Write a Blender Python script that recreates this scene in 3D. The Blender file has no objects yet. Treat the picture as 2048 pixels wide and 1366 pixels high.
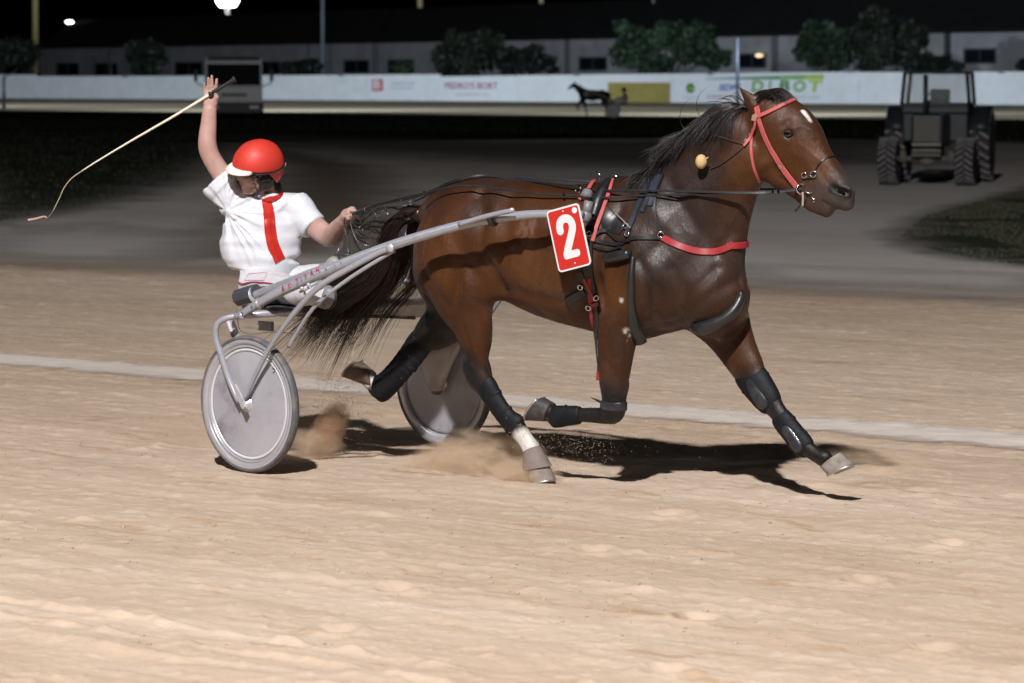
import bpy, math, random
import numpy as np
from mathutils import Vector, Matrix, Quaternion
from mathutils.bvhtree import BVHTree
rnd = random.Random(7)
nr = np.random.RandomState(11)
SC = bpy.context.scene
COL = SC.collection
R = math.radians
# ------------------------------------------------------------------ camera
FPX = 6000.0                       # focal length in photograph pixels (2048 wide)
CAMH = 2.02
PHI = math.atan((683.0 - 150.0) / FPX)
cam_d = bpy.data.cameras.new("camera"); cam = bpy.data.objects.new("camera", cam_d); COL.objects.link(cam)
cam.location = (0, 0, CAMH); cam.rotation_euler = (math.pi / 2 - PHI, 0, 0)
cam_d.sensor_width = 36.0; cam_d.lens = 36.0 * FPX / 2048.0
cam_d.clip_start = 0.5; cam_d.clip_end = 3000
cam_d.dof.use_dof = True; cam_d.dof.focus_distance = 14.9; cam_d.dof.aperture_fstop = 4.3
SC.camera = cam
# ------------------------------------------------------------------ night sky
world = bpy.data.worlds.new("World"); SC.world = world; world.use_nodes = True
wn = world.node_tree; bg = wn.nodes["Background"]
sky = wn.nodes.new("ShaderNodeTexSky"); sky.sky_type = 'NISHITA'; sky.sun_disc = False
sky.sun_elevation = R(-6.0); sky.sun_rotation = R(200)
wn.links.new(sky.outputs[0], bg.inputs[0]); bg.inputs[1].default_value = 0.05
# ------------------------------------------------------------------ stadium floodlights and added fill spots
def spot(name, loc, aim, power, angle, blend, color, size=0.4):
    d = bpy.data.lights.new(name, 'SPOT'); d.energy = power; d.spot_size = R(angle); d.spot_blend = blend
    d.color = color; d.shadow_soft_size = size
    o = bpy.data.objects.new(name, d); COL.objects.link(o); o.location = loc
    o.rotation_euler = (Vector(aim) - Vector(loc)).to_track_quat('-Z', 'Y').to_euler()
    return o
spot("floodlight_lamp", (-4.2, -7.4, 21.5), (0.3, 22.0, 0), 66000, 95, 0.25, (1.0, 0.965, 0.95), 0.45)
spot("side_fill_lamp", (-46, 2, 20.0), (2, 22.0, 0), 5200, 70, 0.5, (0.9, 0.95, 1.0), 0.6)  # weak unseen side spots, left and right, added to lift the shadows
spot("side_fill_lamp", (44, 6, 20.0), (0, 20.0, 0), 4200, 70, 0.5, (0.9, 0.95, 1.0), 0.6)
for _i, (_x, _y, _p) in enumerate([(-42, 225, 46000), (-14, 205, 43000), (12, 187, 42000), (34, 168, 33000)]):
    spot("far_flood_and_fill_lamp", (_x, _y - 46, 13.0), (_x + 3, _y + 14, 1.0), _p * 1.25, 105, 0.5, (0.76, 0.88, 1.0), 0.4)
# ------------------------------------------------------------------ exposure
SC.view_settings.view_transform = 'Standard'; SC.view_settings.look = 'None'
SC.view_settings.exposure = 0.0; SC.view_settings.gamma = 1.0
SC.view_settings.use_curve_mapping = False
SC.render.engine = 'CYCLES'
SC.cycles.use_denoising = True
SC.cycles.volume_bounces = 2; SC.cycles.max_bounces = 6; SC.cycles.transparent_max_bounces = 24
SC.cycles.volume_step_rate = 2.0; SC.cycles.volume_max_steps = 64
SC.cycles.sample_clamp_indirect = 4.0

# ================================================================== projection helpers
CP = np.array([0, 0, CAMH]); CF = np.array([0, math.cos(PHI), -math.sin(PHI)]); CU = np.array([0, math.sin(PHI), math.cos(PHI)])
def ray(px, py):
    return np.array([1.0, 0, 0]) * ((px - 1024) / FPX) + CF + CU * (-(py - 683) / FPX)
def at(px, py, Y):
    d = ray(px, py); return CP + d * (Y / d[1])
def ground(px, py, z=0.0):
    d = ray(px, py); return CP + d * ((z - CAMH) / d[2])
def on_plane(px, py, P0, N):
    d = ray(px, py); return CP + d * (np.dot(P0 - CP, N) / np.dot(d, N))
def mpp(Y):                       # metres per photograph pixel at depth Y
    return Y / FPX
# ================================================================== mesh helpers
FR = {}
def frame_of(o):
    return FR.get(o.name, Matrix.Identity(4)) if o is not None else Matrix.Identity(4)
def thing(name, label, cat, loc=(0, 0, 0), rotz=0.0, group=None):
    o = bpy.data.objects.new(name, None); COL.objects.link(o)
    o.location = loc; o.rotation_euler = (0, 0, rotz); o.empty_display_size = 0.2
    o['label'] = label; o['category'] = cat
    if group: o['group'] = group
    FR[o.name] = Matrix.Translation(Vector(loc)) @ Matrix.Rotation(rotz, 4, 'Z')
    return o
def tag(o, label=None, cat=None, group=None, kind=None):
    if label: o['label'] = label
    if cat: o['category'] = cat
    if group: o['group'] = group
    if kind: o['kind'] = kind
    return o
def mk(name, geo, mat, parent=None, smooth=True, local=False, bevel=None, label=None, sharp=None):
    """geo: list of (V, F). World coordinates unless local=True. One mesh object."""
    vs = []; fs = []; off = 0
    for V, F in geo:
        V = np.asarray(V, float); vs.append(V)
        fs += [tuple(int(i) + off for i in f) for f in F]; off += len(V)
    V = np.vstack(vs)
    M = frame_of(parent)
    if parent is not None and not local:
        Mi = np.array(M.inverted()); V = V @ Mi[:3, :3].T + Mi[:3, 3]
    me = bpy.data.meshes.new(name); me.from_pydata(V.tolist(), [], fs); me.update()
    if mat is not None: me.materials.append(mat)
    if smooth:
        me.polygons.foreach_set('use_smooth', [True] * len(me.polygons))
        if sharp is not None:
            try: me.set_sharp_from_angle(angle=R(sharp))
            except Exception: pass
    o = bpy.data.objects.new(name, me); COL.objects.link(o)
    if parent is not None:
        o.parent = parent; FR[o.name] = M
    if bevel:
        b = o.modifiers.new('bevel', 'BEVEL'); b.width = bevel; b.segments = 2; b.limit_method = 'ANGLE'; b.angle_limit = R(40)
    if label: o['label'] = label
    return o
def box(c, s, M=None):
    """box of full size s centred c, optional 3x3 rotation"""
    sx, sy, sz = [v / 2 for v in s]
    V = np.array([[x, y, z] for x in (-sx, sx) for y in (-sy, sy) for z in (-sz, sz)])
    if M is not None: V = V @ np.asarray(M).T
    V = V + np.array(c)
    F = [(0, 1, 3, 2), (4, 6, 7, 5), (0, 4, 5, 1), (2, 3, 7, 6), (0, 2, 6, 4), (1, 5, 7, 3)]
    return V, F
def rotz(a):
    c, s = math.cos(a), math.sin(a); return np.array([[c, -s, 0], [s, c, 0], [0, 0, 1]])
def basis(x, y=None, z=None):
    return np.array([x, y, z]).T
def unit(v):
    v = np.asarray(v, float); return v / (np.linalg.norm(v) + 1e-12)
def catmull(P, n=6):
    P = [np.asarray(p, float) for p in P]
    if len(P) < 3:
        return np.array([P[0] + (P[-1] - P[0]) * t for t in np.linspace(0, 1, n + 1)])
    Q = [2 * P[0] - P[1]] + P + [2 * P[-1] - P[-2]]
    out = []
    for i in range(1, len(Q) - 2):
        for k in range(n):
            t = k / n; a, b, c, d = Q[i - 1], Q[i], Q[i + 1], Q[i + 2]
            out.append(0.5 * ((2 * b) + (-a + c) * t + (2 * a - 5 * b + 4 * c - d) * t * t + (-a + 3 * b - 3 * c + d) * t ** 3))
    out.append(P[-1]); return np.array(out)
def frames(P, up0=None):
    P = np.asarray(P, float); n = len(P)
    T = np.zeros_like(P); T[1:-1] = P[2:] - P[:-2]; T[0] = P[1] - P[0]; T[-1] = P[-1] - P[-2]
    T /= np.linalg.norm(T, axis=1)[:, None] + 1e-12
    u = np.array([0, 0, 1.0]) if up0 is None else np.asarray(up0, float)
    if abs(np.dot(u, T[0])) > 0.95: u = np.array([1.0, 0, 0])
    U = []
    for i in range(n):
        u = u - T[i] * np.dot(u, T[i]); u = u / (np.linalg.norm(u) + 1e-12); U.append(u)
    U = np.array(U); return T, U, np.cross(T, U)
def tube(P, r, n=10, closed_ends=True, up0=None, flat=1.0):
    P = np.asarray(P, float); m = len(P)
    r = np.full(m, r) if np.isscalar(r) else np.interp(np.linspace(0, 1, m), np.linspace(0, 1, len(r)), r)
    T, U, W = frames(P, up0)
    a = np.arange(n) * 2 * math.pi / n
    V = (P[:, None, :] + r[:, None, None] * (np.cos(a)[None, :, None] * U[:, None, :] * flat + np.sin(a)[None, :, None] * W[:, None, :])).reshape(-1, 3)
    F = [(i * n + j, i * n + (j + 1) % n, (i + 1) * n + (j + 1) % n, (i + 1) * n + j) for i in range(m - 1) for j in range(n)]
    if closed_ends:
        F += [tuple(range(n - 1, -1, -1)), tuple((m - 1) * n + j for j in range(n))]
    return V, F
def rod(a, b, r, n=10): return tube([a, b], r, n)
def lathe(profile, c, axis, n=32, side=None):
    """profile: list of (radius, height along axis)."""
    w = unit(axis); s = np.array([0, 0, 1.0]) if abs(w[2]) < 0.9 else np.array([1.0, 0, 0])
    u = unit(np.cross(w, s)); v = np.cross(w, u); c = np.asarray(c, float)
    V = []; F = []; m = len(profile)
    for (rr, h) in profile:
        for j in range(n):
            a = 2 * math.pi * j / n; V.append(c + w * h + (u * math.cos(a) + v * math.sin(a)) * rr)
    for i in range(m - 1):
        for j in range(n):
            F.append((i * n + j, i * n + (j + 1) % n, (i + 1) * n + (j + 1) % n, (i + 1) * n + j))
    return np.array(V), F
def disc(c, axis, r, n=24, h=0.002):
    return lathe([(1e-4, 0), (r, 0), (r, h), (1e-4, h)], c, axis, n)
def ellipsoid(c, r, M=None, nu=16, nv=10):
    V = []; F = []
    for i in range(nv + 1):
        th = math.pi * i / nv
        for j in range(nu):
            ph = 2 * math.pi * j / nu
            V.append([r[0] * math.sin(th) * math.cos(ph), r[1] * math.sin(th) * math.sin(ph), r[2] * math.cos(th)])
    V = np.array(V)
    if M is not None: V = V @ np.asarray(M).T
    V = V + np.array(c)
    for i in range(nv):
        for j in range(nu):
            F.append((i * nu + j, (i + 1) * nu + j, (i + 1) * nu + (j + 1) % nu, i * nu + (j + 1) % nu))
    return V, F
def prism(poly2, o, ax, ay, depth):
    """extrude polygon [(a,b)..] given in axes ax, ay about o, by vector depth"""
    o = np.asarray(o, float); ax = np.asarray(ax, float); ay = np.asarray(ay, float); dv = np.asarray(depth, float)
    A = np.array([o + ax * a + ay * b for a, b in poly2]); n = len(A)
    V = np.vstack([A, A + dv])
    F = [tuple(range(n - 1, -1, -1)), tuple(n + i for i in range(n))] + [(i, (i + 1) % n, n + (i + 1) % n, n + i) for i in range(n)]
    return V, F
def ribbon(P, Nn_, w, t, off=0.0, taper=None):
    P = np.asarray(P); Nn_ = np.asarray(Nn_); T = np.gradient(P, axis=0); T /= np.linalg.norm(T, axis=1)[:, None] + 1e-9
    S_ = np.cross(T, Nn_); S_ /= np.linalg.norm(S_, axis=1)[:, None] + 1e-9
    w = np.full(len(P), w) if np.isscalar(w) else np.interp(np.linspace(0, 1, len(P)), np.linspace(0, 1, len(w)), w)
    V = []; F = []
    for i in range(len(P)):
        for a, b_ in ((-1, 0), (-.85, 1), (.85, 1), (1, 0)): V.append(P[i] + Nn_[i] * (off + t * b_) + S_[i] * w[i] / 2 * a)
    for i in range(len(P) - 1):
        for j in range(4):
            F.append((i * 4 + j, i * 4 + (j + 1) % 4, (i + 1) * 4 + (j + 1) % 4, (i + 1) * 4 + j))
    F += [(0, 1, 2, 3), tuple((len(P) - 1) * 4 + j for j in (3, 2, 1, 0))]
    return np.array(V), F
# ------------------------------------------------------------------ value noise
def vn2(x, y, seed=0):
    xi = np.floor(x).astype(np.int64); yi = np.floor(y).astype(np.int64); fx = x - xi; fy = y - yi
    fx = fx * fx * (3 - 2 * fx); fy = fy * fy * (3 - 2 * fy)
    def h(a, b):
        v = (a * 374761393 + b * 668265263 + seed * 974711) & 0x7fffffff
        v = ((v ^ (v >> 13)) * 1274126177) & 0x7fffffff
        return ((v ^ (v >> 16)) & 0xffff) / 65535.0
    return (h(xi, yi) * (1 - fx) + h(xi + 1, yi) * fx) * (1 - fy) + (h(xi, yi + 1) * (1 - fx) + h(xi + 1, yi + 1) * fx) * fy
def vn3(P, sc, seed=0):
    x, y, z = P[..., 0] * sc, P[..., 1] * sc, P[..., 2] * sc
    zi = np.floor(z); fz = z - zi; fz = fz * fz * (3 - 2 * fz)
    a = vn2(x + zi * 17.13, y + zi * 9.71, seed); b = vn2(x + (zi + 1) * 17.13, y + (zi + 1) * 9.71, seed)
    return a * (1 - fz) + b * fz
# ================================================================== signed distance sculpting
class Sculpt:
    def __init__(s, lo, hi, vox):
        s.lo = np.array(lo, float); s.v = vox
        n = np.ceil((np.array(hi) - s.lo) / vox).astype(int) + 1
        s.ax = [(s.lo[i] + vox * np.arange(n[i])).astype(np.float32) for i in range(3)]
        s.f = np.full(tuple(n), 0.5, np.float32)
    def _win(s, lo, hi):
        sl = []
        for i in range(3):
            a = max(0, int(math.floor((lo[i] - s.lo[i]) / s.v))); b = min(len(s.ax[i]), int(math.ceil((hi[i] - s.lo[i]) / s.v)) + 1)
            if b <= a: return None
            sl.append(slice(a, b))
        return tuple(sl)
    def cone(s, p0, p1, r0, r1, side=(0, 1, 0), k=0.03, op='add', cap=None):
        """elliptical tapered capsule; r = (half width along side, half width across)"""
        p0 = np.asarray(p0, float); p1 = np.asarray(p1, float)
        r0 = (r0, r0) if np.isscalar(r0) else r0; r1 = (r1, r1) if np.isscalar(r1) else r1
        L = np.linalg.norm(p1 - p0)
        w = (p1 - p0) / L if L > 1e-6 else np.array([0, 0, 1.0])
        u = np.asarray(side, float); u = u - w * np.dot(u, w)
        if np.linalg.norm(u) < 1e-3: u = np.array([1.0, 0, 0]) - w * w[0]
        u = unit(u); vv = np.cross(w, u)
        rm = max(max(r0), max(r1)) * 1.05 + k + 2 * s.v
        if cap: rm = max(rm, cap + k + 2 * s.v)
        win = s._win(np.minimum(p0, p1) - rm, np.maximum(p0, p1) + rm)
        if win is None: return
        X = s.ax[0][win[0]][:, None, None] - np.float32(p0[0]); Y = s.ax[1][win[1]][None, :, None] - np.float32(p0[1]); Z = s.ax[2][win[2]][None, None, :] - np.float32(p0[2])
        w = w.astype(np.float32); u = u.astype(np.float32); vv = vv.astype(np.float32)
        tw = X * w[0] + Y * w[1] + Z * w[2]
        t = np.clip(tw, 0, L); q = t / (L if L > 1e-6 else 1)
        a = r0[0] + (r1[0] - r0[0]) * q; b = r0[1] + (r1[1] - r0[1]) * q
        c = np.minimum(a, b) if cap is None else np.float32(cap)
        du = (X * u[0] + Y * u[1] + Z * u[2]); dv = (X * vv[0] + Y * vv[1] + Z * vv[2]); dw = tw - t
        du = du / a; dv = dv / b; dw = dw / c
        k0 = np.sqrt(du * du + dv * dv + dw * dw)
        k1 = np.sqrt((du / a) ** 2 + (dv / b) ** 2 + (dw / c) ** 2) + 1e-6
        d = (k0 * (k0 - 1) / k1).astype(np.float32)
        s._op(win, d, k, op)
    def _op(s, win, d, k, op):
        f = s.f[win]
        if op == 'add':
            h = np.maximum(k - np.abs(f - d), 0) / max(k, 1e-6); s.f[win] = np.minimum(f, d) - h * h * k * 0.25
        else:
            d = -d; h = np.maximum(k - np.abs(f - d), 0) / max(k, 1e-6); s.f[win] = np.maximum(f, d) + h * h * k * 0.25
    def ell(s, c, r, M=None, k=0.03, op='add'):
        c = np.asarray(c, float); rm = max(r) * 1.02 + k + 2 * s.v
        win = s._win(c - rm, c + rm)
        if win is None: return
        X = s.ax[0][win[0]][:, None, None] - np.float32(c[0]); Y = s.ax[1][win[1]][None, :, None] - np.float32(c[1]); Z = s.ax[2][win[2]][None, None, :] - np.float32(c[2])
        if M is not None:
            M = np.asarray(M, np.float32); X, Y, Z = (X * M[0, 0] + Y * M[1, 0] + Z * M[2, 0], X * M[0, 1] + Y * M[1, 1] + Z * M[2, 1], X * M[0, 2] + Y * M[1, 2] + Z * M[2, 2])
        X = X / r[0]; Y = Y / r[1]; Z = Z / r[2]
        k0 = np.sqrt(X * X + Y * Y + Z * Z); k1 = np.sqrt((X / r[0]) ** 2 + (Y / r[1]) ** 2 + (Z / r[2]) ** 2) + 1e-6
        s._op(win, (k0 * (k0 - 1) / k1).astype(np.float32), k, op)
    def chain(s, pts, rad, side=(0, 1, 0), k=0.03, op='add', cap=None):
        for i in range(len(pts) - 1):
            s.cone(pts[i], pts[i + 1], rad[i], rad[i + 1], side, k, op, cap)
    def plane(s, P0, N, k=0.004):
        """cut away everything on the +N side"""
        N = unit(N).astype(np.float32)
        d = (s.ax[0][:, None, None] - np.float32(P0[0])) * N[0] + (s.ax[1][None, :, None] - np.float32(P0[1])) * N[1] + (s.ax[2][None, None, :] - np.float32(P0[2])) * N[2]
        s.f = np.maximum(s.f, d)
    def mesh(s):
        f = s.f; f[0] = f[-1] = 0.5; f[:, 0] = f[:, -1] = 0.5; f[:, :, 0] = f[:, :, -1] = 0.5
        m = (f < 0)
        c = np.zeros(tuple(np.array(f.shape) - 1), np.uint8)
        offs = [(a, b, d) for a in (0, 1) for b in (0, 1) for d in (0, 1)]
        nx, ny, nz = c.shape
        for a, b, d in offs: c += m[a:a + nx, b:b + ny, d:d + nz]
        I, J, K = np.nonzero((c > 0) & (c < 8)); del c
        val = {o: f[I + o[0], J + o[1], K + o[2]] for o in offs}
        acc = np.zeros((len(I), 3)); cnt = np.zeros(len(I))
        for o in offs:
            for axi in range(3):
                if o[axi] == 1: continue
                o2 = list(o); o2[axi] = 1; o2 = tuple(o2)
                a, b = val[o], val[o2]; cr = (a < 0) != (b < 0)
                t = np.where(cr, a / np.where(cr, a - b, 1), 0)
                p = np.tile(np.array(o, float), (len(I), 1)); p[:, axi] += t
                acc += p * cr[:, None]; cnt += cr
        V = (acc / cnt[:, None] + np.stack([I, J, K], 1)) * s.v + s.lo
        idx = np.full((nx, ny, nz), -1, np.int32); idx[I, J, K] = np.arange(len(I))
        Q = []
        for axi in range(3):
            sl0 = [slice(None)] * 3; sl1 = [slice(None)] * 3; sl0[axi] = slice(0, -1); sl1[axi] = slice(1, None)
            A = m[tuple(sl0)]; B = m[tuple(sl1)]
            i, j, k = np.nonzero(A != B); g = np.stack([i, j, k], 1)
            o1, o2 = [(1, 2), (2, 0), (0, 1)][axi]
            ok = (g[:, o1] > 0) & (g[:, o2] > 0) & (g[:, o1] < idx.shape[o1]) & (g[:, o2] < idx.shape[o2]); g = g[ok]
            e1 = np.zeros(3, int); e1[o1] = 1; e2 = np.zeros(3, int); e2[o2] = 1
            def gi(h): return idx[h[:, 0], h[:, 1], h[:, 2]]
            q = np.stack([gi(g - e1 - e2), gi(g - e2), gi(g), gi(g - e1)], 1)
            ins = A[g[:, 0], g[:, 1], g[:, 2]]
            q[~ins] = q[~ins][:, ::-1]
            Q.append(q)
        Q = np.vstack(Q); Q = Q[(Q >= 0).all(1)]
        return V, Q
def mesh_np(name, V, Q, mat, parent=None, smooth_iter=0, colfun=None, tri=False):
    V = V.astype(np.float32)
    me = bpy.data.meshes.new(name); n = len(Q); k = Q.shape[1]
    me.vertices.add(len(V)); me.vertices.foreach_set('co', V.ravel())
    me.loops.add(n * k); me.loops.foreach_set('vertex_index', Q.astype(np.int32).ravel())
    me.polygons.add(n); me.polygons.foreach_set('loop_start', np.arange(0, n * k, k, dtype=np.int32))
    try: me.polygons.foreach_set('loop_total', np.full(n, k, np.int32))
    except Exception: pass
    me.polygons.foreach_set('use_smooth', np.ones(n, bool))
    me.update(calc_edges=True); me.validate()
    if colfun is not None:
        C = colfun(V.astype(float)); a = me.color_attributes.new('tint', 'FLOAT_COLOR', 'POINT')
        a.data.foreach_set('color', np.c_[C, np.ones(len(V))].astype(np.float32).ravel())
    me.materials.append(mat)
    o = bpy.data.objects.new(name, me); COL.objects.link(o)
    if parent is not None: o.parent = parent; FR[o.name] = frame_of(parent)
    return o
def relax(V, Q, it=3, lam=0.5):
    n = len(V)
    E = np.vstack([Q[:, [0, 1]], Q[:, [1, 2]], Q[:, [2, 3]], Q[:, [3, 0]]])
    for _ in range(it):
        S = np.zeros_like(V); c = np.zeros(n)
        for d in range(3):
            S[:, d] = np.bincount(E[:, 0], V[E[:, 1], d], n) + np.bincount(E[:, 1], V[E[:, 0], d], n)
        c = np.bincount(E[:, 0], minlength=n) + np.bincount(E[:, 1], minlength=n)
        V = V + lam * (S / np.maximum(c, 1)[:, None] - V)
    return V
def normals_np(V, Q):
    A = V[Q[:, 2]] - V[Q[:, 0]]; B = V[Q[:, 3]] - V[Q[:, 1]]; N = np.cross(A, B)
    S = np.zeros_like(V)
    for j in range(4):
        for d in range(3): S[:, d] += np.bincount(Q[:, j], N[:, d], len(V))
    return S / (np.linalg.norm(S, axis=1)[:, None] + 1e-12)
# ================================================================== materials
def new_mat(name):
    m = bpy.data.materials.new(name); m.use_nodes = True; nt = m.node_tree
    return m, nt, nt.nodes['Principled BSDF']
def N(nt, typ, **kw):
    n = nt.nodes.new(typ)
    for k, v in kw.items():
        if k.startswith('i_'):
            key = k[2:]; key = int(key) if key.isdigit() else key.replace('_', ' ')
            n.inputs[key].default_value = v
        else: setattr(n, k, v)
    return n
def ramp(nt, fac, stops):
    r = nt.nodes.new('ShaderNodeValToRGB'); cr = r.color_ramp
    while len(cr.elements) < len(stops): cr.elements.new(0.5)
    for e, (p, c) in zip(cr.elements, stops):
        e.position = p; e.color = (*c, 1) if len(c) == 3 else c
    nt.links.new(fac, r.inputs[0]); return r
def simple(name, col, rough=0.5, metal=0.0, var=0.0, vscale=20.0, bump=0.0, bscale=60.0, coat=0.0, spec=0.5, sheen=0.0, dirt=None, dirt_amt=0.0, trans=0.0, alpha=1.0):
    m, nt, b = new_mat(name); L = nt.links
    b.inputs['Base Color'].default_value = (*col, 1); b.inputs['Roughness'].default_value = rough
    b.inputs['Metallic'].default_value = metal; b.inputs['Coat Weight'].default_value = coat
    b.inputs['Specular IOR Level'].default_value = spec
    if sheen: b.inputs['Sheen Weight'].default_value = sheen
    if trans: b.inputs['Transmission Weight'].default_value = trans
    if alpha < 1: b.inputs['Alpha'].default_value = alpha
    tc = N(nt, 'ShaderNodeTexCoord')
    src = None
    if var or dirt:
        n = N(nt, 'ShaderNodeTexNoise', i_Scale=vscale, i_Detail=5.0, i_Roughness=0.6); L.new(tc.outputs['Object'], n.inputs['Vector'])
        lo = tuple(c * (1 - var) for c in col); hi = tuple(min(1, c * (1 + var)) for c in col)
        r = ramp(nt, n.outputs['Fac'], [(0.3, lo), (0.7, hi)]); src = r.outputs['Color']
        if dirt:
            n2 = N(nt, 'ShaderNodeTexNoise', i_Scale=vscale * 0.6, i_Detail=8.0, i_Roughness=0.7); L.new(tc.outputs['Object'], n2.inputs['Vector'])
            r2 = ramp(nt, n2.outputs['Fac'], [(0.62 - dirt_amt * 0.3, (0, 0, 0)), (0.75, (dirt_amt,) * 3)])
            mx = N(nt, 'ShaderNodeMix', data_type='RGBA'); L.new(r2.outputs['Color'], mx.inputs['Factor']); L.new(src, mx.inputs['A']); mx.inputs['B'].default_value = (*dirt, 1)
            src = mx.outputs['Result']
        L.new(src, b.inputs['Base Color'])
        rr = N(nt, 'ShaderNodeMapRange'); rr.inputs['To Min'].default_value = rough * 0.85; rr.inputs['To Max'].default_value = min(1, rough * 1.2)
        L.new(n.outputs['Fac'], rr.inputs['Value']); L.new(rr.outputs['Result'], b.inputs['Roughness'])
    if bump:
        n3 = N(nt, 'ShaderNodeTexNoise', i_Scale=bscale, i_Detail=6.0); L.new(tc.outputs['Object'], n3.inputs['Vector'])
        bp = N(nt, 'ShaderNodeBump', i_Strength=bump, i_Distance=0.01); L.new(n3.outputs['Fac'], bp.inputs['Height']); L.new(bp.outputs['Normal'], b.inputs['Normal'])
    return m
def emit(name, col, strength):
    m, nt, b = new_mat(name); b.inputs['Base Color'].default_value = (*col, 1)
    b.inputs['Emission Color'].default_value = (*col, 1); b.inputs['Emission Strength'].default_value = strength
    return m
# ================================================================== GROUND
HD = R(37.0); HU = np.array([math.cos(HD), -math.sin(HD)]); HV = np.array([math.sin(HD), math.cos(HD)])   # along / across the track
_hr = np.random.RandomState(5)
HOOFS = []
for _l in range(9):
    _v = 8.2 + 1.0 * _l + .3 * _hr.rand(); _u = -9.0 + _hr.rand()
    while _u < 3:
        _u += 1.0 + .5 * _hr.rand(); _q = _v + .12 * _hr.normal(); HOOFS.append((_u * HU[0] + _q * HV[0], _u * HU[1] + _q * HV[1], .014 + .016 * _hr.rand()))
def relief(x, y):
    u = x * HU[0] + y * HU[1]; v = x * HV[0] + y * HV[1]
    h = 0.010 * (vn2(u * 0.35, v * 2.2, 1) - 0.5) + 0.010 * (vn2(u * 0.8, v * 7.0, 2) - 0.5) + 0.007 * (vn2(u * 3.0, v * 17.0, 3) - 0.5)
    h += 0.014 * (vn2(x * 4.0, y * 4.0, 4) ** 3) + 0.010 * (vn2(x * 13.0, y * 13.0, 5) ** 3) + 0.005 * (vn2(x * 31.0, y * 31.0, 17) ** 4) + 0.004 * vn2(x * 60.0, y * 60.0, 18) ** 5
    for v0, w0, a0, sd in ((7.98, .035, .022, 6), (7.74, .03, .018, 7), (7.55, .05, .016, 8), (9.66, .04, .010, 9), (9.1, .06, .008, 10), (10.6, .04, .008, 12)):
        vv_ = v - v0 - 0.05 * (vn2(u * 0.5, v * 0 + sd, 15) - .5)
        h += 1.7 * a0 * np.exp(-(vv_ / w0) ** 2) * (vn2(u * 7, v * 14, sd) ** 1.5)
    for hx, hy, ha in HOOFS:                       # hoof prints: a shallow pit with a pushed-up rim
        m = (np.abs(x - hx) < .3) & (np.abs(y - hy) < .3)
        if m.any():
            r2 = ((x[m] - hx) ** 2 + (y[m] - hy) ** 2) / .0036; d = np.zeros_like(h); d[m] = ha * (-np.exp(-r2 * .9) * 1.0 + .55 * np.exp(-(np.sqrt(r2) - 1.7) ** 2 * 3)); h += d
    # ruts of earlier sulky wheels
    for v0, sd in ((11.9, 3), (12.75, 4), (14.2, 5)): h -= .006 * np.exp(-((v - v0 - .06 * np.sin(u * .35 + sd)) / .03) ** 2)
    return h - 0.006
def ground_mat(name, stops, nscale, streak=1.0, bump=0.5, bdist=0.02, extra=None, rough=0.95, lumps=None):
    m, nt, b = new_mat(name); L = nt.links
    g = N(nt, 'ShaderNodeNewGeometry')
    mp = N(nt, 'ShaderNodeMapping', vector_type='TEXTURE'); mp.inputs['Rotation'].default_value = (0, 0, -HD); mp.inputs['Scale'].default_value = (streak, 1, 1)
    L.new(g.outputs['Position'], mp.inputs['Vector'])
    n1 = N(nt, 'ShaderNodeTexNoise', i_Scale=nscale, i_Detail=7.0, i_Roughness=0.62); L.new(mp.outputs['Vector'], n1.inputs['Vector'])
    n2 = N(nt, 'ShaderNodeTexNoise', i_Scale=nscale * 0.16, i_Detail=4.0); L.new(mp.outputs['Vector'], n2.inputs['Vector'])
    n4 = N(nt, 'ShaderNodeTexNoise', i_Scale=nscale * 4.0, i_Detail=9.0, i_Roughness=0.78); L.new(g.outputs['Position'], n4.inputs['Vector'])
    a = N(nt, 'ShaderNodeMath', operation='MULTIPLY_ADD'); L.new(n2.outputs['Fac'], a.inputs[0]); a.inputs[1].default_value = 0.44
    s = N(nt, 'ShaderNodeMath', operation='MULTIPLY'); L.new(n1.outputs['Fac'], s.inputs[0]); s.inputs[1].default_value = 0.36
    s4 = N(nt, 'ShaderNodeMath', operation='MULTIPLY_ADD'); L.new(n4.outputs['Fac'], s4.inputs[0]); s4.inputs[1].default_value = 0.20; L.new(s.outputs[0], s4.inputs[2])
    L.new(s4.outputs[0], a.inputs[2])
    r = ramp(nt, a.outputs[0], stops); col = r.outputs['Color']
    if lumps:   # scattered darker, damper clods
        n3 = N(nt, 'ShaderNodeTexNoise', i_Scale=lumps[0], i_Detail=5.0, i_Roughness=0.65); L.new(mp.outputs['Vector'], n3.inputs['Vector'])
        r3 = ramp(nt, n3.outputs['Fac'], [(lumps[1], (0, 0, 0)), (lumps[1] + 0.07, (0.75,) * 3)])
        mx = N(nt, 'ShaderNodeMix', data_type='RGBA'); L.new(r3.outputs['Color'], mx.inputs['Factor']); L.new(col, mx.inputs['A']); mx.inputs['B'].default_value = (*lumps[2], 1); col = mx.outputs['Result']
    L.new(col, b.inputs['Base Color']); b.inputs['Roughness'].default_value = rough; b.inputs['Specular IOR Level'].default_value = 0.15
    n5 = N(nt, 'ShaderNodeTexNoise', i_Scale=nscale * 3.0, i_Detail=9.0, i_Roughness=0.7)
    L.new(mp.outputs['Vector'], n5.inputs['Vector'])
    bp = N(nt, 'ShaderNodeBump', i_Strength=bump, i_Distance=bdist); L.new(n5.outputs['Fac'], bp.inputs['Height']); L.new(bp.outputs['Normal'], b.inputs['Normal'])
    return m, nt, b
m_track, _, _ = ground_mat('track_sand', [(0.32, (0.33, 0.235, 0.165)), (0.44, (0.425, 0.325, 0.242)), (0.55, (0.49, 0.388, 0.302)), (0.68, (0.59, 0.495, 0.41))], 2.0, 3.4, 0.42, 0.03, lumps=(4.5, 0.60, (0.36, 0.24, 0.145)))
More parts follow.
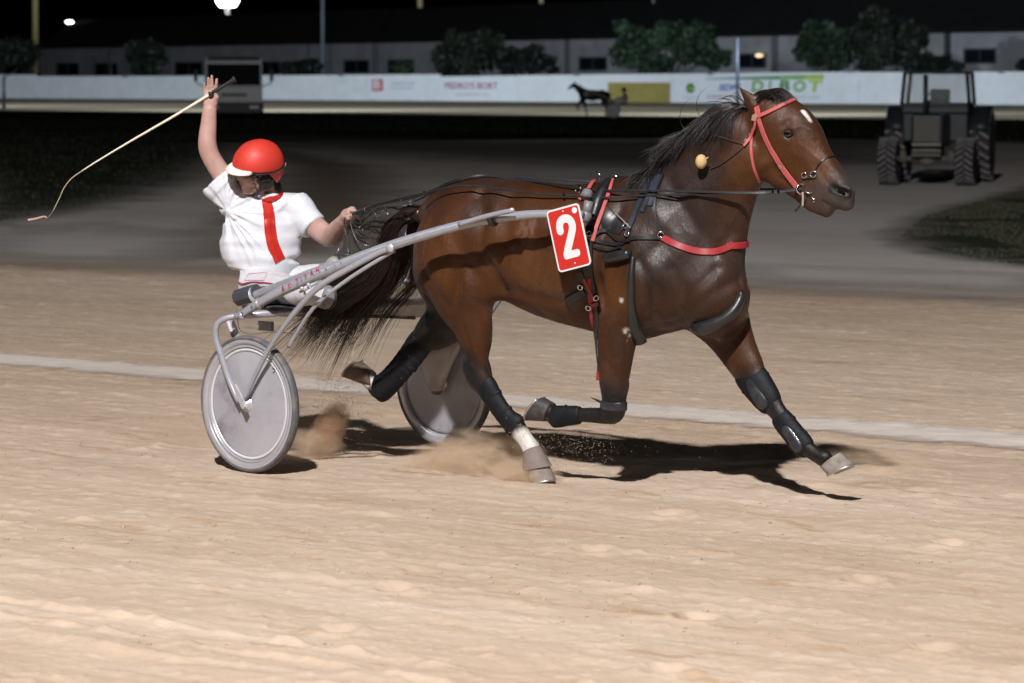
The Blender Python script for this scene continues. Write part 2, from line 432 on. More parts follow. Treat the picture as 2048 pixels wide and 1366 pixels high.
m_apron, _, _ = ground_mat('grey_dirt', [(0.34, (0.34, 0.305, 0.28)), (0.5, (0.47, 0.435, 0.41)), (0.66, (0.58, 0.55, 0.53))], 0.22, 4.0, 0.4, 0.03)
m_brown, _, _ = ground_mat('brown_dirt', [(0.34, (0.08, 0.058, 0.044)), (0.6, (0.13, 0.10, 0.08))], 0.5, 4.0, 0.4, 0.03)
m_soil, _, _ = ground_mat('dark_soil', [(0.34, (0.010, 0.010, 0.007)), (0.6, (0.022, 0.022, 0.015))], 0.6, 1.0, 0.6, 0.05)
m_fartrack, _, _ = ground_mat('far_track_sand', [(0.34, (0.20, 0.16, 0.105)), (0.6, (0.30, 0.25, 0.175))], 0.12, 5.0, 0.2, 0.03)

def grid_sheet(name, X0, X1, nX, nY, yfun0, yfun1, zfun, mat, geom=1.0):
    """sheet sampled on rays X/Y = s; y from yfun0(s) to yfun1(s)"""
    s = np.linspace(X0, X1, nX)
    y0 = np.array([yfun0(q) for q in s]); y1 = np.array([yfun1(q) for q in s])
    t = np.linspace(0, 1, nY)[:, None]
    Y = y0[None, :] * (y1 / y0)[None, :] ** t if geom else y0 + (y1 - y0) * t
    X = Y * s[None, :]
    Z = zfun(X, Y)
    V = np.stack([X, Y, Z], -1).reshape(-1, 3)
    i = np.arange(nX * nY).reshape(nY, nX)
    Q = np.stack([i[:-1, :-1], i[:-1, 1:], i[1:, 1:], i[1:, :-1]], -1).reshape(-1, 4)
    return mesh_np(name, V, Q, mat)
def flat_poly(name, pts, z, mat, kind='structure'):
    V = [(p[0], p[1], z) for p in pts]
    o = mk(name, [(V, [tuple(range(len(V)))])], mat, smooth=False); o['kind'] = kind; return o
# one big sheet to the horizon
flat_poly('ground', [(-1500, -60), (1500, -60), (1500, 2500), (-1500, 2500)], -0.06, m_soil)
# near race track, with real relief; its far edge is the straight line seen behind the horse
EA = ground(0, 519)[:2]; EB = ground(2048, 597)[:2]
def edge_y(s):
    d = EB - EA; # solve (s*y, y) on the line
    return (EA[0] * d[1] - EA[1] * d[0]) / (s * d[1] - d[0]) * 1.0
def edge_w(s): return edge_y(s) + 0.9 * (float(vn2(np.array([s * 60.0]), np.array([0.5]), 3)[0]) - 0.5)
tr = grid_sheet('race_track', -0.20, 0.20, 620, 1050, lambda s: 9.6, edge_w, relief, m_track); tr['kind'] = 'structure'
for _a, _b, _n, _y0, _y1 in ((-0.34, -0.20, 90, lambda s: 3.0, edge_w), (0.20, 0.34, 90, lambda s: 3.0, edge_w), (-0.20, 0.20, 120, lambda s: 3.0, lambda s: 9.6)):
    o = grid_sheet('race_track', _a, _b, _n, 160, _y0, _y1, relief, m_track); o['kind'] = 'structure'
# raked white line
m_line, nt, b = ground_mat('white_chalk', [(0.34, (0.46, 0.39, 0.33)), (0.6, (0.60, 0.54, 0.49))], 1.6, 3.0, 0.5, 0.03)
att = N(nt, 'ShaderNodeAttribute', attribute_name='tint'); g_ = N(nt, 'ShaderNodeNewGeometry')
n_ = N(nt, 'ShaderNodeTexNoise', i_Scale=5.0, i_Detail=6.0); nt.links.new(g_.outputs['Position'], n_.inputs['Vector'])
s_ = N(nt, 'ShaderNodeMath', operation='MULTIPLY_ADD', use_clamp=True); nt.links.new(att.outputs['Fac'], s_.inputs[0]); s_.inputs[1].default_value = 1.5
q_ = N(nt, 'ShaderNodeMath', operation='MULTIPLY_ADD'); nt.links.new(n_.outputs['Fac'], q_.inputs[0]); q_.inputs[1].default_value = 1.4; q_.inputs[2].default_value = -1.05
nt.links.new(q_.outputs[0], s_.inputs[2]); nt.links.new(s_.outputs[0], b.inputs['Alpha'])
LA = ground(0, 718)[:2]; LB = ground(2048, 884)[:2]; ld = unit(LB - LA); lw = np.array([-ld[1], ld[0]])
uu = np.linspace(-7, np.linalg.norm(LB - LA) + 5, 420); ww = np.linspace(-0.42, 0.42, 15)
UU, WW = np.meshgrid(uu, ww, indexing='ij'); PX = LA[0] + ld[0] * UU + lw[0] * WW; PY = LA[1] + ld[1] * UU + lw[1] * WW
V = np.stack([PX, PY, relief(PX, PY) + 0.006], -1).reshape(-1, 3); ii = np.arange(V.shape[0]).reshape(UU.shape)
Q = np.stack([ii[:-1, :-1], ii[1:, :-1], ii[1:, 1:], ii[:-1, 1:]], -1).reshape(-1, 4)
aw = np.clip(1.15 * (1 - (np.abs(WW) / 0.40) ** 2), 0, 1).reshape(-1)
o = mesh_np('white_line', V, Q, m_line, colfun=lambda V: np.repeat(aw[:, None], 3, 1)); o['kind'] = 'structure'
# grey dirt beyond the track
def gp(*pts): return [ground(x, y)[:2] for x, y in pts]
def wavy(pts, n=8, amp=0.0): return list(catmull([np.array([p[0], p[1], 0]) for p in pts], n))
ap = grid_sheet('infield_dirt', -0.32, 0.34, 60, 80, lambda s: edge_y(s) - 1.0, lambda s: 96.0 + 10 * s * 5, lambda X, Y: 0 * X - 0.035, m_apron); ap['kind'] = 'structure'
def blend_sheet(name, pix, z, mat_args, soft=1.5, streak=4.0):
    """ground patch with a ragged, feathered edge"""
    m, nt, b = ground_mat(name + '_surface', *mat_args)
    att = N(nt, 'ShaderNodeAttribute', attribute_name='tint'); g_ = N(nt, 'ShaderNodeNewGeometry')
    n_ = N(nt, 'ShaderNodeTexNoise', i_Scale=0.7, i_Detail=7.0, i_Roughness=0.7); nt.links.new(g_.outputs['Position'], n_.inputs['Vector'])
    q_ = N(nt, 'ShaderNodeMath', operation='MULTIPLY_ADD'); nt.links.new(n_.outputs['Fac'], q_.inputs[0]); q_.inputs[1].default_value = 1.2; q_.inputs[2].default_value = -0.9
    s_ = N(nt, 'ShaderNodeMath', operation='MULTIPLY_ADD', use_clamp=True); nt.links.new(att.outputs['Fac'], s_.inputs[0]); s_.inputs[1].default_value = 1.4; nt.links.new(q_.outputs[0], s_.inputs[2])
    nt.links.new(s_.outputs[0], b.inputs['Alpha'])
    P = np.array(gp(*pix)); n = 70
    lo = P.min(0) - 2; hi = P.max(0) + 2
    X, Y = np.meshgrid(np.linspace(lo[0], hi[0], n), np.linspace(lo[1], hi[1], n), indexing='ij')
    # signed distance to polygon
    D = np.full(X.shape, 1e9); ins = np.zeros(X.shape, bool)
    for i in range(len(P)):
        a = P[i]; c = P[(i + 1) % len(P)]; e = c - a
        t = np.clip(((X - a[0]) * e[0] + (Y - a[1]) * e[1]) / (e @ e), 0, 1)
        D = np.minimum(D, np.hypot(X - a[0] - t * e[0], Y - a[1] - t * e[1]))
        cr = ((a[1] > Y) != (c[1] > Y)) & (X < (c[0] - a[0]) * (Y - a[1]) / (c[1] - a[1] + 1e-12) + a[0]); ins ^= cr
    sd = np.where(ins, D, -D); w = np.clip(0.5 + sd / (2 * soft), 0, 1).reshape(-1)
    V = np.stack([X, Y, np.full(X.shape, z)], -1).reshape(-1, 3); ii = np.arange(n * n).reshape(n, n)
    Q = np.stack([ii[:-1, :-1], ii[1:, :-1], ii[1:, 1:], ii[:-1, 1:]], -1).reshape(-1, 4)
    keep = (w[Q] > 0.02).any(1)
    o = mesh_np(name, V, Q[keep], m, colfun=lambda V: np.repeat(w[:, None], 3, 1)); o['kind'] = 'structure'
    return o, P, m
BR = ([(0.34, (0.15, 0.112, 0.085)), (0.6, (0.22, 0.175, 0.14))], 0.35, 4.0, 0.3, 0.03)
DK = ([(0.34, (0.13, 0.115, 0.10)), (0.6, (0.20, 0.185, 0.17))], 0.35, 4.0, 0.3, 0.03)
GR = ([(0.34, (0.012, 0.014, 0.008)), (0.6, (0.028, 0.034, 0.018))], 0.8, 1.0, 0.6, 0.05)
LG = ([(0.34, (0.36, 0.335, 0.31)), (0.6, (0.46, 0.43, 0.41))], 0.3, 4.0, 0.3, 0.03)
blend_sheet('dirt_track_bed', [(560, 300), (720, 330), (790, 420), (760, 480), (560, 510), (330, 512), (420, 470), (560, 400), (600, 340)], -0.031, BR, 1.5)
blend_sheet('dirt_path', [(-60, 470), (200, 440), (400, 470), (560, 440), (330, 512), (-60, 520)], -0.027, LG, 1.0)
blend_sheet('dirt_patch', [(380, 262), (1000, 285), (1700, 280), (1750, 320), (1300, 330), (800, 300), (560, 290)], -0.023, DK, 6.0)
blend_sheet('sand_fringe', [(-200, 500), (0, 508), (700, 538), (1480, 556), (2300, 590), (2300, 622), (1480, 580), (700, 556), (0, 532), (-200, 524)], 0.012, ([(0.34, (0.30, 0.25, 0.21)), (0.6, (0.36, 0.31, 0.27))], 0.5, 3.0, 0.3, 0.03), 1.2)
blend_sheet('dirt_verge', [(1480, 560), (2100, 596), (2100, 545), (1700, 530), (1450, 520)], -0.019, LG, 0.8)
# grass: rough, dark, on both sides of the dirt
def grass(name, pix, n, hmin, hmax, col, z=-0.03, patchy=0.35):
    P = np.array(gp(*pix)); lo = P.min(0); hi = P.max(0); pts = []
    while len(pts) < n:
        q = lo + nr.rand(n, 2) * (hi - lo); ins = np.zeros(n, bool)
        for i in range(len(P)):
            a = P[i]; c = P[(i + 1) % len(P)]
            ins ^= ((a[1] > q[:, 1]) != (c[1] > q[:, 1])) & (q[:, 0] < (c[0] - a[0]) * (q[:, 1] - a[1]) / (c[1] - a[1] + 1e-12) + a[0])
        ins &= (vn2(q[:, 0] * 0.9, q[:, 1] * 0.9, 12) + 0.4 * vn2(q[:, 0] * 4, q[:, 1] * 4, 13)) > patchy + 0.2
        pts += list(q[ins])
    q = np.array(pts[:n]); h = hmin + (hmax - hmin) * nr.rand(n); w = h * 0.22; a = nr.rand(n) * 2 * math.pi; lean = (nr.rand(n, 2) - 0.5) * h[:, None] * 0.9
    V = np.zeros((n, 3, 3)); V[:, 0, 0] = q[:, 0] - np.cos(a) * w; V[:, 0, 1] = q[:, 1] - np.sin(a) * w; V[:, 1, 0] = q[:, 0] + np.cos(a) * w; V[:, 1, 1] = q[:, 1] + np.sin(a) * w
    V[:, :2, 2] = z; V[:, 2, :2] = q + lean; V[:, 2, 2] = z + h
    m = simple(name + '_blades', col, 0.7, var=0.5, vscale=1.5)
    o = mesh_np(name, V.reshape(-1, 3), np.arange(3 * n).reshape(n, 3), m); return tag(o, kind='stuff')
GL = [(-60, 236), (380, 238), (420, 300), (330, 360), (240, 395), (-60, 448)]
GRR = [(1800, 470), (1850, 430), (1960, 400), (2120, 360), (2120, 530), (1960, 515), (1860, 492)]
GF = [(360, 238), (2120, 240), (2120, 282), (1400, 270), (800, 262), (400, 262)]
blend_sheet('turf_left', GL, -0.025, GR, 1.5); blend_sheet('turf_right', GRR, -0.021, GR, 0.9); blend_sheet('turf_far', [(-100, 226), (400, 228), (2200, 239), (2200, 285), (1400, 272), (400, 262), (-100, 262)], -0.017, GR, 3.0)
tag(grass('grass', GL, 16000, 0.03, 0.09, (0.018, 0.022, 0.010)), 'dark rough grass left of the dirt infield', 'grass')
tag(grass('grass', GRR, 15000, 0.02, 0.05, (0.045, 0.046, 0.026)), 'short patchy grass at the right edge in front of the tractor', 'grass')
tag(grass('grass', GF, 7000, 0.05, 0.16, (0.012, 0.014, 0.007)), 'black grass strip in front of the far track', 'grass')
# far track strip
ft = [ground(-300, 223), ground(400, 225), ground(1000, 236), ground(2400, 238), (90, 172, 0), (47, 205, 0), (-46, 272, 0), (-120, 330, 0)]
flat_poly('far_track', [(p[0], p[1]) for p in ft], -0.010, m_fartrack)
# small loose clods on the near track
def clods(name, n, regs, smin, smax, mat):
    geo = []; base = np.array([[1, 0, 0], [-1, 0, 0], [0, 1, 0], [0, -1, 0], [0, 0, 1], [0, 0, -1.0]]); F0 = np.array([(0, 2, 4), (2, 1, 4), (1, 3, 4), (3, 0, 4), (2, 0, 5), (1, 2, 5), (3, 1, 5), (0, 3, 5)])
    Y = np.exp(np.log(10.5) + nr.rand(n) * (np.log(26) - np.log(10.5))); X = Y * (nr.rand(n) - 0.5) * 0.40
    keep = vn2(X * 0.7 + 0.5 * Y, Y * 0.7, 21) > 0.42; X = X[keep]; Y = Y[keep]; n = len(X)
    s = smin + (smax - smin) * nr.rand(n) ** 4
    V = base[None] * (1 + 0.5 * (nr.rand(n, 6, 1) - 0.5)) * s[:, None, None] * np.array([1.3, 1, 0.6]); a = nr.rand(n) * 6.28
    c, sn = np.cos(a)[:, None], np.sin(a)[:, None]; V = np.stack([V[..., 0] * c - V[..., 1] * sn, V[..., 0] * sn + V[..., 1] * c, V[..., 2]], -1)
    V[..., 0] += X[:, None]; V[..., 1] += Y[:, None]; V[..., 2] += (relief(X, Y) + s * 0.3)[:, None]
    F = (F0[None] + (np.arange(n) * 6)[:, None, None]).reshape(-1, 3)
    return mesh_np(name, V.reshape(-1, 3), F, mat)
m_clod = simple('clod_sand', (0.45, 0.35, 0.25), 0.95, var=0.3, vscale=3.0)
tag(clods('sand_clods', 6000, None, 0.0015, 0.009, m_clod), 'small loose clods of pale sand scattered over the near track', 'clods', kind='stuff')

# ================================================================== FAR WALL WITH BANNERS
FA = ground(0, 196); FB = ground(2048, 209.5)
fdir = unit(np.array([FB[0] - FA[0], FB[1] - FA[1], 0])); fn = np.array([fdir[1], -fdir[0], 0])   # fn towards the camera
if fn[1] > 0: fn = -fn
def fp(px, py): return on_plane(px, py, FA, fn)
m_wallw = simple('white_wall_paint', (0.72, 0.74, 0.76), 0.6, var=0.06, vscale=1.2, dirt=(0.45, 0.46, 0.45), dirt_amt=0.4)
m_cap = simple('wall_fixing_metal', (0.20, 0.21, 0.25), 0.5)
wall = thing('barrier_wall', 'long white advertising wall along the outside of the far track', 'wall', tuple((FA + FB) / 2))
tops = [(-420, 148), (70, 149.5), (70, 152.5), (375, 152.0), (880, 148.5), (880, 153), (1160, 149), (1400, 147), (1715, 142), (1722, 146.5), (1790, 145.5), (2048, 143), (2500, 141)]
def topy(px):
    xs = [t[0] for t in tops]; ys = [t[1] for t in tops]
    for i in range(len(xs) - 1):
        if xs[i] <= px < xs[i + 1] and xs[i + 1] > xs[i]: return ys[i] + (ys[i + 1] - ys[i]) * (px - xs[i]) / (xs[i + 1] - xs[i])
    return ys[-1]
cuts = [-420, -200, 0, 70, 240, 410, 580, 735, 880, 1035, 1195, 1345, 1500, 1718, 1880, 2060, 2250, 2500]
for i in range(len(cuts) - 1):
    a, c = cuts[i] + 0.25, cuts[i + 1] - 0.25
    A = fp(a, 200); C = fp(c, 200); A[2] = C[2] = -0.05
    zt0 = fp(a, topy(a + .3))[2]; zt1 = fp(c, topy(c - .3))[2]
    V = []
    for off in (0, -0.22):
        o_ = -fn * (-off) if False else fn * off
        V += [A + o_, C + o_, np.array([C[0], C[1], zt1]) + o_, np.array([A[0], A[1], zt0]) + o_]
    mk('wall_panel', [(np.array(V), [(0, 1, 2, 3), (5, 4, 7, 6), (0, 4, 5, 1), (3, 2, 6, 7), (1, 5, 6, 2), (0, 3, 7, 4)])], m_wallw, wall, smooth=False)
for px in (18, 252, 505, 683, 1155, 1422, 1700, 2003):
    P = fp(px, topy(px) + 1.0); mk('wall_bracket', [box(P + fn * 0.08 + np.array([0, 0, 0.02]), (0.42, 0.2, 0.16), rotz(math.atan2(fdir[1], fdir[0])))], m_cap, wall, smooth=False)
Mf = np.array([fdir, -fn, [0, 0, 1.0]]).T
def banner_rect(name, x0, y0, x1, y1, mat, off=0.02, parent=None, th=0.012):
    A = fp(x0, y1); C = fp(x1, y0); ctr = (A + C) / 2; w = abs(np.dot(C - A, fdir)); h = abs(C[2] - A[2])
    return mk(name, [box(ctr + fn * off, (w, th, h), Mf)], mat, parent, smooth=False)
def text(name, s, P, ax, up, size, mat, parent=None, width=None, bold=0.0, ext=0.003, shear=0.0, align='CENTER'):
    cu = bpy.data.curves.new(name + '_text', 'FONT'); cu.body = s; cu.size = 1.0; cu.align_x = align; cu.align_y = 'CENTER'
    cu.extrude = 0.01; cu.offset = bold; cu.shear = shear; cu.resolution_u = 3
    ob = bpy.data.objects.new(name + '_text', cu); COL.objects.link(ob)
    dg = bpy.context.evaluated_depsgraph_get(); me = bpy.data.meshes.new_from_object(ob.evaluated_get(dg)); bpy.data.objects.remove(ob)
    V = np.array([v.co[:] for v in me.vertices]); F = [tuple(p.vertices) for p in me.polygons]; bpy.data.meshes.remove(me)
    h = V[:, 1].max() - V[:, 1].min(); w = V[:, 0].max() - V[:, 0].min()
    sy = size / h; sx = (width / w) if width else sy
    ax = unit(ax); up = unit(up); nn = np.cross(ax, up)
    V[:, 1] -= (V[:, 1].max() + V[:, 1].min()) / 2
    if align == 'CENTER': V[:, 0] -= (V[:, 0].max() + V[:, 0].min()) / 2
    W = np.asarray(P) + V[:, :1] * sx * ax + V[:, 1:2] * sy * up + V[:, 2:3] * (ext / 0.01) * nn
    return mk(name, [(W, F)], mat, parent, smooth=False)
def ftext(s, x0, x1, y0, y1, mat, bold=0.0, parent=None, shear=0.0, off=0.035):
    A = fp(x0, (y0 + y1) / 2); C = fp(x1, (y0 + y1) / 2); h = abs(fp(x0, y0)[2] - fp(x0, y1)[2])
    return text('lettering', s, (A + C) / 2 + fn * off, fdir, (0, 0, 1), h, mat, parent or wall, width=abs(np.dot(C - A, fdir)), bold=bold, shear=shear)
p_white = simple('banner_white', (0.74, 0.77, 0.80), 0.5, var=0.04, vscale=2)
p_red = simple('banner_red', (0.50, 0.07, 0.08), 0.5); p_grey = simple('banner_grey', (0.30, 0.33, 0.38), 0.5)
p_pink = simple('banner_maroon', (0.42, 0.12, 0.20), 0.5); p_olive = simple('banner_ochre', (0.30, 0.24, 0.06), 0.5, var=0.15, vscale=1.5)
p_green = simple('banner_green', (0.05, 0.22, 0.05), 0.5); p_lime = simple('banner_lime', (0.38, 0.52, 0.06), 0.5); p_mid = simple('banner_midgreen', (0.18, 0.38, 0.08), 0.5)
p_teal = simple('banner_teal', (0.03, 0.20, 0.26), 0.5); p_blue = simple('banner_blue', (0.06, 0.09, 0.42), 0.5); p_pale = simple('banner_pale_pink', (0.72, 0.66, 0.68), 0.5)
bA = banner_rect('banner', 738, 154, 850, 196, p_white, 0.012, wall, 0.01); bA['label'] = 'white banner with red square letter logo and grey lines of text'
banner_rect('logo_square', 744, 158, 766, 182, p_red, 0.026, wall); ftext('B', 747, 762, 160, 178, p_pale, 0.03, off=0.045)
ftext('CONSTRUCCIONS', 783, 830, 164, 170, p_grey); ftext('I REFORMES', 778, 828, 174, 178, p_grey); ftext('www.construccions.com', 746, 842, 188, 193, p_pale)
bB = banner_rect('banner', 880, 157, 1035, 201, p_white, 0.012, wall, 0.01); bB['label'] = 'white banner with maroon capitals'
ftext("PEDRO'S BORT", 890, 996, 164.5, 178, p_pink, 0.02); ftext('www.pedrobort.com', 911, 979, 186.5, 192, p_pink)
bC = banner_rect('banner', 1216, 165, 1341, 207, p_olive, 0.02, wall, 0.02); bC['label'] = 'plain ochre banner'
bD = banner_rect('banner', 1350, 151, 1656, 207, p_white, 0.012, wall, 0.01); bD['label'] = 'white banner with green round logo and big green letters'
cc = fp(1381.5, 176); mk('round_logo', [lathe([(1e-3, 0), (0.37, 0), (0.37, 0.02), (1e-3, 0.02)], cc + fn * 0.02, fn, 28)], p_green, wall)
mk('logo_emblem', [prism([(-0.2, -0.08), (0.02, -0.16), (0.24, -0.06), (0.1, -0.02), (0.14, 0.1), (0.0, 0.02), (-0.12, 0.04), (-0.16, 0.14), (-0.22, 0.02)], cc + fn * 0.052, fdir, np.array([0, 0, 1.0]), fn * 0.006)], p_lime, wall, smooth=False)
ftext('AGRICOLA', 1365, 1400, 193, 197, p_grey); ftext('SDN', 1437, 1482, 168.5, 181, p_blue, 0.03, shear=0.3); ftext('SUBMINISTRES', 1415, 1482, 190, 197.5, p_pink)
for (x0, x1, mm) in ((1412, 1440, p_teal), (1440, 1490, p_teal), (1490, 1560, p_green), (1560, 1610, p_mid), (1610, 1648, p_lime)):
    A = fp(x0, 158.5); C = fp(x1, 158.5); t0 = fp(x0, 157.0 - (x0 - 1412) * 0.035); t1 = fp(x1, 157.0 - (x1 - 1412) * 0.035)
    mk('swoosh', [prism([(0, 0), (np.dot(C - A, fdir), C[2] - A[2]), (np.dot(C - A, fdir), t1[2] - A[2]), (0, t0[2] - A[2])], A + fn * 0.02, fdir, np.array([0, 0, 1.0]), fn * 0.012)], mm, wall, smooth=False)
for ch, x0, x1, mm in (('D', 1503, 1528, p_mid), ('I', 1538, 1543, p_green), ('B', 1558, 1580, p_green), ('O', 1587, 1612, p_mid), ('T', 1618, 1646, p_lime)):
    ftext(ch, x0, x1, 160.5, 184, mm, 0.035, shear=0.12)
ftext('WWW.DIBOT.COM', 1545, 1640, 192, 197.5, p_grey)
# posts standing this side of the wall
def pole_px(name, label, px, ytop, ybase, Y, wpx, mat, cat='pole', group=None, taper=0.85):
    base = at(px, ybase, Y); top = at(px, ytop, Y); r = wpx * mpp(Y) / 2; base[2] = min(base[2], 0.0) if ybase > 200 else base[2]; base[2] = max(base[2], -0.06)
    P = base; o = mk(name, [tube([base, top], [r, r * taper], 10), lathe([(r * 1.5, 0), (r * 1.5, 0.06), (r, 0.09)], base, (0, 0, 1), 12)], mat)
    return tag(o, label, cat, group)
m_darkpole = simple('dark_blue_pole', (0.02, 0.025, 0.04), 0.5); m_galv = simple('galvanised_pole', (0.30, 0.33, 0.38), 0.4, var=0.1)
pole_px('light_pole', 'thin dark post standing in front of the big green letters', 1475, 76, 232, 150, 7, m_darkpole)
pole_px('marker_post', 'short dark post at the far left before the white wall', 8, 152, 219, 178, 7, m_darkpole)

# ================================================================== WAREHOUSE
WA = at(80, 150, 396.0); WB = at(2048, 150, 239.0); WA[2] = WB[2] = 0
wdir = unit(WB - WA); wnrm = np.array([wdir[1], -wdir[0], 0]);
if wnrm[1] > 0: wnrm = -wnrm
def wp(px, py): return on_plane(px, py, WA, wnrm)
Mw = np.array([wdir, -wnrm, [0, 0, 1.0]]).T
m_ware = simple('warehouse_render', (0.42, 0.41, 0.43), 0.8, var=0.12, vscale=0.5, dirt=(0.16, 0.15, 0.15), dirt_amt=0.6)
m_roof = simple('warehouse_roof_sheet', (0.008, 0.0065, 0.006), 0.8, var=0.3, vscale=0.6)
m_frame = simple('window_frame_dark', (0.06, 0.065, 0.07), 0.5); m_pane = simple('window_pane_dark', (0.01, 0.012, 0.016), 0.15)
ware = thing('warehouse', 'long low grey warehouse with dark roof behind the far wall', 'building', tuple((WA + WB) / 2))
Wc = WB + wdir * 30; LW = np.linalg.norm(Wc - WA); HW = 5.45
mk('wall', [box((WA + Wc) / 2 + np.array([0, 0, HW / 2]) - wnrm * 6.0, (LW, 12.0, HW), Mw)], m_ware, ware, smooth=False)
ridge = 9.3
e0 = WA - wdir * 0.5; e1 = Wc + wdir * 0.5
V = [e0 + wnrm * 0.6 + [0, 0, HW + .02], e1 + wnrm * 0.6 + [0, 0, HW + .02], e1 - wnrm * 12.6 + [0, 0, HW + .02], e0 - wnrm * 12.6 + [0, 0, HW + .02], e0 - wnrm * 6 + [0, 0, ridge], e1 - wnrm * 6 + [0, 0, ridge], e0 + wnrm * 0.6 + [0, 0, HW + .25], e1 + wnrm * 0.6 + [0, 0, HW + .25], e1 - wnrm * 12.6 + [0, 0, HW + .25], e0 - wnrm * 12.6 + [0, 0, HW + .25]]
mk('roof', [(np.array(V), [(0, 3, 2, 1), (0, 1, 7, 6), (2, 3, 9, 8), (6, 7, 5, 4), (8, 9, 4, 5), (1, 2, 8, 5, 7), (3, 0, 6, 4, 9)])], m_roof, ware, smooth=False)
for x0, x1, y0, y1 in ((115, 158, 127, 150), (192, 235, 127, 150), (352, 405, 125, 150), (522, 560, 124, 147), (690, 738, 121, 145), (778, 828, 120, 145), (1160, 1214, 115, 140), (1478, 1532, 108, 135), (1930, 1992, 98, 126)):
    A = wp(x0, y1); C = wp(x1, y0); w = abs(np.dot(C - A, wdir)); h = C[2] - A[2]; c = (A + C) / 2
    fg = [box(c + wnrm * 0.05 + wdir * sx * (w / 2), (0.14, 0.16, h + 0.14), Mw) for sx in (-1, 1)] + [box(c + wnrm * 0.05 + np.array([0, 0, sz * h / 2]), (w - 0.15, 0.155, 0.14), Mw) for sz in (-1, 1)] + [box(c + wnrm * 0.045, (0.08, 0.14, h - 0.16), Mw)]
    wf = mk('window', fg, m_frame, ware, smooth=False)
    mk('pane', [box(c + wnrm * 0.02, (w - 0.1, 0.04, h - 0.1), Mw)], m_pane, wf, smooth=False)
for px, wpx in ((222, 3), (620, 3), (751, 3), (1137, 8), (1283, 4), (1552, 9), (1712, 3), (1897, 8)):
    A = wp(px, 100); w = wpx * mpp(A[1]) / abs(wdir[0]); mk('pilaster', [box(np.array([A[0], A[1], HW / 2]) + wnrm * 0.1, (w, 0.25, HW - 0.02), Mw)], simple('pilaster_grey', (0.17, 0.165, 0.17), 0.8) if px < 1800 else m_frame, ware, smooth=False)
# lit wall lamp on the warehouse
P = wp(1527, 111); tag(mk('wall_lamp', [ellipsoid(P + wnrm * 0.5, (0.34, 0.25, 0.15)), rod(P, P + wnrm * 0.45, 0.05)], emit('sodium_lamp', (1.0, 0.72, 0.42), 1.6)), 'small warm lit lamp on the warehouse wall above a dark window', 'lamp')
# ------------------------------------------------------------------ floodlight masts
m_mast = simple('cream_mast_paint', (0.42, 0.38, 0.20), 0.5, var=0.1); m_mast2 = simple('pale_mast_paint', (0.40, 0.38, 0.34), 0.5)
m_led = emit('lit_floodlight_glass', (0.86, 0.93, 1.0), 40.0); m_led2 = emit('lit_small_lamp_glass', (0.9, 0.92, 1.0), 9.0); m_led3 = emit('dim_lamp_glass', (0.8, 0.8, 0.75), 0.5)
def mast(px, Y, wpx, mat, label, ytop=-120, group='floodlight masts behind the warehouse'):
    b_ = at(px, 150, Y); b_[2] = -0.06; t = at(px, ytop, Y); r = wpx * mpp(Y) / 2
    o = thing('floodlight_mast', label, 'floodlight mast', tuple(b_), 0, group)
    mk('pole', [tube([b_, t], [r * 1.1, r * 0.9], 12)], mat, o)
    return o, t, r
mk('base_plate', [box(at(70, 150, 430)[:3] * [1, 1, 0] + [0, 0, 0.0], (1.6, 1.6, 0.2))], m_mast, mast(70, 430, 12, m_mast, 'cream floodlight mast at the far left above the dark tree')[0], smooth=False)
o, t, r = mast(455, 440, 9, m_mast2, 'floodlight mast with its brightly lit lamp cluster above the truck', ytop=8)
hd = mk('lamp_head', [box(t + np.array([0, 0.3, 0.3]), (1.6, 0.4, .6))], m_mast2, o, smooth=False)
for dx, dz in ((-1.35, .45), (-.65, .62), (.0, .72), (.65, .62), (1.35, .45), (-.95, -.05), (-.32, -.12), (.32, -.12), (.95, -.05)):
    mk('lamp_glass', [ellipsoid(t + np.array([dx * .92, -0.05, dz]), (0.36, 0.14, 0.33))], m_led, hd)
mast(840, 430, 10, m_mast, 'cream floodlight mast left of the picture middle')
mast(1082, 420, 9, m_mast2, 'pale floodlight mast right of the picture middle')
mast(1550, 400, 46, m_mast, 'thick cream mast above the warehouse roof on the right')
mast(645, 300, 7, m_galv, 'slim grey pole in front of the warehouse roof, right of the truck', group='slim grey poles')
mast(1307, 290, 6, m_galv, 'slim blue grey pole rising behind the large green tree', group='slim grey poles')
for px, py, w, h, Y, mm, lab in ((139, 44, 1.3, 0.45, 500, m_led2, 'small white street lamp lit at the upper left'), (327, 49.5, 1.15, 0.38, 500, m_led2, 'small white street lamp lit between the round tree and the truck'), (787, 39, 1.0, 0.25, 480, m_led3, 'faint small lamp left of the cream mast'), (597, 35, 1.8, 0.35, 480, simple('unlit_lamp', (0.12, 0.12, 0.12), 0.5), 'unlit grey lamp head right of the bright floodlight')):
    P = at(px, py, Y); g = at(px, 150, Y); g[2] = -0.06
    o = thing('street_lamp', lab, 'street lamp', tuple(g), 0, 'street lamps beyond the warehouse')
    mk('lamp_post', [tube([g, P - [0, 0, 0.3]], 0.09, 8)], m_darkpole, o); mk('lamp_head', [ellipsoid(P, (w / 2, 0.3, h / 2))], mm, o)
for _x in (-45, 22): spot("far_flood_and_fill_lamp", (_x, 385, 34), (_x + 4, 432, 16), 26000, 110, 0.4, (1.0, 0.95, 0.8), 0.4)  # unseen spots behind the roof ridge, added to make the masts look lit
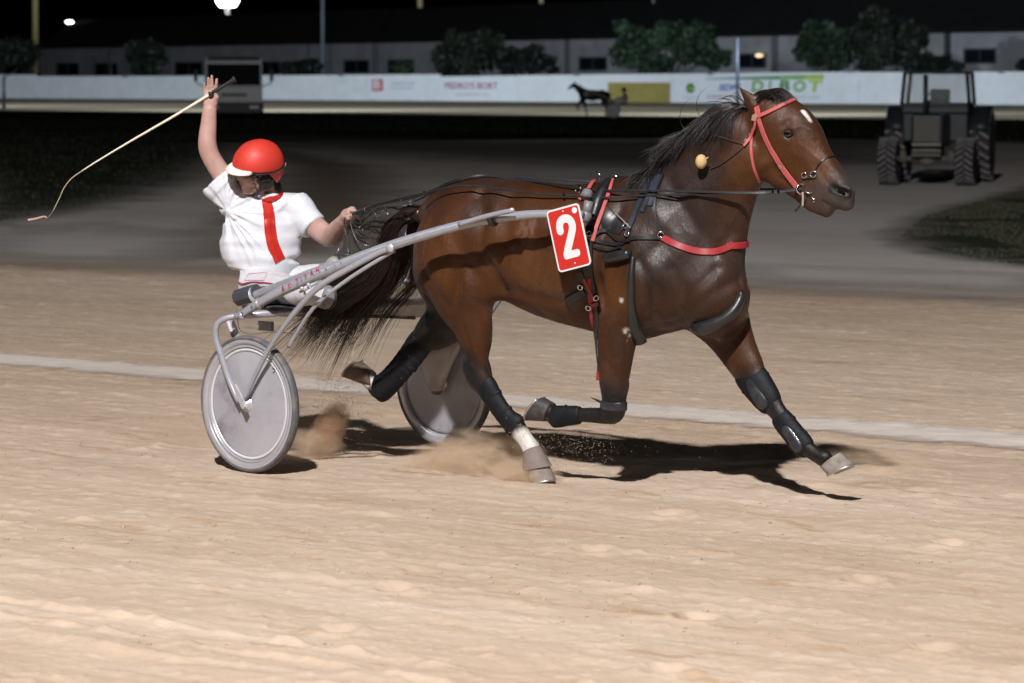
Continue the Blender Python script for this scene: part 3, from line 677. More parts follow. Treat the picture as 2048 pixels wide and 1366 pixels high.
# ------------------------------------------------------------------ trees
def leaf_mat(name, col):
    m, nt, b = new_mat(name); g = N(nt, 'ShaderNodeNewGeometry'); n = N(nt, 'ShaderNodeTexNoise', i_Scale=0.9, i_Detail=3.0)
    nt.links.new(g.outputs['Position'], n.inputs['Vector'])
    r = ramp(nt, n.outputs['Fac'], [(0.35, tuple(c * 0.5 for c in col)), (0.65, tuple(c * 1.5 for c in col))]); nt.links.new(r.outputs['Color'], b.inputs['Base Color'])
    b.inputs['Roughness'].default_value = 0.6; return m
m_leaf_g = leaf_mat('leaf_green', (0.022, 0.048, 0.022)); m_leaf_d = leaf_mat('leaf_dark', (0.006, 0.009, 0.005)); m_leaf_k = leaf_mat('leaf_olive', (0.016, 0.024, 0.013)); m_bark = simple('tree_bark', (0.06, 0.05, 0.04), 0.9, var=0.3)
def tree(label, lobes, Y, mat, n=5200, trunk=None, name='tree', group='trees between wall and warehouse', cat='tree', leaf=0.22):
    """lobes: (px, py, rx_px, ry_px)"""
    cx = np.mean([l[0] for l in lobes]); g = at(cx, 150, Y); g[2] = -0.06
    o = thing(name, label, cat, tuple(g), 0, group)
    Vs = []; wts = np.array([l[2] * l[3] for l in lobes], float); wts /= wts.sum(); allc = []
    for (px, py, rx, ry), wt in zip(lobes, wts):
        c = at(px, py, Y + rnd.uniform(-0.6, 0.6)); s = mpp(Y); k = int(n * wt)
        ncl = 26; cd = nr.normal(size=(ncl, 3)); cd /= np.linalg.norm(cd, axis=1)[:, None]; cr = 0.50 + 0.42 * nr.rand(ncl, 1)
        cl = c + cd * cr * np.array([rx * s, (rx + ry) / 2 * s * 0.8, ry * s])
        w = nr.randint(0, ncl, k); d = nr.normal(size=(k, 3)); d /= np.linalg.norm(d, axis=1)[:, None]
        q = cl[w] + d * (nr.rand(k, 1) ** 0.5) * np.array([rx, (rx + ry) / 2, ry]) * s * 0.34
        allc.append(q)
    q = np.vstack(allc); q[:, 2] = np.maximum(q[:, 2], 0.1); k = len(q)
    a = nr.normal(size=(k, 3)); a /= np.linalg.norm(a, axis=1)[:, None]; c2 = np.cross(a, nr.normal(size=(k, 3))); c2 /= np.linalg.norm(c2, axis=1)[:, None]
    sz = leaf * (0.6 + 0.8 * nr.rand(k, 1)); V = np.stack([q - a * sz, q + c2 * sz * 0.55, q + a * sz, q - c2 * sz * 0.55], 1).reshape(-1, 3)
    mesh_np('crown', V - np.array(g), np.arange(4 * k).reshape(k, 4), mat, o)
    base = np.array(g); tops_ = [at(l[0], l[1] + l[3] * 0.2, Y) for l in lobes]
    geo = [tube([base, base + [0.05, 0, 0.9], base + [0, 0, 1.6]], [0.28, 0.2, 0.17], 9)]
    for t_ in tops_:
        m_ = (base + [0, 0, 1.3]) * 0.5 + t_ * 0.5 + np.array([rnd.uniform(-.3, .3), 0, 0.2]); geo.append(tube(catmull([base + [0, 0, 1.3], m_, t_], 4), [0.14, 0.05], 7))
    mk('trunk', geo, m_bark, o)
    return o
tree('dark tree at the left edge behind the white wall', [(10, 110, 45, 40), (50, 118, 32, 46), (-40, 105, 50, 45)], 290, m_leaf_k)
tree('round clipped tree in front of the warehouse, left of the truck', [(292, 114, 43, 36), (292, 105, 35, 28), (290, 135, 35, 20)], 285, m_leaf_k)
tree('low dark bush right of the truck', [(590, 137, 38, 15), (620, 135, 24, 16)], 262, m_leaf_d, 2600, name='bush', cat='bush', group='bushes behind the wall')
tree('small green shrub before a warehouse window', [(805, 138, 22, 14)], 255, m_leaf_g, 1500, name='bush', cat='bush', group='bushes behind the wall', leaf=0.16)
tree('tall dark tree left of the picture middle', [(925, 105, 55, 48), (965, 98, 40, 45), (895, 118, 32, 36)], 250, m_leaf_k, 6000)
tree('lower black tree beside the tall dark one', [(1055, 120, 56, 30), (1090, 130, 28, 20), (1020, 125, 35, 30)], 246, m_leaf_d, 4500)
tree('large spreading green tree above the ochre banner', [(1262, 88, 52, 46), (1330, 92, 50, 48), (1385, 84, 48, 44), (1425, 112, 38, 28), (1300, 122, 55, 20)], 232, m_leaf_g, 9000)
tree('green tree behind the wall above the trotting horse head', [(1640, 88, 52, 44), (1680, 100, 45, 40), (1620, 110, 38, 30)], 224, m_leaf_g, 7000)
tree('tallest broad tree left of the tractor', [(1760, 78, 60, 54), (1810, 85, 50, 50), (1745, 115, 50, 28)], 220, m_leaf_k, 7500)
tree('dark bushy tree behind the tractor', [(1862, 125, 36, 22), (1900, 135, 30, 12), (1840, 128, 30, 22)], 218, m_leaf_d, 3500)
tree('dark bush at the right edge behind the wall', [(2050, 130, 18, 14)], 214, m_leaf_d, 1400, name='bush', cat='bush', group='bushes behind the wall')
# ================================================================== THE HORSE
TH = R(34.0)
HO = np.array([0.169, 14.883, 0.0]); hv = np.array([math.cos(TH), -math.sin(TH), 0]); lv = np.array([math.sin(TH), math.cos(TH), 0])
def hp(px, py, lat=0.0):
    P = on_plane(px, py, HO + lv * lat, lv); d = P - HO
    return np.array([d @ hv, d @ lv, d[2]])
def hw(q): return HO + hv * q[0] + lv * q[1] + np.array([0, 0, q[2]])
def hs(q): return hw(q)[1] / FPX                  # metres per px at a horse-local point
horse = thing('horse', 'bay brown trotting horse with black legs and red bridle pulling the racing sulky', 'horse', tuple(HO), -TH)
S = Sculpt((-1.45, -0.46, -0.02), (1.95, 0.42, 2.05), 0.0085)
def catrows(rows): return catmull(rows, 4)
def chain(S, rows, k=0.03, side=(0, 1, 0), op='add', cap=None):
    """rows: (px, py, lat, r_perp_px, half_width_m)"""
    rows = [tuple(r) for r in catmull(rows, 4)] if len(rows) > 2 else rows
    P = [hp(a, b, c) for a, b, c, d, e in rows]; Rr = [(e, d * hs(p)) for (a, b, c, d, e), p in zip(rows, P)]
    S.chain(P, Rr, side, k, op, cap)
# trunk
chain(S, [(905, 458, 0, 66, .15), (938, 455, 0, 86, .235), (1000, 470, 0, 104, .255), (1080, 496, 0, 124, .275), (1160, 512, 0, 137, .28),
          (1240, 518, 0, 149, .25), (1310, 530, 0, 146, .215), (1388, 560, 0, 100, .185)], k=0.05, cap=0.13)
chain(S, [(1240, 400, 0, 44, .085), (1310, 400, 0, 52, .085)], k=0.06)                       # withers
chain(S, [(900, 405, 0, 32, .10), (980, 392, 0, 28, .13), (1100, 398, 0, 24, .10)], k=0.06)   # croup and loin
chain(S, [(852, 432, 0, 26, .05), (880, 415, 0, 28, .09)], k=0.06)                            # tail head
# neck
chain(S, [(1335, 484, 0, 120, .165), (1378, 428, 0, 106, .135), (1425, 352, 0, 88, .105), (1468, 305, 0, 76, .085), (1500, 270, 0, 66, .075)], k=0.06)
chain(S, [(1330, 350, 0, 34, .05), (1400, 285, 0, 32, .045), (1460, 232, 0, 28, .04)], k=0.05)  # crest
chain(S, [(1482, 378, 0, 22, .035), (1452, 450, 0, 32, .060), (1436, 525, 0, 44, .085)], k=0.07)
chain(S, [(1425, 545, 0, 50, .12), (1442, 590, .02, 42, .13), (1438, 640, .05, 34, .09)], k=0.07)   # breast bone
# head
chain(S, [(1530, 232, 0, 44, .075), (1562, 250, 0, 52, .092), (1590, 272, 0, 50, .088), (1612, 300, 0, 44, .068)], k=0.035)
chain(S, [(1606, 292, 0, 40, .062), (1640, 338, 0, 35, .048), (1664, 372, 0, 34, .046)], k=0.035)
chain(S, [(1664, 372, 0, 35, .05), (1682, 392, 0, 30, .052)], k=0.03)
chain(S, [(1560, 285, 0, 58, .07), (1588, 320, 0, 50, .052), (1628, 366, 0, 40, .042), (1660, 396, 0, 34, .042)], k=0.035)
chain(S, [(1528, 215, 0, 34, .06), (1560, 205, 0, 26, .06)], k=0.03)
for sgn in (-1, 1):
    chain(S, [(1546, 318, sgn * .045, 52, .034), (1540, 300, sgn * .045, 46, .035)], k=0.03)      # jaw discs
    chain(S, [(1590, 262, sgn * .072, 12, .018), (1568, 248, sgn * .072, 12, .02)], k=0.02)       # brow
    chain(S, [(1582, 290, sgn * .066, 9, .014), (1630, 330, sgn * .046, 7, .012)], k=0.02)        # cheek ridge
chain(S, [(1545, 335, 0, 34, .045), (1596, 372, 0, 22, .032), (1632, 405, 0, 20, .030)], k=0.03)
chain(S, [(1632, 405, 0, 20, .03), (1655, 420, 0, 17, .033)], k=0.02)                         # chin, lower lip
chain(S, [(1688, 392, 0, 25, .044), (1694, 408, 0, 16, .036)], k=0.015)                       # upper lip
for sgn in (-1, 1):
    S.cone(hp(1680, 380, sgn * .040), hp(1698, 384, sgn * .036), (.014, .028), (.016, .026), k=0.02)   # nostril rim
    c = hp(1684, 381, sgn * .062); e = hp(1702, 389, sgn * .052)
    S.cone(hp(1668, 377, sgn * .056), hp(1696, 388, sgn * .052), (.022, .008), (.022, .015), k=0.008, op='cut')
    S.ell(hp(1577, 268, sgn * .098), (.024, .014, .015), k=0.016, op='cut')
    a = hp(1612, 378, sgn * .040); b_ = hp(1640, 392, sgn * .042); c_ = hp(1662, 417, sgn * .036)
    S.cone(a, b_, .0045, .005, k=0.006, op='cut'); S.cone(b_, c_, .005, .005, k=0.006, op='cut')      # mouth line
# near ear, laid back
S.cone(hp(1532, 226, -.055), hp(1503, 203, -.065), (.024, .052), (.018, .038), k=0.03)
S.cone(hp(1503, 203, -.065), hp(1472, 167, -.075), (.016, .036), (.003, .004), k=0.015)
S.cone(hp(1512, 204, -.086), hp(1484, 178, -.094), (.010, .015), (.006, .006), k=0.008, op='cut')
S.cone(hp(1535, 205, .055), hp(1520, 180, .07), (.014, .028), (.004, .006), k=0.02)
# hindquarters
chain(S, [(893, 468, -.13, 66, .12), (908, 540, -.155, 66, .115), (945, 585, -.165, 48, .085)], k=0.06)
chain(S, [(908, 540, -.155, 66, .10), (928, 600, -.15, 60, .085), (947, 650, -.14, 40, .062), (953, 700, -.13, 27, .046)], k=0.04)
chain(S, [(955, 700, -.13, 23, .044), (951, 742, -.125, 26, .036), (964, 766, -.122, 23, .034)], k=0.02)
chain(S, [(938, 690, -.132, 9, .016), (934, 738, -.125, 13, .020)], k=0.02)                    # achilles and point of hock
chain(S, [(964, 766, -.122, 22, .033), (992, 808, -.115, 17, .026), (1018, 838, -.11, 16, .026), (1034, 856, -.108, 20, .030)], k=0.018)
chain(S, [(1034, 856, -.108, 19, .029), (1054, 884, -.10, 16, .027), (1064, 900, -.10, 19, .032)], k=0.016)
chain(S, [(880, 500, .12, 60, .11), (895, 560, .14, 60, .10), (925, 610, .135, 48, .085)], k=0.06)
chain(S, [(925, 610, .135, 50, .08), (890, 648, .13, 42, .055), (852, 668, .125, 33, .042)], k=0.035)
chain(S, [(852, 664, .125, 28, .038), (842, 684, .122, 27, .034)], k=0.02)
chain(S, [(842, 684, .122, 24, .033), (805, 735, .118, 20, .028), (772, 772, .115, 19, .028), (757, 783, .113, 21, .030)], k=0.02)
chain(S, [(757, 783, .113, 18, .028), (741, 762, .11, 15, .026), (732, 752, .11, 18, .032)], k=0.014)
# forelegs
chain(S, [(1262, 470, -.14, 62, .075), (1290, 540, -.165, 66, .085), (1255, 590, -.16, 56, .075), (1243, 620, -.155, 47, .070)], k=0.05)
chain(S, [(1240, 620, -.155, 50, .070), (1234, 680, -.15, 41, .060), (1230, 740, -.142, 33, .048), (1228, 790, -.135, 26, .040)], k=0.03)
chain(S, [(1228, 790, -.135, 23, .038), (1228, 818, -.13, 24, .038), (1222, 833, -.13, 18, .032)], k=0.018)
chain(S, [(1218, 832, -.13, 17, .028), (1170, 830, -.125, 14, .024), (1128, 832, -.12, 14, .024), (1106, 834, -.118, 18, .029)], k=0.015)
chain(S, [(1106, 834, -.118, 16, .027), (1094, 820, -.115, 15, .025), (1088, 817, -.115, 19, .032)], k=0.012)
chain(S, [(1370, 560, .10, 80, .09), (1420, 610, .13, 62, .085), (1452, 655, .135, 46, .070)], k=0.05)
chain(S, [(1450, 650, .135, 52, .070), (1478, 705, .13, 38, .054), (1504, 750, .125, 30, .044)], k=0.03)
chain(S, [(1504, 750, .125, 27, .042), (1526, 783, .12, 26, .040), (1545, 810, .118, 21, .034)], k=0.02)
chain(S, [(1545, 810, .118, 20, .031), (1580, 856, .112, 16, .026), (1608, 892, .108, 18, .029)], k=0.018)
chain(S, [(1608, 892, .108, 17, .028), (1636, 912, .105, 14, .026), (1652, 918, .105, 18, .032)], k=0.014)
# muscle masses on both sides
for sgn in (-1, 1):
    def E(px, py, lat, rx, ry, rl, rot=0.0, k=0.04, op='add'):
        c = hp(px, py, -abs(lat)); s = hs(c); c[1] *= -sgn; a = R(rot); M = np.array([[math.cos(a), 0, math.sin(a)], [0, 1, 0], [-math.sin(a), 0, math.cos(a)]]).T
        S.ell(c, (rx * s, rl, ry * s), M.T, k, op)
    E(1330, 490, .135, 36, 100, .070, -24)       # scapula
    E(1272, 560, .165, 56, 56, .075, 15)         # triceps
    E(1398, 588, .09, 50, 56, .085, 30)          # breast
    E(925, 478, .165, 74, 66, .085, 10)          # gluteal
    E(866, 520, .145, 40, 72, .08, 12)           # hamstrings
    E(985, 552, .155, 34, 50, .07, -10)          # stifle
    E(1048, 505, .375, 40, 80, .11, 8, 0.08, 'cut')   # flank hollow
    E(1205, 470, .36, 14, 90, .10, -10, 0.07, 'cut')  # behind the shoulder
    E(1348, 430, .26, 11, 100, .08, 35, 0.06, 'cut')  # shoulder to neck groove
    E(1318, 610, .235, 11, 52, .05, -12, 0.04, 'cut')  # front of the forearm
    E(1196, 600, .245, 12, 50, .05, 5, 0.04, 'cut')   # behind the elbow
    E(905, 590, .285, 9, 60, .06, 12, 0.05, 'cut')    # between the thigh muscles
# jugular groove and the hollow between the breast muscles
for sgn in (-1, 1):
    a, b_ = hp(1490, 365, -.105), hp(1400, 500, -.175); a[1] *= -sgn; b_[1] *= -sgn
    S.cone(a, b_, .016, .026, k=0.05, op='cut')
V, Q = S.mesh(); V1 = relax(V, Q, 4, 0.5); V2 = relax(V1, Q, 26, 0.55)
w_ = np.clip((1.02 - V[:, 0]) / 0.15, 0, 1) * np.clip((V[:, 2] - 0.62) / 0.12, 0, 1)
w_ = np.maximum(w_, np.clip((V[:, 2] - 1.0) / 0.1, 0, 1) * np.clip((1.16 - V[:, 0]) / 0.1, 0, 1))[:, None]
V = V1 * (1 - w_) + V2 * w_
# veins and fine muscle ripple
Nn = normals_np(V, Q)
rip = (vn3(V * [1, 1, 0.6], 18, 3) - 0.5) * 0.0034 + (vn3(V, 6, 5) - 0.5) * 0.005
body_w = np.clip((V[:, 2] - 0.75) / 0.2, 0, 1) * np.clip((1.38 - V[:, 0]) / 0.15, 0.15, 1)
V = V + Nn * (rip * body_w)[:, None]
def segw(V, a, b, r):
    a = np.asarray(a); b = np.asarray(b); d = b - a; t = np.clip(((V - a) @ d) / (d @ d), 0, 1); return np.clip(1.5 - np.linalg.norm(V - a - t[:, None] * d, axis=1) / r, 0, 1)
def vein(pix, lat, w=0.0045, h=0.0016):
    global V
    P = [hp(x, y, lat) for x, y in pix]; P = catmull(P, 5); P2 = P.copy()
    m = np.zeros(len(V))
    for i in range(len(P) - 1):
        a, b = P[i][[0, 2]], P[i + 1][[0, 2]]; d = b - a; q = V[:, [0, 2]] - a; t = np.clip((q @ d) / (d @ d), 0, 1); m = np.maximum(m, np.exp(-(np.linalg.norm(q - t[:, None] * d, axis=1) / w) ** 2))
    side = (V[:, 1] * lat > 0); V = V + Nn * (m * side * h)[:, None]
vein([(1330, 505), (1352, 530), (1350, 560), (1372, 590)], -.2); vein([(1352, 530), (1372, 522), (1385, 545)], -.2); vein([(1090, 590), (1160, 610), (1200, 600)], -.25, .007)
vein([(1590, 300), (1612, 330), (1640, 352)], -.06, .004, .002); vein([(1400, 640), (1420, 600), (1440, 580)], -.15)
def crease(pix, w, h, both=True):
    vein(pix, -.2, w, h)
    if both:                                     # the same line mirrored to the far side of the body
        global V
        P = catmull([hp(x, y, -.2) for x, y in pix], 5); m = np.zeros(len(V))
        for i in range(len(P) - 1):
            a, b = P[i][[0, 2]], P[i + 1][[0, 2]]; d = b - a; q = V[:, [0, 2]] - a; t = np.clip((q @ d) / (d @ d), 0, 1); m = np.maximum(m, np.exp(-(np.linalg.norm(q - t[:, None] * d, axis=1) / w) ** 2))
        V = V + Nn * (m * (V[:, 1] > 0.06) * h)[:, None]
crease([(872, 436), (856, 500), (874, 560), (908, 612)], 0.024, -0.0104)
crease([(955, 392), (978, 440), (976, 500), (998, 545), (1006, 585)], 0.036, -0.0208)
crease([(905, 470), (935, 530), (960, 590)], 0.043, 0.0083)
crease([(1015, 400), (1030, 470), (1020, 540)], 0.055, -0.0125)
crease([(1322, 365), (1372, 440), (1415, 515), (1438, 560)], 0.036, -0.0114)
crease([(1285, 395), (1322, 440), (1356, 505)], 0.036, 0.0083)
crease([(1236, 420), (1208, 490), (1203, 560), (1214, 615)], 0.029, -0.0156)
crease([(1290, 520), (1312, 575), (1304, 640)], 0.024, -0.0135)
crease([(1318, 655), (1372, 622), (1420, 585), (1462, 545)], 0.027, -0.0094)
crease([(1360, 600), (1392, 570), (1412, 540)], 0.022, -0.0083)
crease([(1345, 540), (1365, 600), (1345, 650)], 0.027, -0.0083)
crease([(1012, 572), (1090, 598), (1180, 606)], 0.036, -0.0094)
for x in (1062, 1086, 1110, 1134, 1158): crease([(x, 435), (x - 6, 500), (x - 22, 565)], 0.014, -0.0034)
crease([(1488, 372), (1452, 440), (1412, 505)], 0.027, -0.0125)
crease([(1500, 330), (1470, 400), (1440, 460)], 0.024, 0.0083)
crease([(1330, 405), (1400, 335), (1470, 275)], 0.034, -0.0073)
crease([(1256, 630), (1250, 700), (1243, 765)], 0.016, -0.0062, False); crease([(1222, 650), (1219, 720), (1219, 780)], 0.012, -0.0042, False)
crease([(958, 600), (966, 650), (968, 705)], 0.014, -0.0062, False); crease([(932, 655), (938, 700), (940, 728)], 0.012, -0.0073, False)
# bones of the face
crease([(1574, 288), (1606, 318), (1636, 342)], .009, .0045); crease([(1600, 282), (1630, 318), (1655, 352)], .012, -.004)
crease([(1556, 244), (1548, 252)], .014, -.008); crease([(1600, 330), (1622, 362), (1640, 376)], .013, -.005)
crease([(1515, 300), (1520, 345), (1548, 372)], .012, -.006); crease([(1560, 262), (1578, 252), (1594, 262)], .008, .005)
crease([(1655, 372), (1680, 366), (1704, 378)], .008, .004); crease([(1652, 384), (1668, 402), (1690, 404)], .007, .003)
Vr = relax(V, Q, 2, .5); V = Vr
KP = dict(hockN=hp(951, 742, -.125), hockF=hp(852, 664, .125), kneeN=hp(1228, 800, -.135), kneeF=hp(1526, 783, .12))
def horse_col(V):
    n = vn3(V, 9, 8); n2 = vn3(V, 3, 9)
    brown = np.array([0.066, 0.0195, 0.0030]); dark = np.array([0.015, 0.0058, 0.0026]); black = np.array([0.0065, 0.0055, 0.0055]); grey = np.array([0.050, 0.040, 0.038])
    C = brown + (dark - brown) * np.clip((n2 * 1.1 + n * 0.5 - 0.48), 0, 0.75)[:, None]
    def mixc(C, c, w): return C + (np.asarray(c) - C) * np.clip(w, 0, 1)[:, None]
    f, l, z = V[:, 0], V[:, 1], V[:, 2]
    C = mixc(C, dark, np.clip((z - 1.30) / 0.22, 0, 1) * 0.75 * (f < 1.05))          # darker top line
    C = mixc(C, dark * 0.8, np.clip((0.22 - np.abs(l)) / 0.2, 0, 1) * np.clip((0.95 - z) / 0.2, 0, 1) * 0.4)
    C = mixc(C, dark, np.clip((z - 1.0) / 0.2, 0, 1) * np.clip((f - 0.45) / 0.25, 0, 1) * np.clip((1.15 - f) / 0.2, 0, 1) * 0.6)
    def blob(x, y, r): c = hp(x, y, -.2); return np.clip(1.5 - np.hypot(f - c[0], z - c[2]) / r, 0, 1)
    sweat = np.array([0.024, 0.0135, 0.0110])
    C = mixc(C, sweat, np.maximum(blob(1375, 520, .26), blob(1330, 430, .24)) * (.45 + .6 * n))       # sweat-darkened shoulder and neck base
    C = mixc(C, (0.092, 0.031, 0.0045), np.maximum(np.maximum(blob(1080, 540, .30), blob(900, 520, .16)), np.maximum(blob(1235, 590, .13), blob(1500, 320, .13))) * (.25 + .5 * n2))
    C = mixc(C, sweat, np.maximum(blob(930, 400, .16), blob(1150, 440, .14)) * (n > .45) * .5)
    # legs black from above knee / hock down
    rows = [((936, 715, -.13), (958, 775, -.12), (1034, 856, -.108), .075), ((960, 600, .13), (852, 664, .125), (757, 783, .113), .13),
            ((1229, 792, -.13), (1228, 835, -.13), (1100, 832, -.118), .095), ((1500, 745, .125), (1526, 783, .12), (1608, 892, .108), .055)]
    for a, b, c, r in rows:
        w = np.maximum(segw(V, hp(*a), hp(*b), r), segw(V, hp(*b), hp(*c), r)); C = mixc(C, black, w * 1.3 - 0.1 + n * 0.1)
    C = mixc(C, black, segw(V, hp(1608, 892, .108), hp(1655, 918, .105), .045) * 1.3)
    C = mixc(C, black, segw(V, hp(1106, 834, -.118), hp(1085, 817, -.115), .045) * 1.3)
    C = mixc(C, (0.62, 0.58, 0.55), segw(V, hp(1046, 872, -.10), hp(1066, 902, -.10), .040) * 2)          # white socks
    C = mixc(C, (0.62, 0.58, 0.55), segw(V, hp(744, 764, .11), hp(732, 752, .11), .034) * 2)
    # face: dark grey muzzle, white star
    C = mixc(C, grey * 0.95, np.clip(segw(V, hp(1690, 395), hp(1650, 392), .105) * 0.9 + (n - .5) * .3, 0, .9) * (segw(V, hp(1690, 395), hp(1650, 392), .105) > 0))
    C = mixc(C, black, segw(V, hp(1650, 418), hp(1620, 400), .03) * 0.5)
    C = mixc(C, (0.13, 0.055, 0.030), segw(V, hp(1618, 290, -.04), hp(1655, 350, -.04), .035) * 0.45)
    for sg in (-1, 1): C = mixc(C, (0.006, 0.004, 0.004), segw(V, hp(1666, 377, sg * .052), hp(1698, 389, sg * .048), .021) * 1.6)
    C = mixc(C, black, segw(V, hp(1580, 267, -.1), hp(1574, 268, -.1), .024) * 0.6)
    C = mixc(C, (0.65, 0.63, 0.62), (segw(V, hp(1606, 226, -.03), hp(1618, 244, -.03), .012)) * 2.0)
    # pale dried foam
    for (x, y, la, r, s_) in ((1252, 600, -.22, .014, 1.0), (1253, 665, -.21, .024, .9), (1246, 684, -.21, .016, .9), (1488, 632, .1, .014, .8), (1452, 680, .1, .020, .30), (1215, 570, -.2, .02, .12), (1040, 482, -.25, .05, .10), (1060, 455, -.25, .05, .08)):
        c = hp(x, y, la); d = np.hypot(V[:, 0] - c[0], V[:, 2] - c[2]) / r; side = (l * la > 0)
        C = mixc(C, (0.50, 0.45, 0.41), np.clip((1.15 - d) * 1.5, 0, 1) * np.clip((vn3(V * [1, 1, .35], 75, 4) - .48) * 6, 0, 1) * side * s_)
    return C
m_coat, nt, b = new_mat('sweaty_bay_coat'); L = nt.links
att = N(nt, 'ShaderNodeAttribute', attribute_name='tint'); tc = N(nt, 'ShaderNodeTexCoord')
mp = N(nt, 'ShaderNodeMapping'); mp.inputs['Scale'].default_value = (1, 1, 0.35); L.new(tc.outputs['Object'], mp.inputs['Vector'])
n1 = N(nt, 'ShaderNodeTexNoise', i_Scale=140.0, i_Detail=4.0); L.new(mp.outputs['Vector'], n1.inputs['Vector'])
n2 = N(nt, 'ShaderNodeTexNoise', i_Scale=5.0, i_Detail=6.0, i_Roughness=0.65); L.new(tc.outputs['Object'], n2.inputs['Vector'])
mx = N(nt, 'ShaderNodeMix', data_type='RGBA', blend_type='MULTIPLY'); mx.inputs['Factor'].default_value = 0.5
r1 = ramp(nt, n1.outputs['Fac'], [(0.3, (0.5, 0.5, 0.5)), (0.7, (1.3, 1.3, 1.3))]); L.new(att.outputs['Color'], mx.inputs['A']); L.new(r1.outputs['Color'], mx.inputs['B']); L.new(mx.outputs['Result'], b.inputs['Base Color'])
rr = N(nt, 'ShaderNodeMapRange'); rr.inputs['From Min'].default_value = 0.35; rr.inputs['From Max'].default_value = 0.65; rr.inputs['To Min'].default_value = 0.40; rr.inputs['To Max'].default_value = 0.62
L.new(n2.outputs['Fac'], rr.inputs['Value']); L.new(rr.outputs['Result'], b.inputs['Roughness'])
n6 = N(nt, 'ShaderNodeTexNoise', i_Scale=6.5, i_Detail=7.0, i_Roughness=0.7, i_Distortion=0.5); L.new(tc.outputs['Object'], n6.inputs['Vector'])
wet = N(nt, 'ShaderNodeMapRange', clamp=True); wet.inputs['From Min'].default_value = 0.50; wet.inputs['From Max'].default_value = 0.62; wet.inputs['To Min'].default_value = 0.04; wet.inputs['To Max'].default_value = 0.55
L.new(n6.outputs['Fac'], wet.inputs['Value']); L.new(wet.outputs['Result'], b.inputs['Coat Weight'])
b.inputs['Specular IOR Level'].default_value = 0.30; b.inputs['Sheen Weight'].default_value = 0.04; b.inputs['Sheen Roughness'].default_value = 0.45; b.inputs['Sheen Tint'].default_value = (0.85, 0.85, 1.0, 1)
b.inputs['Coat Roughness'].default_value = 0.30
mp3 = N(nt, 'ShaderNodeMapping'); mp3.inputs['Scale'].default_value = (1, 1, 0.5); mp3.inputs['Rotation'].default_value = (0, .5, 0); L.new(tc.outputs['Object'], mp3.inputs['Vector'])
n3 = N(nt, 'ShaderNodeTexNoise', i_Scale=60.0, i_Detail=8.0, i_Roughness=0.72); L.new(mp3.outputs['Vector'], n3.inputs['Vector'])
bp = N(nt, 'ShaderNodeBump', i_Strength=0.75, i_Distance=0.0045); L.new(n3.outputs['Fac'], bp.inputs['Height']); L.new(bp.outputs['Normal'], b.inputs['Normal']); L.new(bp.outputs['Normal'], b.inputs['Coat Normal'])
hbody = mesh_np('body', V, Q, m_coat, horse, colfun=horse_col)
HV_w = np.array([HO + hv * p[0] + lv * p[1] + np.array([0, 0, p[2]]) for p in V[:0]]) if False else None
Mh = frame_of(horse); Mn = np.array(Mh)
VW = V @ Mn[:3, :3].T + Mn[:3, 3]
BVH = BVHTree.FromPolygons([tuple(v) for v in VW.tolist()], [tuple(int(i) for i in q) for q in Q], all_triangles=False)
print('horse verts', len(V))
# ================================================================== eye, hooves, leg boots
m_eye = simple('horse_eye', (0.006, 0.003, 0.0025), 0.22)
m_hoof = simple('hoof_horn', (0.17, 0.15, 0.14), 0.7, var=0.4, vscale=30, dirt=(0.36, 0.28, 0.21), dirt_amt=0.7)
m_hoofb = simple('hoof_brown', (0.11, 0.075, 0.055), 0.6, var=0.4, vscale=25, dirt=(0.33, 0.25, 0.18), dirt_amt=0.6)
m_shoe = simple('horseshoe_metal', (0.45, 0.42, 0.40), 0.4, metal=0.8)
m_boot = simple('neoprene_black', (0.006, 0.0065, 0.009), 0.6, var=0.3, vscale=25, bump=0.15, bscale=250, dirt=(0.045, 0.040, 0.038), dirt_amt=0.3, spec=0.22)
m_shell = simple('boot_shell_grey', (0.018, 0.020, 0.026), 0.36, var=0.3, vscale=18, coat=0.15, dirt=(0.10, 0.09, 0.085), dirt_amt=0.5, spec=0.35)
m_bell = simple('bell_boot_rubber', (0.17, 0.135, 0.125), 0.75, var=0.15, vscale=12)
for sgn in (-1, 1):
    e = hp(1577, 268, -.092); e[1] *= -sgn
    hd_ = mk('eye', [ellipsoid(e, (.017, .011, .010))], m_eye, horse, local=True)
    mk('eyelid', [tube([e + np.array([-.021, sgn * .005, -.001]), e + np.array([-.008, sgn * .0125, .012]), e + np.array([.010, sgn * .0125, .011]), e + np.array([.022, sgn * .004, -.002])], [.004, .0065, .0065, .004], 8),
                  tube([e + np.array([-.021, sgn * .005, -.002]), e + np.array([0, sgn * .012, -.011]), e + np.array([.022, sgn * .004, -.003])], [.003, .0045, .003], 8)], simple('eyelid_skin', (0.018, 0.008, 0.005), 0.6), hd_, local=True)
for sgn in (-1, 1):
    e = hp(1683, 382.5, -.0505); e[1] *= -sgn
    mk('nostril', [ellipsoid(e, (.021, .006, .0105), np.array([[.91, 0, .42], [0, 1, 0], [-.42, 0, .91]]))], simple('nostril_lining', (0.006, 0.003, 0.003), 0.9, spec=.1), horse, local=True)
m_hoofd = simple('hoof_black', (0.035, 0.032, 0.034), 0.6, var=0.4, vscale=30, dirt=(0.25, 0.20, 0.16), dirt_amt=0.4)
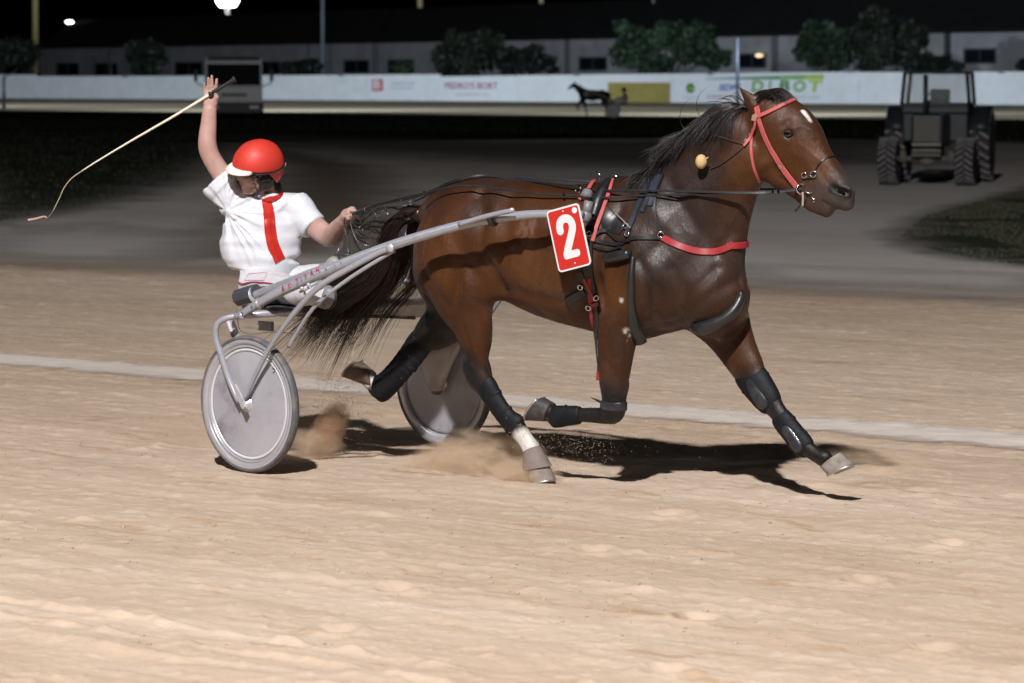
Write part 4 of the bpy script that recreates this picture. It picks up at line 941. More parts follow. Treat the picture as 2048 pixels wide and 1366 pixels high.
def hoof(cf, cb, toe, heel, lat, w0, w1, mat, name='hoof', shoe=True, parent=None):
    A, B, T, H = hp(*cf, lat), hp(*cb, lat), hp(*toe, lat), hp(*heel, lat)
    n = 26; V = []; F = []; lev = [0, .04, .35, .7, 1.0]
    for t in lev:
        t_ = t; f = A + (T - A) * t_; g = B + (H - B) * t_; c = (f + g) / 2; ax = (f - g) / 2; w = w0 + (w1 - w0) * t_ ** 0.8
        if t == 0: ax = ax * 0.9; w = w * 0.9
        for j in range(n):
            a = 2 * math.pi * j / n; flat = 1 - 0.18 * (math.cos(a) < -0.5) * (abs(math.cos(a)) - .5) * 2
            V.append(c + ax * math.cos(a) * flat + np.array([0, w * math.sin(a), 0]))
    L = len(lev)
    for i in range(L - 1):
        for j in range(n): F.append((i * n + j, i * n + (j + 1) % n, (i + 1) * n + (j + 1) % n, (i + 1) * n + j))
    c = (T + H) / 2; V.append(c + (A + B - T - H) / 2 * 0.16); V.append((A + B) / 2)
    for j in range(n): F.append(((L - 1) * n + j, (L - 1) * n + (j + 1) % n, L * n)); F.append((j, L * n + 1, (j + 1) % n))
    o = mk(name, [(np.array(V), F)], mat, parent or horse, local=True, sharp=35)
    if shoe:
        dn = unit((T + H) - (A + B)); ax = (T - H) / 2; P = [c + ax * math.cos(a) * .93 + np.array([0, w1 * .93 * math.sin(a), 0]) + dn * .003 for a in np.linspace(-2.5, 2.5, 22)]
        mk('horseshoe', [tube(P, .0065, 6, up0=dn)], m_shoe, o, local=True)
    return o
hoof((1086, 912), (1050, 922), (1108, 958), (1060, 967), -.10, .046, .060, m_hoof)
hoof((1077, 890), (1047, 905), (1101, 932), (1046, 940), -.10, .042, .064, m_bell, 'bell_boot', False)
hoof((750, 777), (743, 738), (689, 754), (722, 719), .11, .042, .056, m_hoofb)
hoof((1094, 843), (1108, 803), (1052, 841), (1088, 790), -.115, .044, .058, m_hoofd)
hoof((1680, 904), (1640, 938), (1708, 928), (1654, 951), .105, .046, .060, m_hoof)
def boot(name, rows, mat, k=0.012, vox=.006, cut=None, label=None, side=(0, 1, 0)):
    P = [hp(a, b, c) for a, b, c, d, e in rows]; lo = np.min(P, 0) - .09; hi = np.max(P, 0) + .09
    B = Sculpt(lo, hi, vox); chain(B, rows, k, side)
    if cut:
        for (x, y, la), (x2, y2) in cut:
            a = hp(x, y, la); b_ = hp(x2, y2, la); B.plane(a, b_ - a)
    V, Q = B.mesh(); V = relax(V, Q, 2, .5); o = mesh_np(name, V, Q, mat, horse)
    if label: o['label'] = label
    return o
boot('leg_boot', [(970, 768, -.121, 24, .038), (992, 806, -.115, 20.5, .031), (1016, 838, -.11, 20, .031), (1032, 852, -.108, 25, .036)], m_boot, cut=[((966, 762, -.12), (950, 735)), ((1038, 862, -.108), (1056, 890))])
boot('leg_boot', [(842, 684, .122, 29, .040), (806, 732, .118, 26, .036), (774, 768, .115, 26, .036), (757, 780, .113, 27, .037)], m_boot, cut=[((846, 680, .12), (862, 658))], label='long black hind leg boot reaching over the fetlock')
boot('knee_strap', [(1228, 806, -.132, 30, .047), (1227, 815, -.132, 30.5, .047)], m_shell, cut=[((1228, 801, -.13), (1228, 780)), ((1227, 821, -.13), (1227, 850))])
mk('strap_tab', [ribbon(np.array([hw(hp(x, y, -.135)) for x, y in ((1206, 806), (1195, 801), (1182, 795))]), np.array([[0, -1.0, .1]] * 3), [.014, .010, .003], .003)], m_boot, horse, smooth=False)
for rows_ in ([(1135, 831, -.121, 22, .034), (1129, 831, -.120, 22, .034)], [(984, 790, -.118, 23.5, .035), (988, 797, -.117, 23, .035)], [(1006, 824, -.112, 22.5, .034), (1011, 831, -.111, 22.5, .034)],
              [(1571, 847, .1135, 25.5, .038), (1576, 853, .113, 25.5, .038)], [(1593, 874, .110, 25.5, .038), (1598, 881, .109, 26, .038)], [(1509, 763, .125, 36.5, .052), (1513, 769, .124, 36.5, .052)], [(816, 720, .119, 28.5, .039), (811, 728, .118, 28.5, .039)]):
    _a, _b = rows_; _dx, _dy = _b[0] - _a[0], _b[1] - _a[1]
    boot('boot_strap', rows_, m_boot, cut=[((_a[0], _a[1], _a[2]), (_a[0] - _dx, _a[1] - _dy)), ((_b[0], _b[1], _b[2]), (_b[0] + _dx, _b[1] + _dy))])
boot('leg_boot', [(1160, 830, -.124, 18, .030), (1130, 832, -.12, 20, .031), (1108, 834, -.118, 22, .033)], m_boot, cut=[((1162, 830, -.12), (1190, 830)), ((1104, 834, -.118), (1080, 830))])
boot('knee_boot', [(1496, 745, .127, 34, .048), (1518, 775, .122, 33, .048), (1540, 806, .118, 28, .043)], m_boot, cut=[((1490, 736, .127), (1478, 716)), ((1547, 818, .117), (1560, 836))])
boot('boot_shell', [(1500, 757, .098, 15, .024), (1515, 785, .094, 17, .024), (1530, 808, .092, 16, .024)], m_shell, label='oval grey shell on the knee boot')
boot('leg_boot', [(1562, 836, .115, 23, .034), (1584, 864, .111, 23, .034), (1608, 894, .108, 25, .036)], m_boot, cut=[((1557, 829, .115), (1544, 811)), ((1617, 906, .107), (1630, 922))])
boot('boot_shell', [(1572, 856, .092, 12, .020), (1590, 880, .090, 13, .020), (1600, 896, .088, 13, .022)], m_shell, label='grey shell on the lower foreleg boot')
# ================================================================== straps that follow the coat
def cast(px, py, bvh=None):
    d = ray(px, py); d = d / np.linalg.norm(d)
    h = (bvh or BVH).ray_cast(Vector(CP), Vector(d))
    return (np.array(h[0]), np.array(h[1])) if h[0] is not None else (None, None)
def surf(pix, n=8, bvh=None, smooth=3):
    P2 = catmull([np.array([p[0], p[1], 0.0]) for p in pix], n); out = []; nn = []
    for q in P2:
        h, m = cast(q[0], q[1], bvh)
        if h is None:
            if not out: continue
            h = on_plane(q[0], q[1], out[-1], np.array([0, 1.0, 0])); m = nn[-1]
        out.append(h); nn.append(m if np.dot(m, ray(q[0], q[1])) < 0 else -m)
    out = np.array(out); nn = np.array(nn)
    for _ in range(smooth):
        nn[1:-1] = (nn[:-2] + nn[1:-1] * 2 + nn[2:]) / 4; out[1:-1] = (out[:-2] + out[1:-1] * 2 + out[2:]) / 4
    nn /= np.linalg.norm(nn, axis=1)[:, None]
    return out, nn
def strap(name, pix, wpx, mat, parent, t=.004, off=.003, bvh=None, label=None, n=8):
    P, m = surf(pix, n, bvh); w = (wpx * mpp(P[0][1])) if np.isscalar(wpx) else [a * mpp(P[0][1]) for a in wpx]
    return mk(name, [ribbon(P, m, w, t, off)], mat, parent, sharp=40, label=label)
def padtube(name, pix, rpx, mat, parent, off=0.6, bvh=None, n=8, label=None, rings=12):
    P, m = surf(pix, n, bvh); r = (np.array(rpx) if not np.isscalar(rpx) else np.array([rpx, rpx])) * mpp(P[0][1])
    rr = np.interp(np.linspace(0, 1, len(P)), np.linspace(0, 1, len(r)), r)
    return mk(name, [tube(P + m * rr[:, None] * off, rr, rings)], mat, parent, label=label)
m_black = simple('black_leather', (0.010, 0.010, 0.012), 0.42, var=0.3, vscale=40, coat=0.15, bump=0.1, bscale=200)
m_navy = simple('navy_webbing', (0.018, 0.024, 0.040), 0.5, var=0.2, vscale=40, bump=0.2, bscale=300)
m_pink = simple('coral_red_strap', (0.42, 0.085, 0.080), 0.45, var=0.10, vscale=30)
m_redst = simple('red_strap', (0.30, 0.022, 0.028), 0.42, var=0.1, vscale=30)
m_chrome = simple('chrome_fitting', (0.75, 0.75, 0.77), 0.16, metal=1.0)
m_brownst = simple('brown_strap', (0.035, 0.018, 0.012), 0.5)
m_padk = simple('black_rubber_pad', (0.016, 0.016, 0.017), 0.38, var=0.3, vscale=18, coat=0.2)
m_greyv = simple('grey_vinyl', (0.17, 0.16, 0.17), 0.45)
har = thing('harness', 'black and red trotting harness strapped round the horse behind its shoulder', 'harness', tuple(hw(np.array([.6, 0, 0]))), -TH)
def ringpx(name, px, py, rpx, mat, parent, P=None, lift=.012, thick=1.6, tilt=None):
    if P is None: P, m = cast(px, py); P = P + m * lift
    else: m = np.array([0, -1.0, 0.1])
    if tilt is not None: m = unit(tilt)
    u = unit(np.cross(m, [0, 0, 1.0])); v = np.cross(m, u); r = rpx * mpp(P[1])
    a = np.linspace(0, 2 * math.pi, 21); C = np.array([P + (u * math.cos(x) + v * math.sin(x)) * r for x in a])
    return mk(name, [tube(C, thick * mpp(P[1]), 6, False)], mat, parent)
# girth band round the whole barrel: slice of the body by a slanted plane
def girth(name, px_top, px_bot, w, t, mat, parent, off=.004, seg=(0, 360), n=90, label=None):
    a, m1 = cast(*px_top); b_, m2 = cast(*px_bot)
    a = (np.array(Mh.inverted()) @ np.append(a, 1))[:3]; b_ = (np.array(Mh.inverted()) @ np.append(b_, 1))[:3]
    f0, z0, f1, z1 = a[0], a[2], b_[0], b_[2]; zc = 1.14; P = []; m = []
    fz = lambda z: f0 + (f1 - f0) * (z - z0) / (z1 - z0)
    for an in np.radians(np.linspace(seg[0], seg[1], n)):
        o = np.array([fz(zc), 0, zc]); d = np.array([(f1 - f0) / (z1 - z0) * math.sin(an), -math.cos(an), math.sin(an)])
        far = o + d * 0.9; hit = BVH.ray_cast(Vector(hw(far)), Vector(hw(o) - hw(far)).normalized())
        if hit[0] is not None: P.append(np.array(hit[0])); m.append(np.array(hit[1]))
    P = np.array(P); m = np.array(m)
    for _ in range(4): m[1:-1] = (m[:-2] + m[1:-1] * 2 + m[2:]) / 4; P[1:-1] = (P[:-2] + P[1:-1] * 2 + P[2:]) / 4
    return mk(name, [ribbon(P, m, w, t, off)], mat, parent, sharp=40, label=label)
girth('girth_band', (1213, 372), (1190, 630), .050, .006, m_black, har)
girth('girth_strap', (1222, 378), (1182, 600), .020, .005, m_redst, har, off=.011, seg=(200, 340))
strap('saddle_strap', [(1226, 362), (1219, 388), (1206, 425), (1194, 455), (1186, 482)], 8.5, m_pink, har, off=.012)
strap('saddle_strap', [(1196, 356), (1184, 372), (1172, 392), (1160, 402)], 9, m_pink, har, off=.012)
padtube('saddle_pad', [(1219, 364), (1207, 385), (1197, 405), (1186, 440)], [9, 13, 13, 8], m_black, har, off=.25)
padtube('saddle_pad', [(1179, 392), (1176, 401)], [11, 12], m_greyv, har, off=.9, label='grey cap of the shaft holder beside the number plate')
mk('shaft_holder', [ellipsoid(hw(hp(1172, 432, -.335)), (.028, .028, .035)), rod(hw(hp(1178, 402, -.33)), hw(hp(1172, 432, -.335)), .022)], m_greyv, har)
for px, py, flip in ((1190, 352, -1), (1224, 362, 1)):     # chrome check hooks above the saddle
    b_ = hp(px, py + 12, 0) if px < 1200 else hp(px, py + 6, -.03); s = hs(b_)
    C = [hw(b_ + np.array([dx * s * 1.2, 0, dz * s])) for dx, dz in ((-6, -8), (3, 0), (9, 8), (8, 16), (0, 20), (-6, 16), (-8, 12))]
    mk('check_hook', [tube(catmull(C, 4), [.005, .004, .003], 7)], m_chrome, har)
ringpx('terret_ring', 1155, 378, 9, m_chrome, har, P=hw(hp(1156, 379, -.13)), tilt=(-.8, -.4, .1))
for a in ([(1300, 352), (1284, 392), (1266, 440), (1252, 470)], [(1312, 352), (1299, 392), (1284, 424)], [(1320, 350), (1310, 382), (1300, 412)]):
    strap('shoulder_strap', a, 11, m_navy, har, t=.006)
strap('neck_strap', [(1328, 350), (1316, 378), (1310, 410), (1315, 445), (1325, 468)], 5, m_black, har, off=.008)
strap('breast_strap', [(1324, 474), (1350, 488), (1380, 499), (1412, 504), (1440, 501), (1460, 492), (1466, 486)], 14, m_redst, har, t=.006, off=.005)
_e = (np.array(Mh.inverted()) @ np.append(cast(1460, 492)[0], 1))[:3]; _c = np.array([.72, 0, _e[2]]); _a0 = math.atan2(_e[1], _e[0] - .72); P = []; m = []
for _i, an in enumerate(np.linspace(_a0 - .02, _a0 + 2.1, 110)):
    d_ = np.array([math.cos(an), math.sin(an), 0]); o_ = _c + np.array([0, 0, .012 * math.sin(_i / 109 * 3.1)]) + d_ * .8; h_ = BVH.ray_cast(Vector(hw(o_)), Vector(hw(_c) - hw(_c + d_)))
    if h_[0] is not None: P.append(np.array(h_[0])); m.append(np.array(h_[1]))
P = np.array(P); m = np.array(m)
for _ in range(4): m[1:-1] = (m[:-2] + m[1:-1] * 2 + m[2:]) / 4; P[1:-1] = (P[:-2] + P[1:-1] * 2 + P[2:]) / 4
mk('breast_strap', [ribbon(P, m, .032, .006, .006)], m_redst, har, sharp=40)
strap('trace_strap', [(1185, 478), (1210, 486), (1240, 488), (1262, 478), (1290, 476), (1322, 475)], 8, m_black, har, off=.006)
strap('trace_strap', [(1186, 474), (1200, 463), (1216, 464), (1236, 480), (1262, 482)], 5.5, m_black, har, off=.010)
strap('trace_strap', [(1186, 492), (1204, 498), (1222, 500), (1244, 494)], 5, m_black, har, off=.010)
strap('saddle_cloth', [(1206, 420), (1222, 445), (1244, 462)], [26, 40, 20], m_padk, har, t=.004, off=.002)
strap('thin_cord', [(1232, 428), (1246, 440), (1264, 458)], 3, m_greyv, har, off=.014)
for px, py, r in ((1254, 452, 6), (1256, 468, 5), (1322, 469, 6), (1180, 468, 5)): ringpx('buckle_ring', px, py, r, m_chrome, har)
padtube('knee_boot_roller', [(1213, 517), (1240, 514), (1264, 509)], [10, 11.5, 10], m_padk, har, off=.9)
padtube('hobble_hanger', [(1267, 512), (1264, 560), (1264, 610), (1270, 655), (1277, 684)], [5, 7.5, 8.5, 12, 13], m_padk, har, off=.45)
padtube('hobble_loop', [(1394, 652), (1412, 650), (1440, 640), (1464, 620), (1478, 596), (1480, 584)], [12, 15, 13, 12, 9, 5], m_padk, har, off=.45, label='padded black hobble loop round the far foreleg')
strap('girth_tab', [(1160, 545), (1168, 560), (1178, 585)], [16, 14, 8], m_black, har, off=.012)
strap('girth_tab', [(1136, 602), (1152, 592), (1170, 582)], [20, 20, 14], m_black, har, off=.010)
strap('girth_tab', [(1170, 556), (1178, 578), (1188, 600)], 7, m_redst, har, off=.018); strap('girth_tab', [(1184, 608), (1196, 606)], 9, m_redst, har, off=.018)
for px, py in ((1180, 612), (1190, 594), (1164, 572)): ringpx('buckle_ring', px, py, 5, m_chrome, har, lift=.022)
# ------------------------------------------------------------------ bridle
bri = thing('bridle', 'coral red bridle with chrome bit rings on the horse head', 'bridle', tuple(hw(np.array([1.2, 0, 0]))), -TH)
strap('browband', [(1588, 201), (1570, 209), (1546, 221), (1516, 234)], 8.5, m_pink, bri, t=.005, off=.006)
strap('cheekpiece', [(1519, 238), (1527, 262), (1540, 292), (1556, 320), (1572, 344), (1586, 362), (1597, 377)], [9, 11, 11, 11, 12, 12, 12], m_pink, bri, t=.005, off=.006)
strap('throat_strap', [(1514, 240), (1512, 256), (1502, 276), (1489, 292)], 6, m_pink, bri, off=.010)
strap('throat_strap', [(1508, 258), (1503, 285), (1504, 312), (1510, 338), (1519, 362)], 6, m_pink, bri, off=.005)
strap('crown_piece', [(1518, 234), (1516, 222), (1514, 214)], [14, 13, 12], m_pink, bri, off=.005)
P, m = cast(1513, 235); mk('rosette', [prism([(-.018, -.014), (.010, -.018), (.022, .004), (.008, .018), (-.012, .010)], P + m * .012, unit(np.cross([0, 0, 1.0], m)), [0, 0, 1.0], m * .005)], simple('tan_leather', (0.38, 0.20, 0.15), 0.6), bri, smooth=False)
strap('noseband', [(1671, 313), (1655, 315), (1640, 326), (1626, 347)], 3, m_black, bri, t=.003)
for px, py, r in ((1610, 350, 5.5), (1628, 348, 6), (1562, 332, 2.5), (1503, 268, 2.5), (1491, 281, 2.5)): ringpx('buckle_ring', px, py, r, m_chrome, bri, lift=.010, thick=1.3)
strap('bit_guard', [(1610, 352), (1620, 355), (1630, 351)], 4, m_chrome, bri, off=.006)
BITP = hw(hp(1603, 378, -.062)); ringpx('bit_ring', 0, 0, 10, m_chrome, bri, P=BITP, thick=2.1, tilt=(.35, -1, .1)); ringpx('bit_ring', 0, 0, 7, m_chrome, bri, P=hw(hp(1618, 382, -.055)), thick=1.8, tilt=(.1, -.6, .9))
mk('curb_chain', [tube(catmull([hw(hp(x + (i % 2) * 3, y, -.052)) for i, (x, y) in enumerate([(1618, 386), (1622, 390), (1624, 395), (1626, 400), (1627, 405)])], 3), .0035, 6)], m_chrome, bri)
mk('hanging_tab', [ribbon(np.array([hw(hp(x, y, -.066)) for x, y in ((1605, 384), (1606, 396), (1605, 412))]), np.array([[0, -1.0, 0]] * 3), .010, .003)], simple('pale_tab', (0.30, 0.24, 0.22), 0.6), bri, smooth=False)
mk('hanging_tab', [ribbon(np.array([hw(hp(x, y, -.05)) for x, y in ((1612, 398), (1602, 410), (1590, 423))]), np.array([[0, -1.0, 0]] * 3), .010, .003)], m_black, bri, smooth=False)
strap('overcheck_cord', [(1489, 289), (1462, 280), (1436, 272), (1416, 266)], 2.6, m_brownst, bri, off=.004)
strap('ear_plug_cord', [(1489, 293), (1462, 315), (1440, 330), (1421, 338)], 2.2, m_brownst, bri, off=.004)
Pb, mb = cast(1412, 322)
tag(mk('ear_plug_ball', [ellipsoid(Pb + mb * .055 + np.array([0, 0, 0]), (.028, .026, .034), nu=20, nv=14), rod(Pb + mb * .055 + np.array([.02, -.01, .012]), Pb + mb * .05 + np.array([.030, -.012, .02]), .003)], simple('pale_yellow_foam', (0.50, 0.35, 0.17), 0.8, var=0.1, vscale=40)), 'pale yellow pull ball swinging beside the horse neck', 'ball')
# ------------------------------------------------------------------ mane, forelock, tail
def hair(name, strands, r, mat, parent, sides=3, label=None):
    """strands: list of (n,3) arrays of equal length (horse local)"""
    A = np.array(strands); k, n, _ = A.shape
    T = np.gradient(A, axis=1); T /= np.linalg.norm(T, axis=2)[..., None] + 1e-9
    u = np.cross(T, np.array([0.3, 0.9, 0.2])); u /= np.linalg.norm(u, axis=2)[..., None] + 1e-9; v = np.cross(T, u)
    rr = r * (1 - 0.85 * np.linspace(0, 1, n) ** 1.5); a = np.arange(sides) * 2 * math.pi / sides
    V = A[:, :, None, :] + rr[None, :, None, None] * (np.cos(a)[None, None, :, None] * u[:, :, None, :] + np.sin(a)[None, None, :, None] * v[:, :, None, :])
    idx = np.arange(k * n * sides).reshape(k, n, sides)
    Q = np.stack([idx[:, :-1], np.roll(idx, -1, 2)[:, :-1], np.roll(idx, -1, 2)[:, 1:], idx[:, 1:]], -1).reshape(-1, 4)
    o = mesh_np(name, V.reshape(-1, 3), Q, mat, parent)
    if label: o['label'] = label
    return o
def hair_mat(name, c0, c1, rough=0.38):
    m, nt, b = new_mat(name); g = N(nt, 'ShaderNodeNewGeometry'); r = ramp(nt, g.outputs['Random Per Island'], [(0.1, c0), (0.9, c1)])
    nt.links.new(r.outputs['Color'], b.inputs['Base Color']); b.inputs['Roughness'].default_value = rough; return m
m_mane = hair_mat('mane_hair', (0.004, 0.0035, 0.004), (0.018, 0.010, 0.008), .45); m_tail = hair_mat('tail_hair', (0.003, 0.0025, 0.0025), (0.020, 0.009, 0.005))
tt = np.linspace(0, 1, 9)[:, None]
crest = catmull([hp(1505, 208, 0), hp(1470, 214, 0), (hp(1432, 232, 0)), hp(1392, 264, 0), hp(1345, 305, 0), hp(1305, 336, 0)], 8)
clump = [nr.normal(size=3) for _ in range(40)]
st = []
for i in range(3000):
    s_ = nr.rand(); ci = s_ * (len(crest) - 1); p = crest[int(ci)] + (crest[min(int(ci) + 1, len(crest) - 1)] - crest[int(ci)]) * (ci % 1)
    p = p + np.array([nr.normal() * .008, nr.normal() * .014, -.015]); c = clump[int(s_ * 39.9)]
    up = .012 + .022 * nr.rand() + .010 * c[2]; back = .07 + .075 * nr.rand() + .025 * c[0]; side = -.05 - .05 * nr.rand() + .03 * c[1]; fall = .09 + .10 * nr.rand() * (1 - .3 * s_)
    if s_ > .5: up *= .25; back *= 1.0 - 1.1 * (s_ - .5); fall *= .8; side *= 1.2
    if nr.rand() < .012 and s_ < .5: up += .05; back += .03; fall *= .3
    P = p + np.array([-back, side, 0]) * tt ** 1.2 + np.array([0, 0, up]) * np.sin(tt * 2.0) - np.array([0, 0, fall]) * tt ** 2.0 - np.array([0, 0, .08 * 0]) 
    P[:, :] += nr.normal(size=3) * .006 * tt ** 2 + c[[1, 2, 0]] * .016 * tt ** 2 + np.sin(tt * 6 + c[0] * 3) * .006 * tt
    st.append(P)
def keep_out(st, off=.006):
    """push hair points that sank into the body back to its surface"""
    out = []
    for P in st:
        Q_ = P.copy()
        for j in range(1, len(P)):
            h = BVH.find_nearest(Vector(hw(P[j])), .10)
            if h[0] is not None:
                d = Vector(hw(P[j])) - h[0]
                if d.dot(h[1]) < off:
                    w = np.array(h[0] + h[1] * off) - HO; Q_[j] = [w @ hv, w @ lv, w[2]]
        out.append(Q_)
    return out
st = keep_out(st)
hair('mane', st, .0023, m_mane, horse)
wisps = []
for i in range(2):
    p = crest[nr.randint(10, 26)]; a = nr.rand() * 2 + 1.2; q = np.linspace(0, 1, 9); rr_ = .03 + .05 * nr.rand()
    wisps.append(p + np.stack([-rr_ * np.sin(q * a * 1.5) - .03 * q, nr.normal() * .02 * q, rr_ * 1.3 * (1 - np.cos(q * a * 1.3)) * .8 + .05 * q], 1))
hair('mane_wisp', wisps, .0020, m_mane, horse)
st = []
for i in range(700):
    a, c = nr.rand(), nr.normal(size=3)
    p = hp(1508 + 34 * a, 206 - 10 * a, nr.normal() * .035); 
    P = p + np.array([.08 + .05 * nr.rand(), 0, 0]) * tt + np.array([0, 0, .045 + .02 * nr.rand()]) * np.sin(tt * 2.6) - np.array([0, 0, .03 + .03 * a]) * tt ** 2 + c * .006 * tt
    st.append(P)
hair('forelock', keep_out(st, .004), .0024, m_mane, horse)
st = []
guide = [(836, 428, 0), (812, 436, -.01), (797, 462, -.01), (785, 505, 0), (760, 545, .0), (712, 580, .01), (668, 630, .01), (628, 690, .0)]
G = catmull([hp(*g) for g in guide], 4); nG = len(G)
for i in range(2900):
    c = nr.normal(size=3); w_ = nr.rand(); L_ = .55 + .45 * nr.rand() ** .6; q = np.linspace(0, L_ * (nG - 1), 15); idx = np.minimum(q.astype(int), nG - 2); fr = (q - idx)[:, None]
    P = G[idx] * (1 - fr) + G[idx + 1] * fr; t_ = np.linspace(0, 1, 15)[:, None] * L_
    spread = .022 + .14 * t_ ** 1.3
    cl = clump[i % 36]
    P = P + (cl * .85 + c * .28) * spread * np.array([.9, .8, .85]) * 0.8
    P = P + np.array([0.034, .012, -.028]) * np.sin(t_ * (6 + 1.5 * cl[2]) + cl[1] * 3) * t_
    if w_ < .12: P = P + np.array([.08, 0, -.02]) * t_ ** 2     # looser hairs hang straighter
    P[0] = G[0] + c * .012
    st.append(P)
hair('tail', st, .0023, m_tail, horse)
st = []
for i in range(26):
    x0, y0 = 690 + 90 * nr.rand(), 560 + 20 * nr.rand(); dx = 40 + 60 * nr.rand()
    pts = catmull([hp(x0 + 30, y0 - 20, .02), hp(x0, y0 + 40, .0), hp(x0 - dx * .4, y0 + 95 + 20 * nr.rand(), 0), hp(x0 - dx, y0 + 115 + 40 * nr.rand(), -.02)], 5)[:15]
    st.append(pts)
hair('tail_wisp', st, .0016, m_tail, horse)
# dock of the tail
mk('tail_dock', [tube(catmull([hp(846, 430), hp(822, 428), hp(806, 445), hp(800, 480), hp(792, 520)], 5), [.045, .050, .048, .035, .015], 12)], m_tail, horse, local=True)
# ================================================================== THE SULKY
G0 = ground(500, 945); G1 = ground(888, 893)
SO = (G0 + G1) / 2; sl = unit(G1 - G0); sh = np.array([sl[1], -sl[0], 0]); TRK = np.linalg.norm(G1 - G0) / 2
SA = math.atan2(sh[1], sh[0])
sulky = thing('racing_sulky', 'silver two-wheeled racing sulky with smooth disc wheels behind the bay horse', 'sulky', tuple(SO), SA)
def sw(f, l, z): return SO + sh * f + sl * l + np.array([0, 0, z])
def sp(px, py, lat):                                   # world point on the vertical plane at lateral offset lat
    return on_plane(px, py, SO + sl * lat, sl)
m_alu = simple('brushed_aluminium', (0.50, 0.50, 0.54), 0.32, metal=0.35, var=0.06, vscale=30, dirt=(0.40, 0.33, 0.27), dirt_amt=0.5)
m_tubep = simple('silver_paint', (0.36, 0.37, 0.42), 0.28, metal=0.30, var=0.06, vscale=25, coat=0.4, dirt=(0.42, 0.36, 0.30), dirt_amt=0.45)
m_disc, nt, b = new_mat('dusty_wheel_disc'); L = nt.links
tc = N(nt, 'ShaderNodeTexCoord'); n1 = N(nt, 'ShaderNodeTexNoise', i_Scale=2.6, i_Detail=6.0, i_Roughness=0.65); n2 = N(nt, 'ShaderNodeTexNoise', i_Scale=60.0, i_Detail=3.0)
L.new(tc.outputs['Object'], n1.inputs['Vector']); L.new(tc.outputs['Object'], n2.inputs['Vector'])
r_ = ramp(nt, n1.outputs['Fac'], [(0.30, (0.15, 0.14, 0.17)), (0.44, (0.33, 0.325, 0.36)), (0.62, (0.40, 0.395, 0.43)), (0.78, (0.36, 0.32, 0.31))]); L.new(r_.outputs['Color'], b.inputs['Base Color'])
b.inputs['Metallic'].default_value = 0.1; b.inputs['Roughness'].default_value = 0.42; b.inputs['Coat Weight'].default_value = 0.15
m_tyre = simple('sulky_tyre_rubber', (0.085, 0.090, 0.105), 0.6, var=0.2, vscale=20, dirt=(0.30, 0.22, 0.15), dirt_amt=0.6)
m_rim = simple('polished_rim', (0.50, 0.50, 0.54), 0.22, metal=0.45, dirt=(0.45, 0.38, 0.32), dirt_amt=0.3)
WR = 0.352
def wheel(lat, out):
    c = sw(0, lat, WR); ax = sl * out                      # axis pointing outwards
    w = mk('wheel', [lathe([(.010, .018), (.05, .020), (.17, .012), (.262, .004), (.285, .004), (.285, -.004), (.262, -.004), (.17, -.012), (.05, -.020), (.010, -.018)], c, ax, 72)], m_disc, sulky)
    mk('rim', [lathe([(.286, -.007), (.286, .000), (.290, .0130), (.298, .0135), (.300, .009), (.306, .009), (.308, .0155), (.318, .018), (.336, .019), (.342, .014), (.342, -.014), (.336, -.019), (.304, -.0165), (.288, -.0135), (.284, -.007)], c, ax, 72)], m_rim, w)
    mk('rim_ring', [lathe([(.270, .0060), (.273, .0100), (.281, .0105), (.284, .0080)], c, ax, 72)], simple('bright_edge', (0.66, 0.66, 0.70), 0.25, metal=0.2), w)
    mk('tyre', [lathe([(WR - .014 + .0135 * math.cos(a), .0235 * math.sin(a)) for a in np.linspace(-math.pi * .96, math.pi * .96, 15)], c, ax, 72)], m_tyre, w)
    mk('hub', [lathe([(.012, .045), (.020, .044), (.022, .034), (.034, .030), (.040, .022), (.044, .018)], c, ax, 28), lathe([(.012, -.045), (.020, -.044), (.022, -.034), (.034, -.030), (.044, -.018)], c, ax, 28)], m_alu, w)
    # decal patches are wear: tyre valve
    mk('valve', [rod(c + np.array([0, 0, 0]) + sh * .20 + np.array([0, 0, .19]) * 1.0 + ax * .012, c + sh * .20 + np.array([0, 0, .20]) + ax * .03, .004, 6)], m_tyre, w)
    return c
cN = wheel(-TRK, -1); cF = wheel(TRK, 1)
def px_tube(name, pts, r, mat, parent=None, n=6, seg=14, lab=None):
    P = catmull([sp(*p) for p in pts], n); return mk(name, [tube(P, r, seg)], mat, parent or sulky, label=lab)
LN = -TRK
# near fork: outer tube from the frame corner down to the hub
px_tube('fork_tube', [(470, 632, LN - .02), (448, 638, LN - .055), (434, 650, LN - .075), (432, 674, LN - .08), (443, 712, LN - .075), (459, 762, LN - .068), (478, 804, LN - .060)], [.0155, .0165, .016, .0145], m_tubep)
mk('fork_end', [prism([(-.017, -.03), (.017, -.03), (.021, .0), (.018, .045), (.010, .11), (-.012, .11), (-.018, .04)], sp(486, 806, LN - .064), unit(sp(492, 806, LN) - sp(482, 806, LN)), unit(sp(468, 770, LN) - sp(486, 812, LN)), -sl * .010)], m_alu, sulky, smooth=False)
mk('axle_nut', [lathe([(.001, 0), (.013, 0), (.013, .012), (.001, .014)], sp(489, 813, LN - .074), -sl, 6)], m_alu, sulky, smooth=False)
px_tube('fork_stay', [(488, 800, LN - .045), (497, 782, LN - .05), (522, 728, LN - .055), (552, 676, LN - .055), (592, 622, LN - .05), (640, 572, LN - .03), (700, 536, LN + .03), (752, 508, LN + .09), (779, 497, LN + .12)], [.009, .011, .0135, .015, .0155, .0155, .014], m_tubep)
mk('stay_lug', [lathe([(.001, 0), (.024, 0), (.026, .006), (.018, .010), (.012, .016), (.001, .016)], sp(781, 496, LN + .105), -sl, 20)], m_alu, sulky)
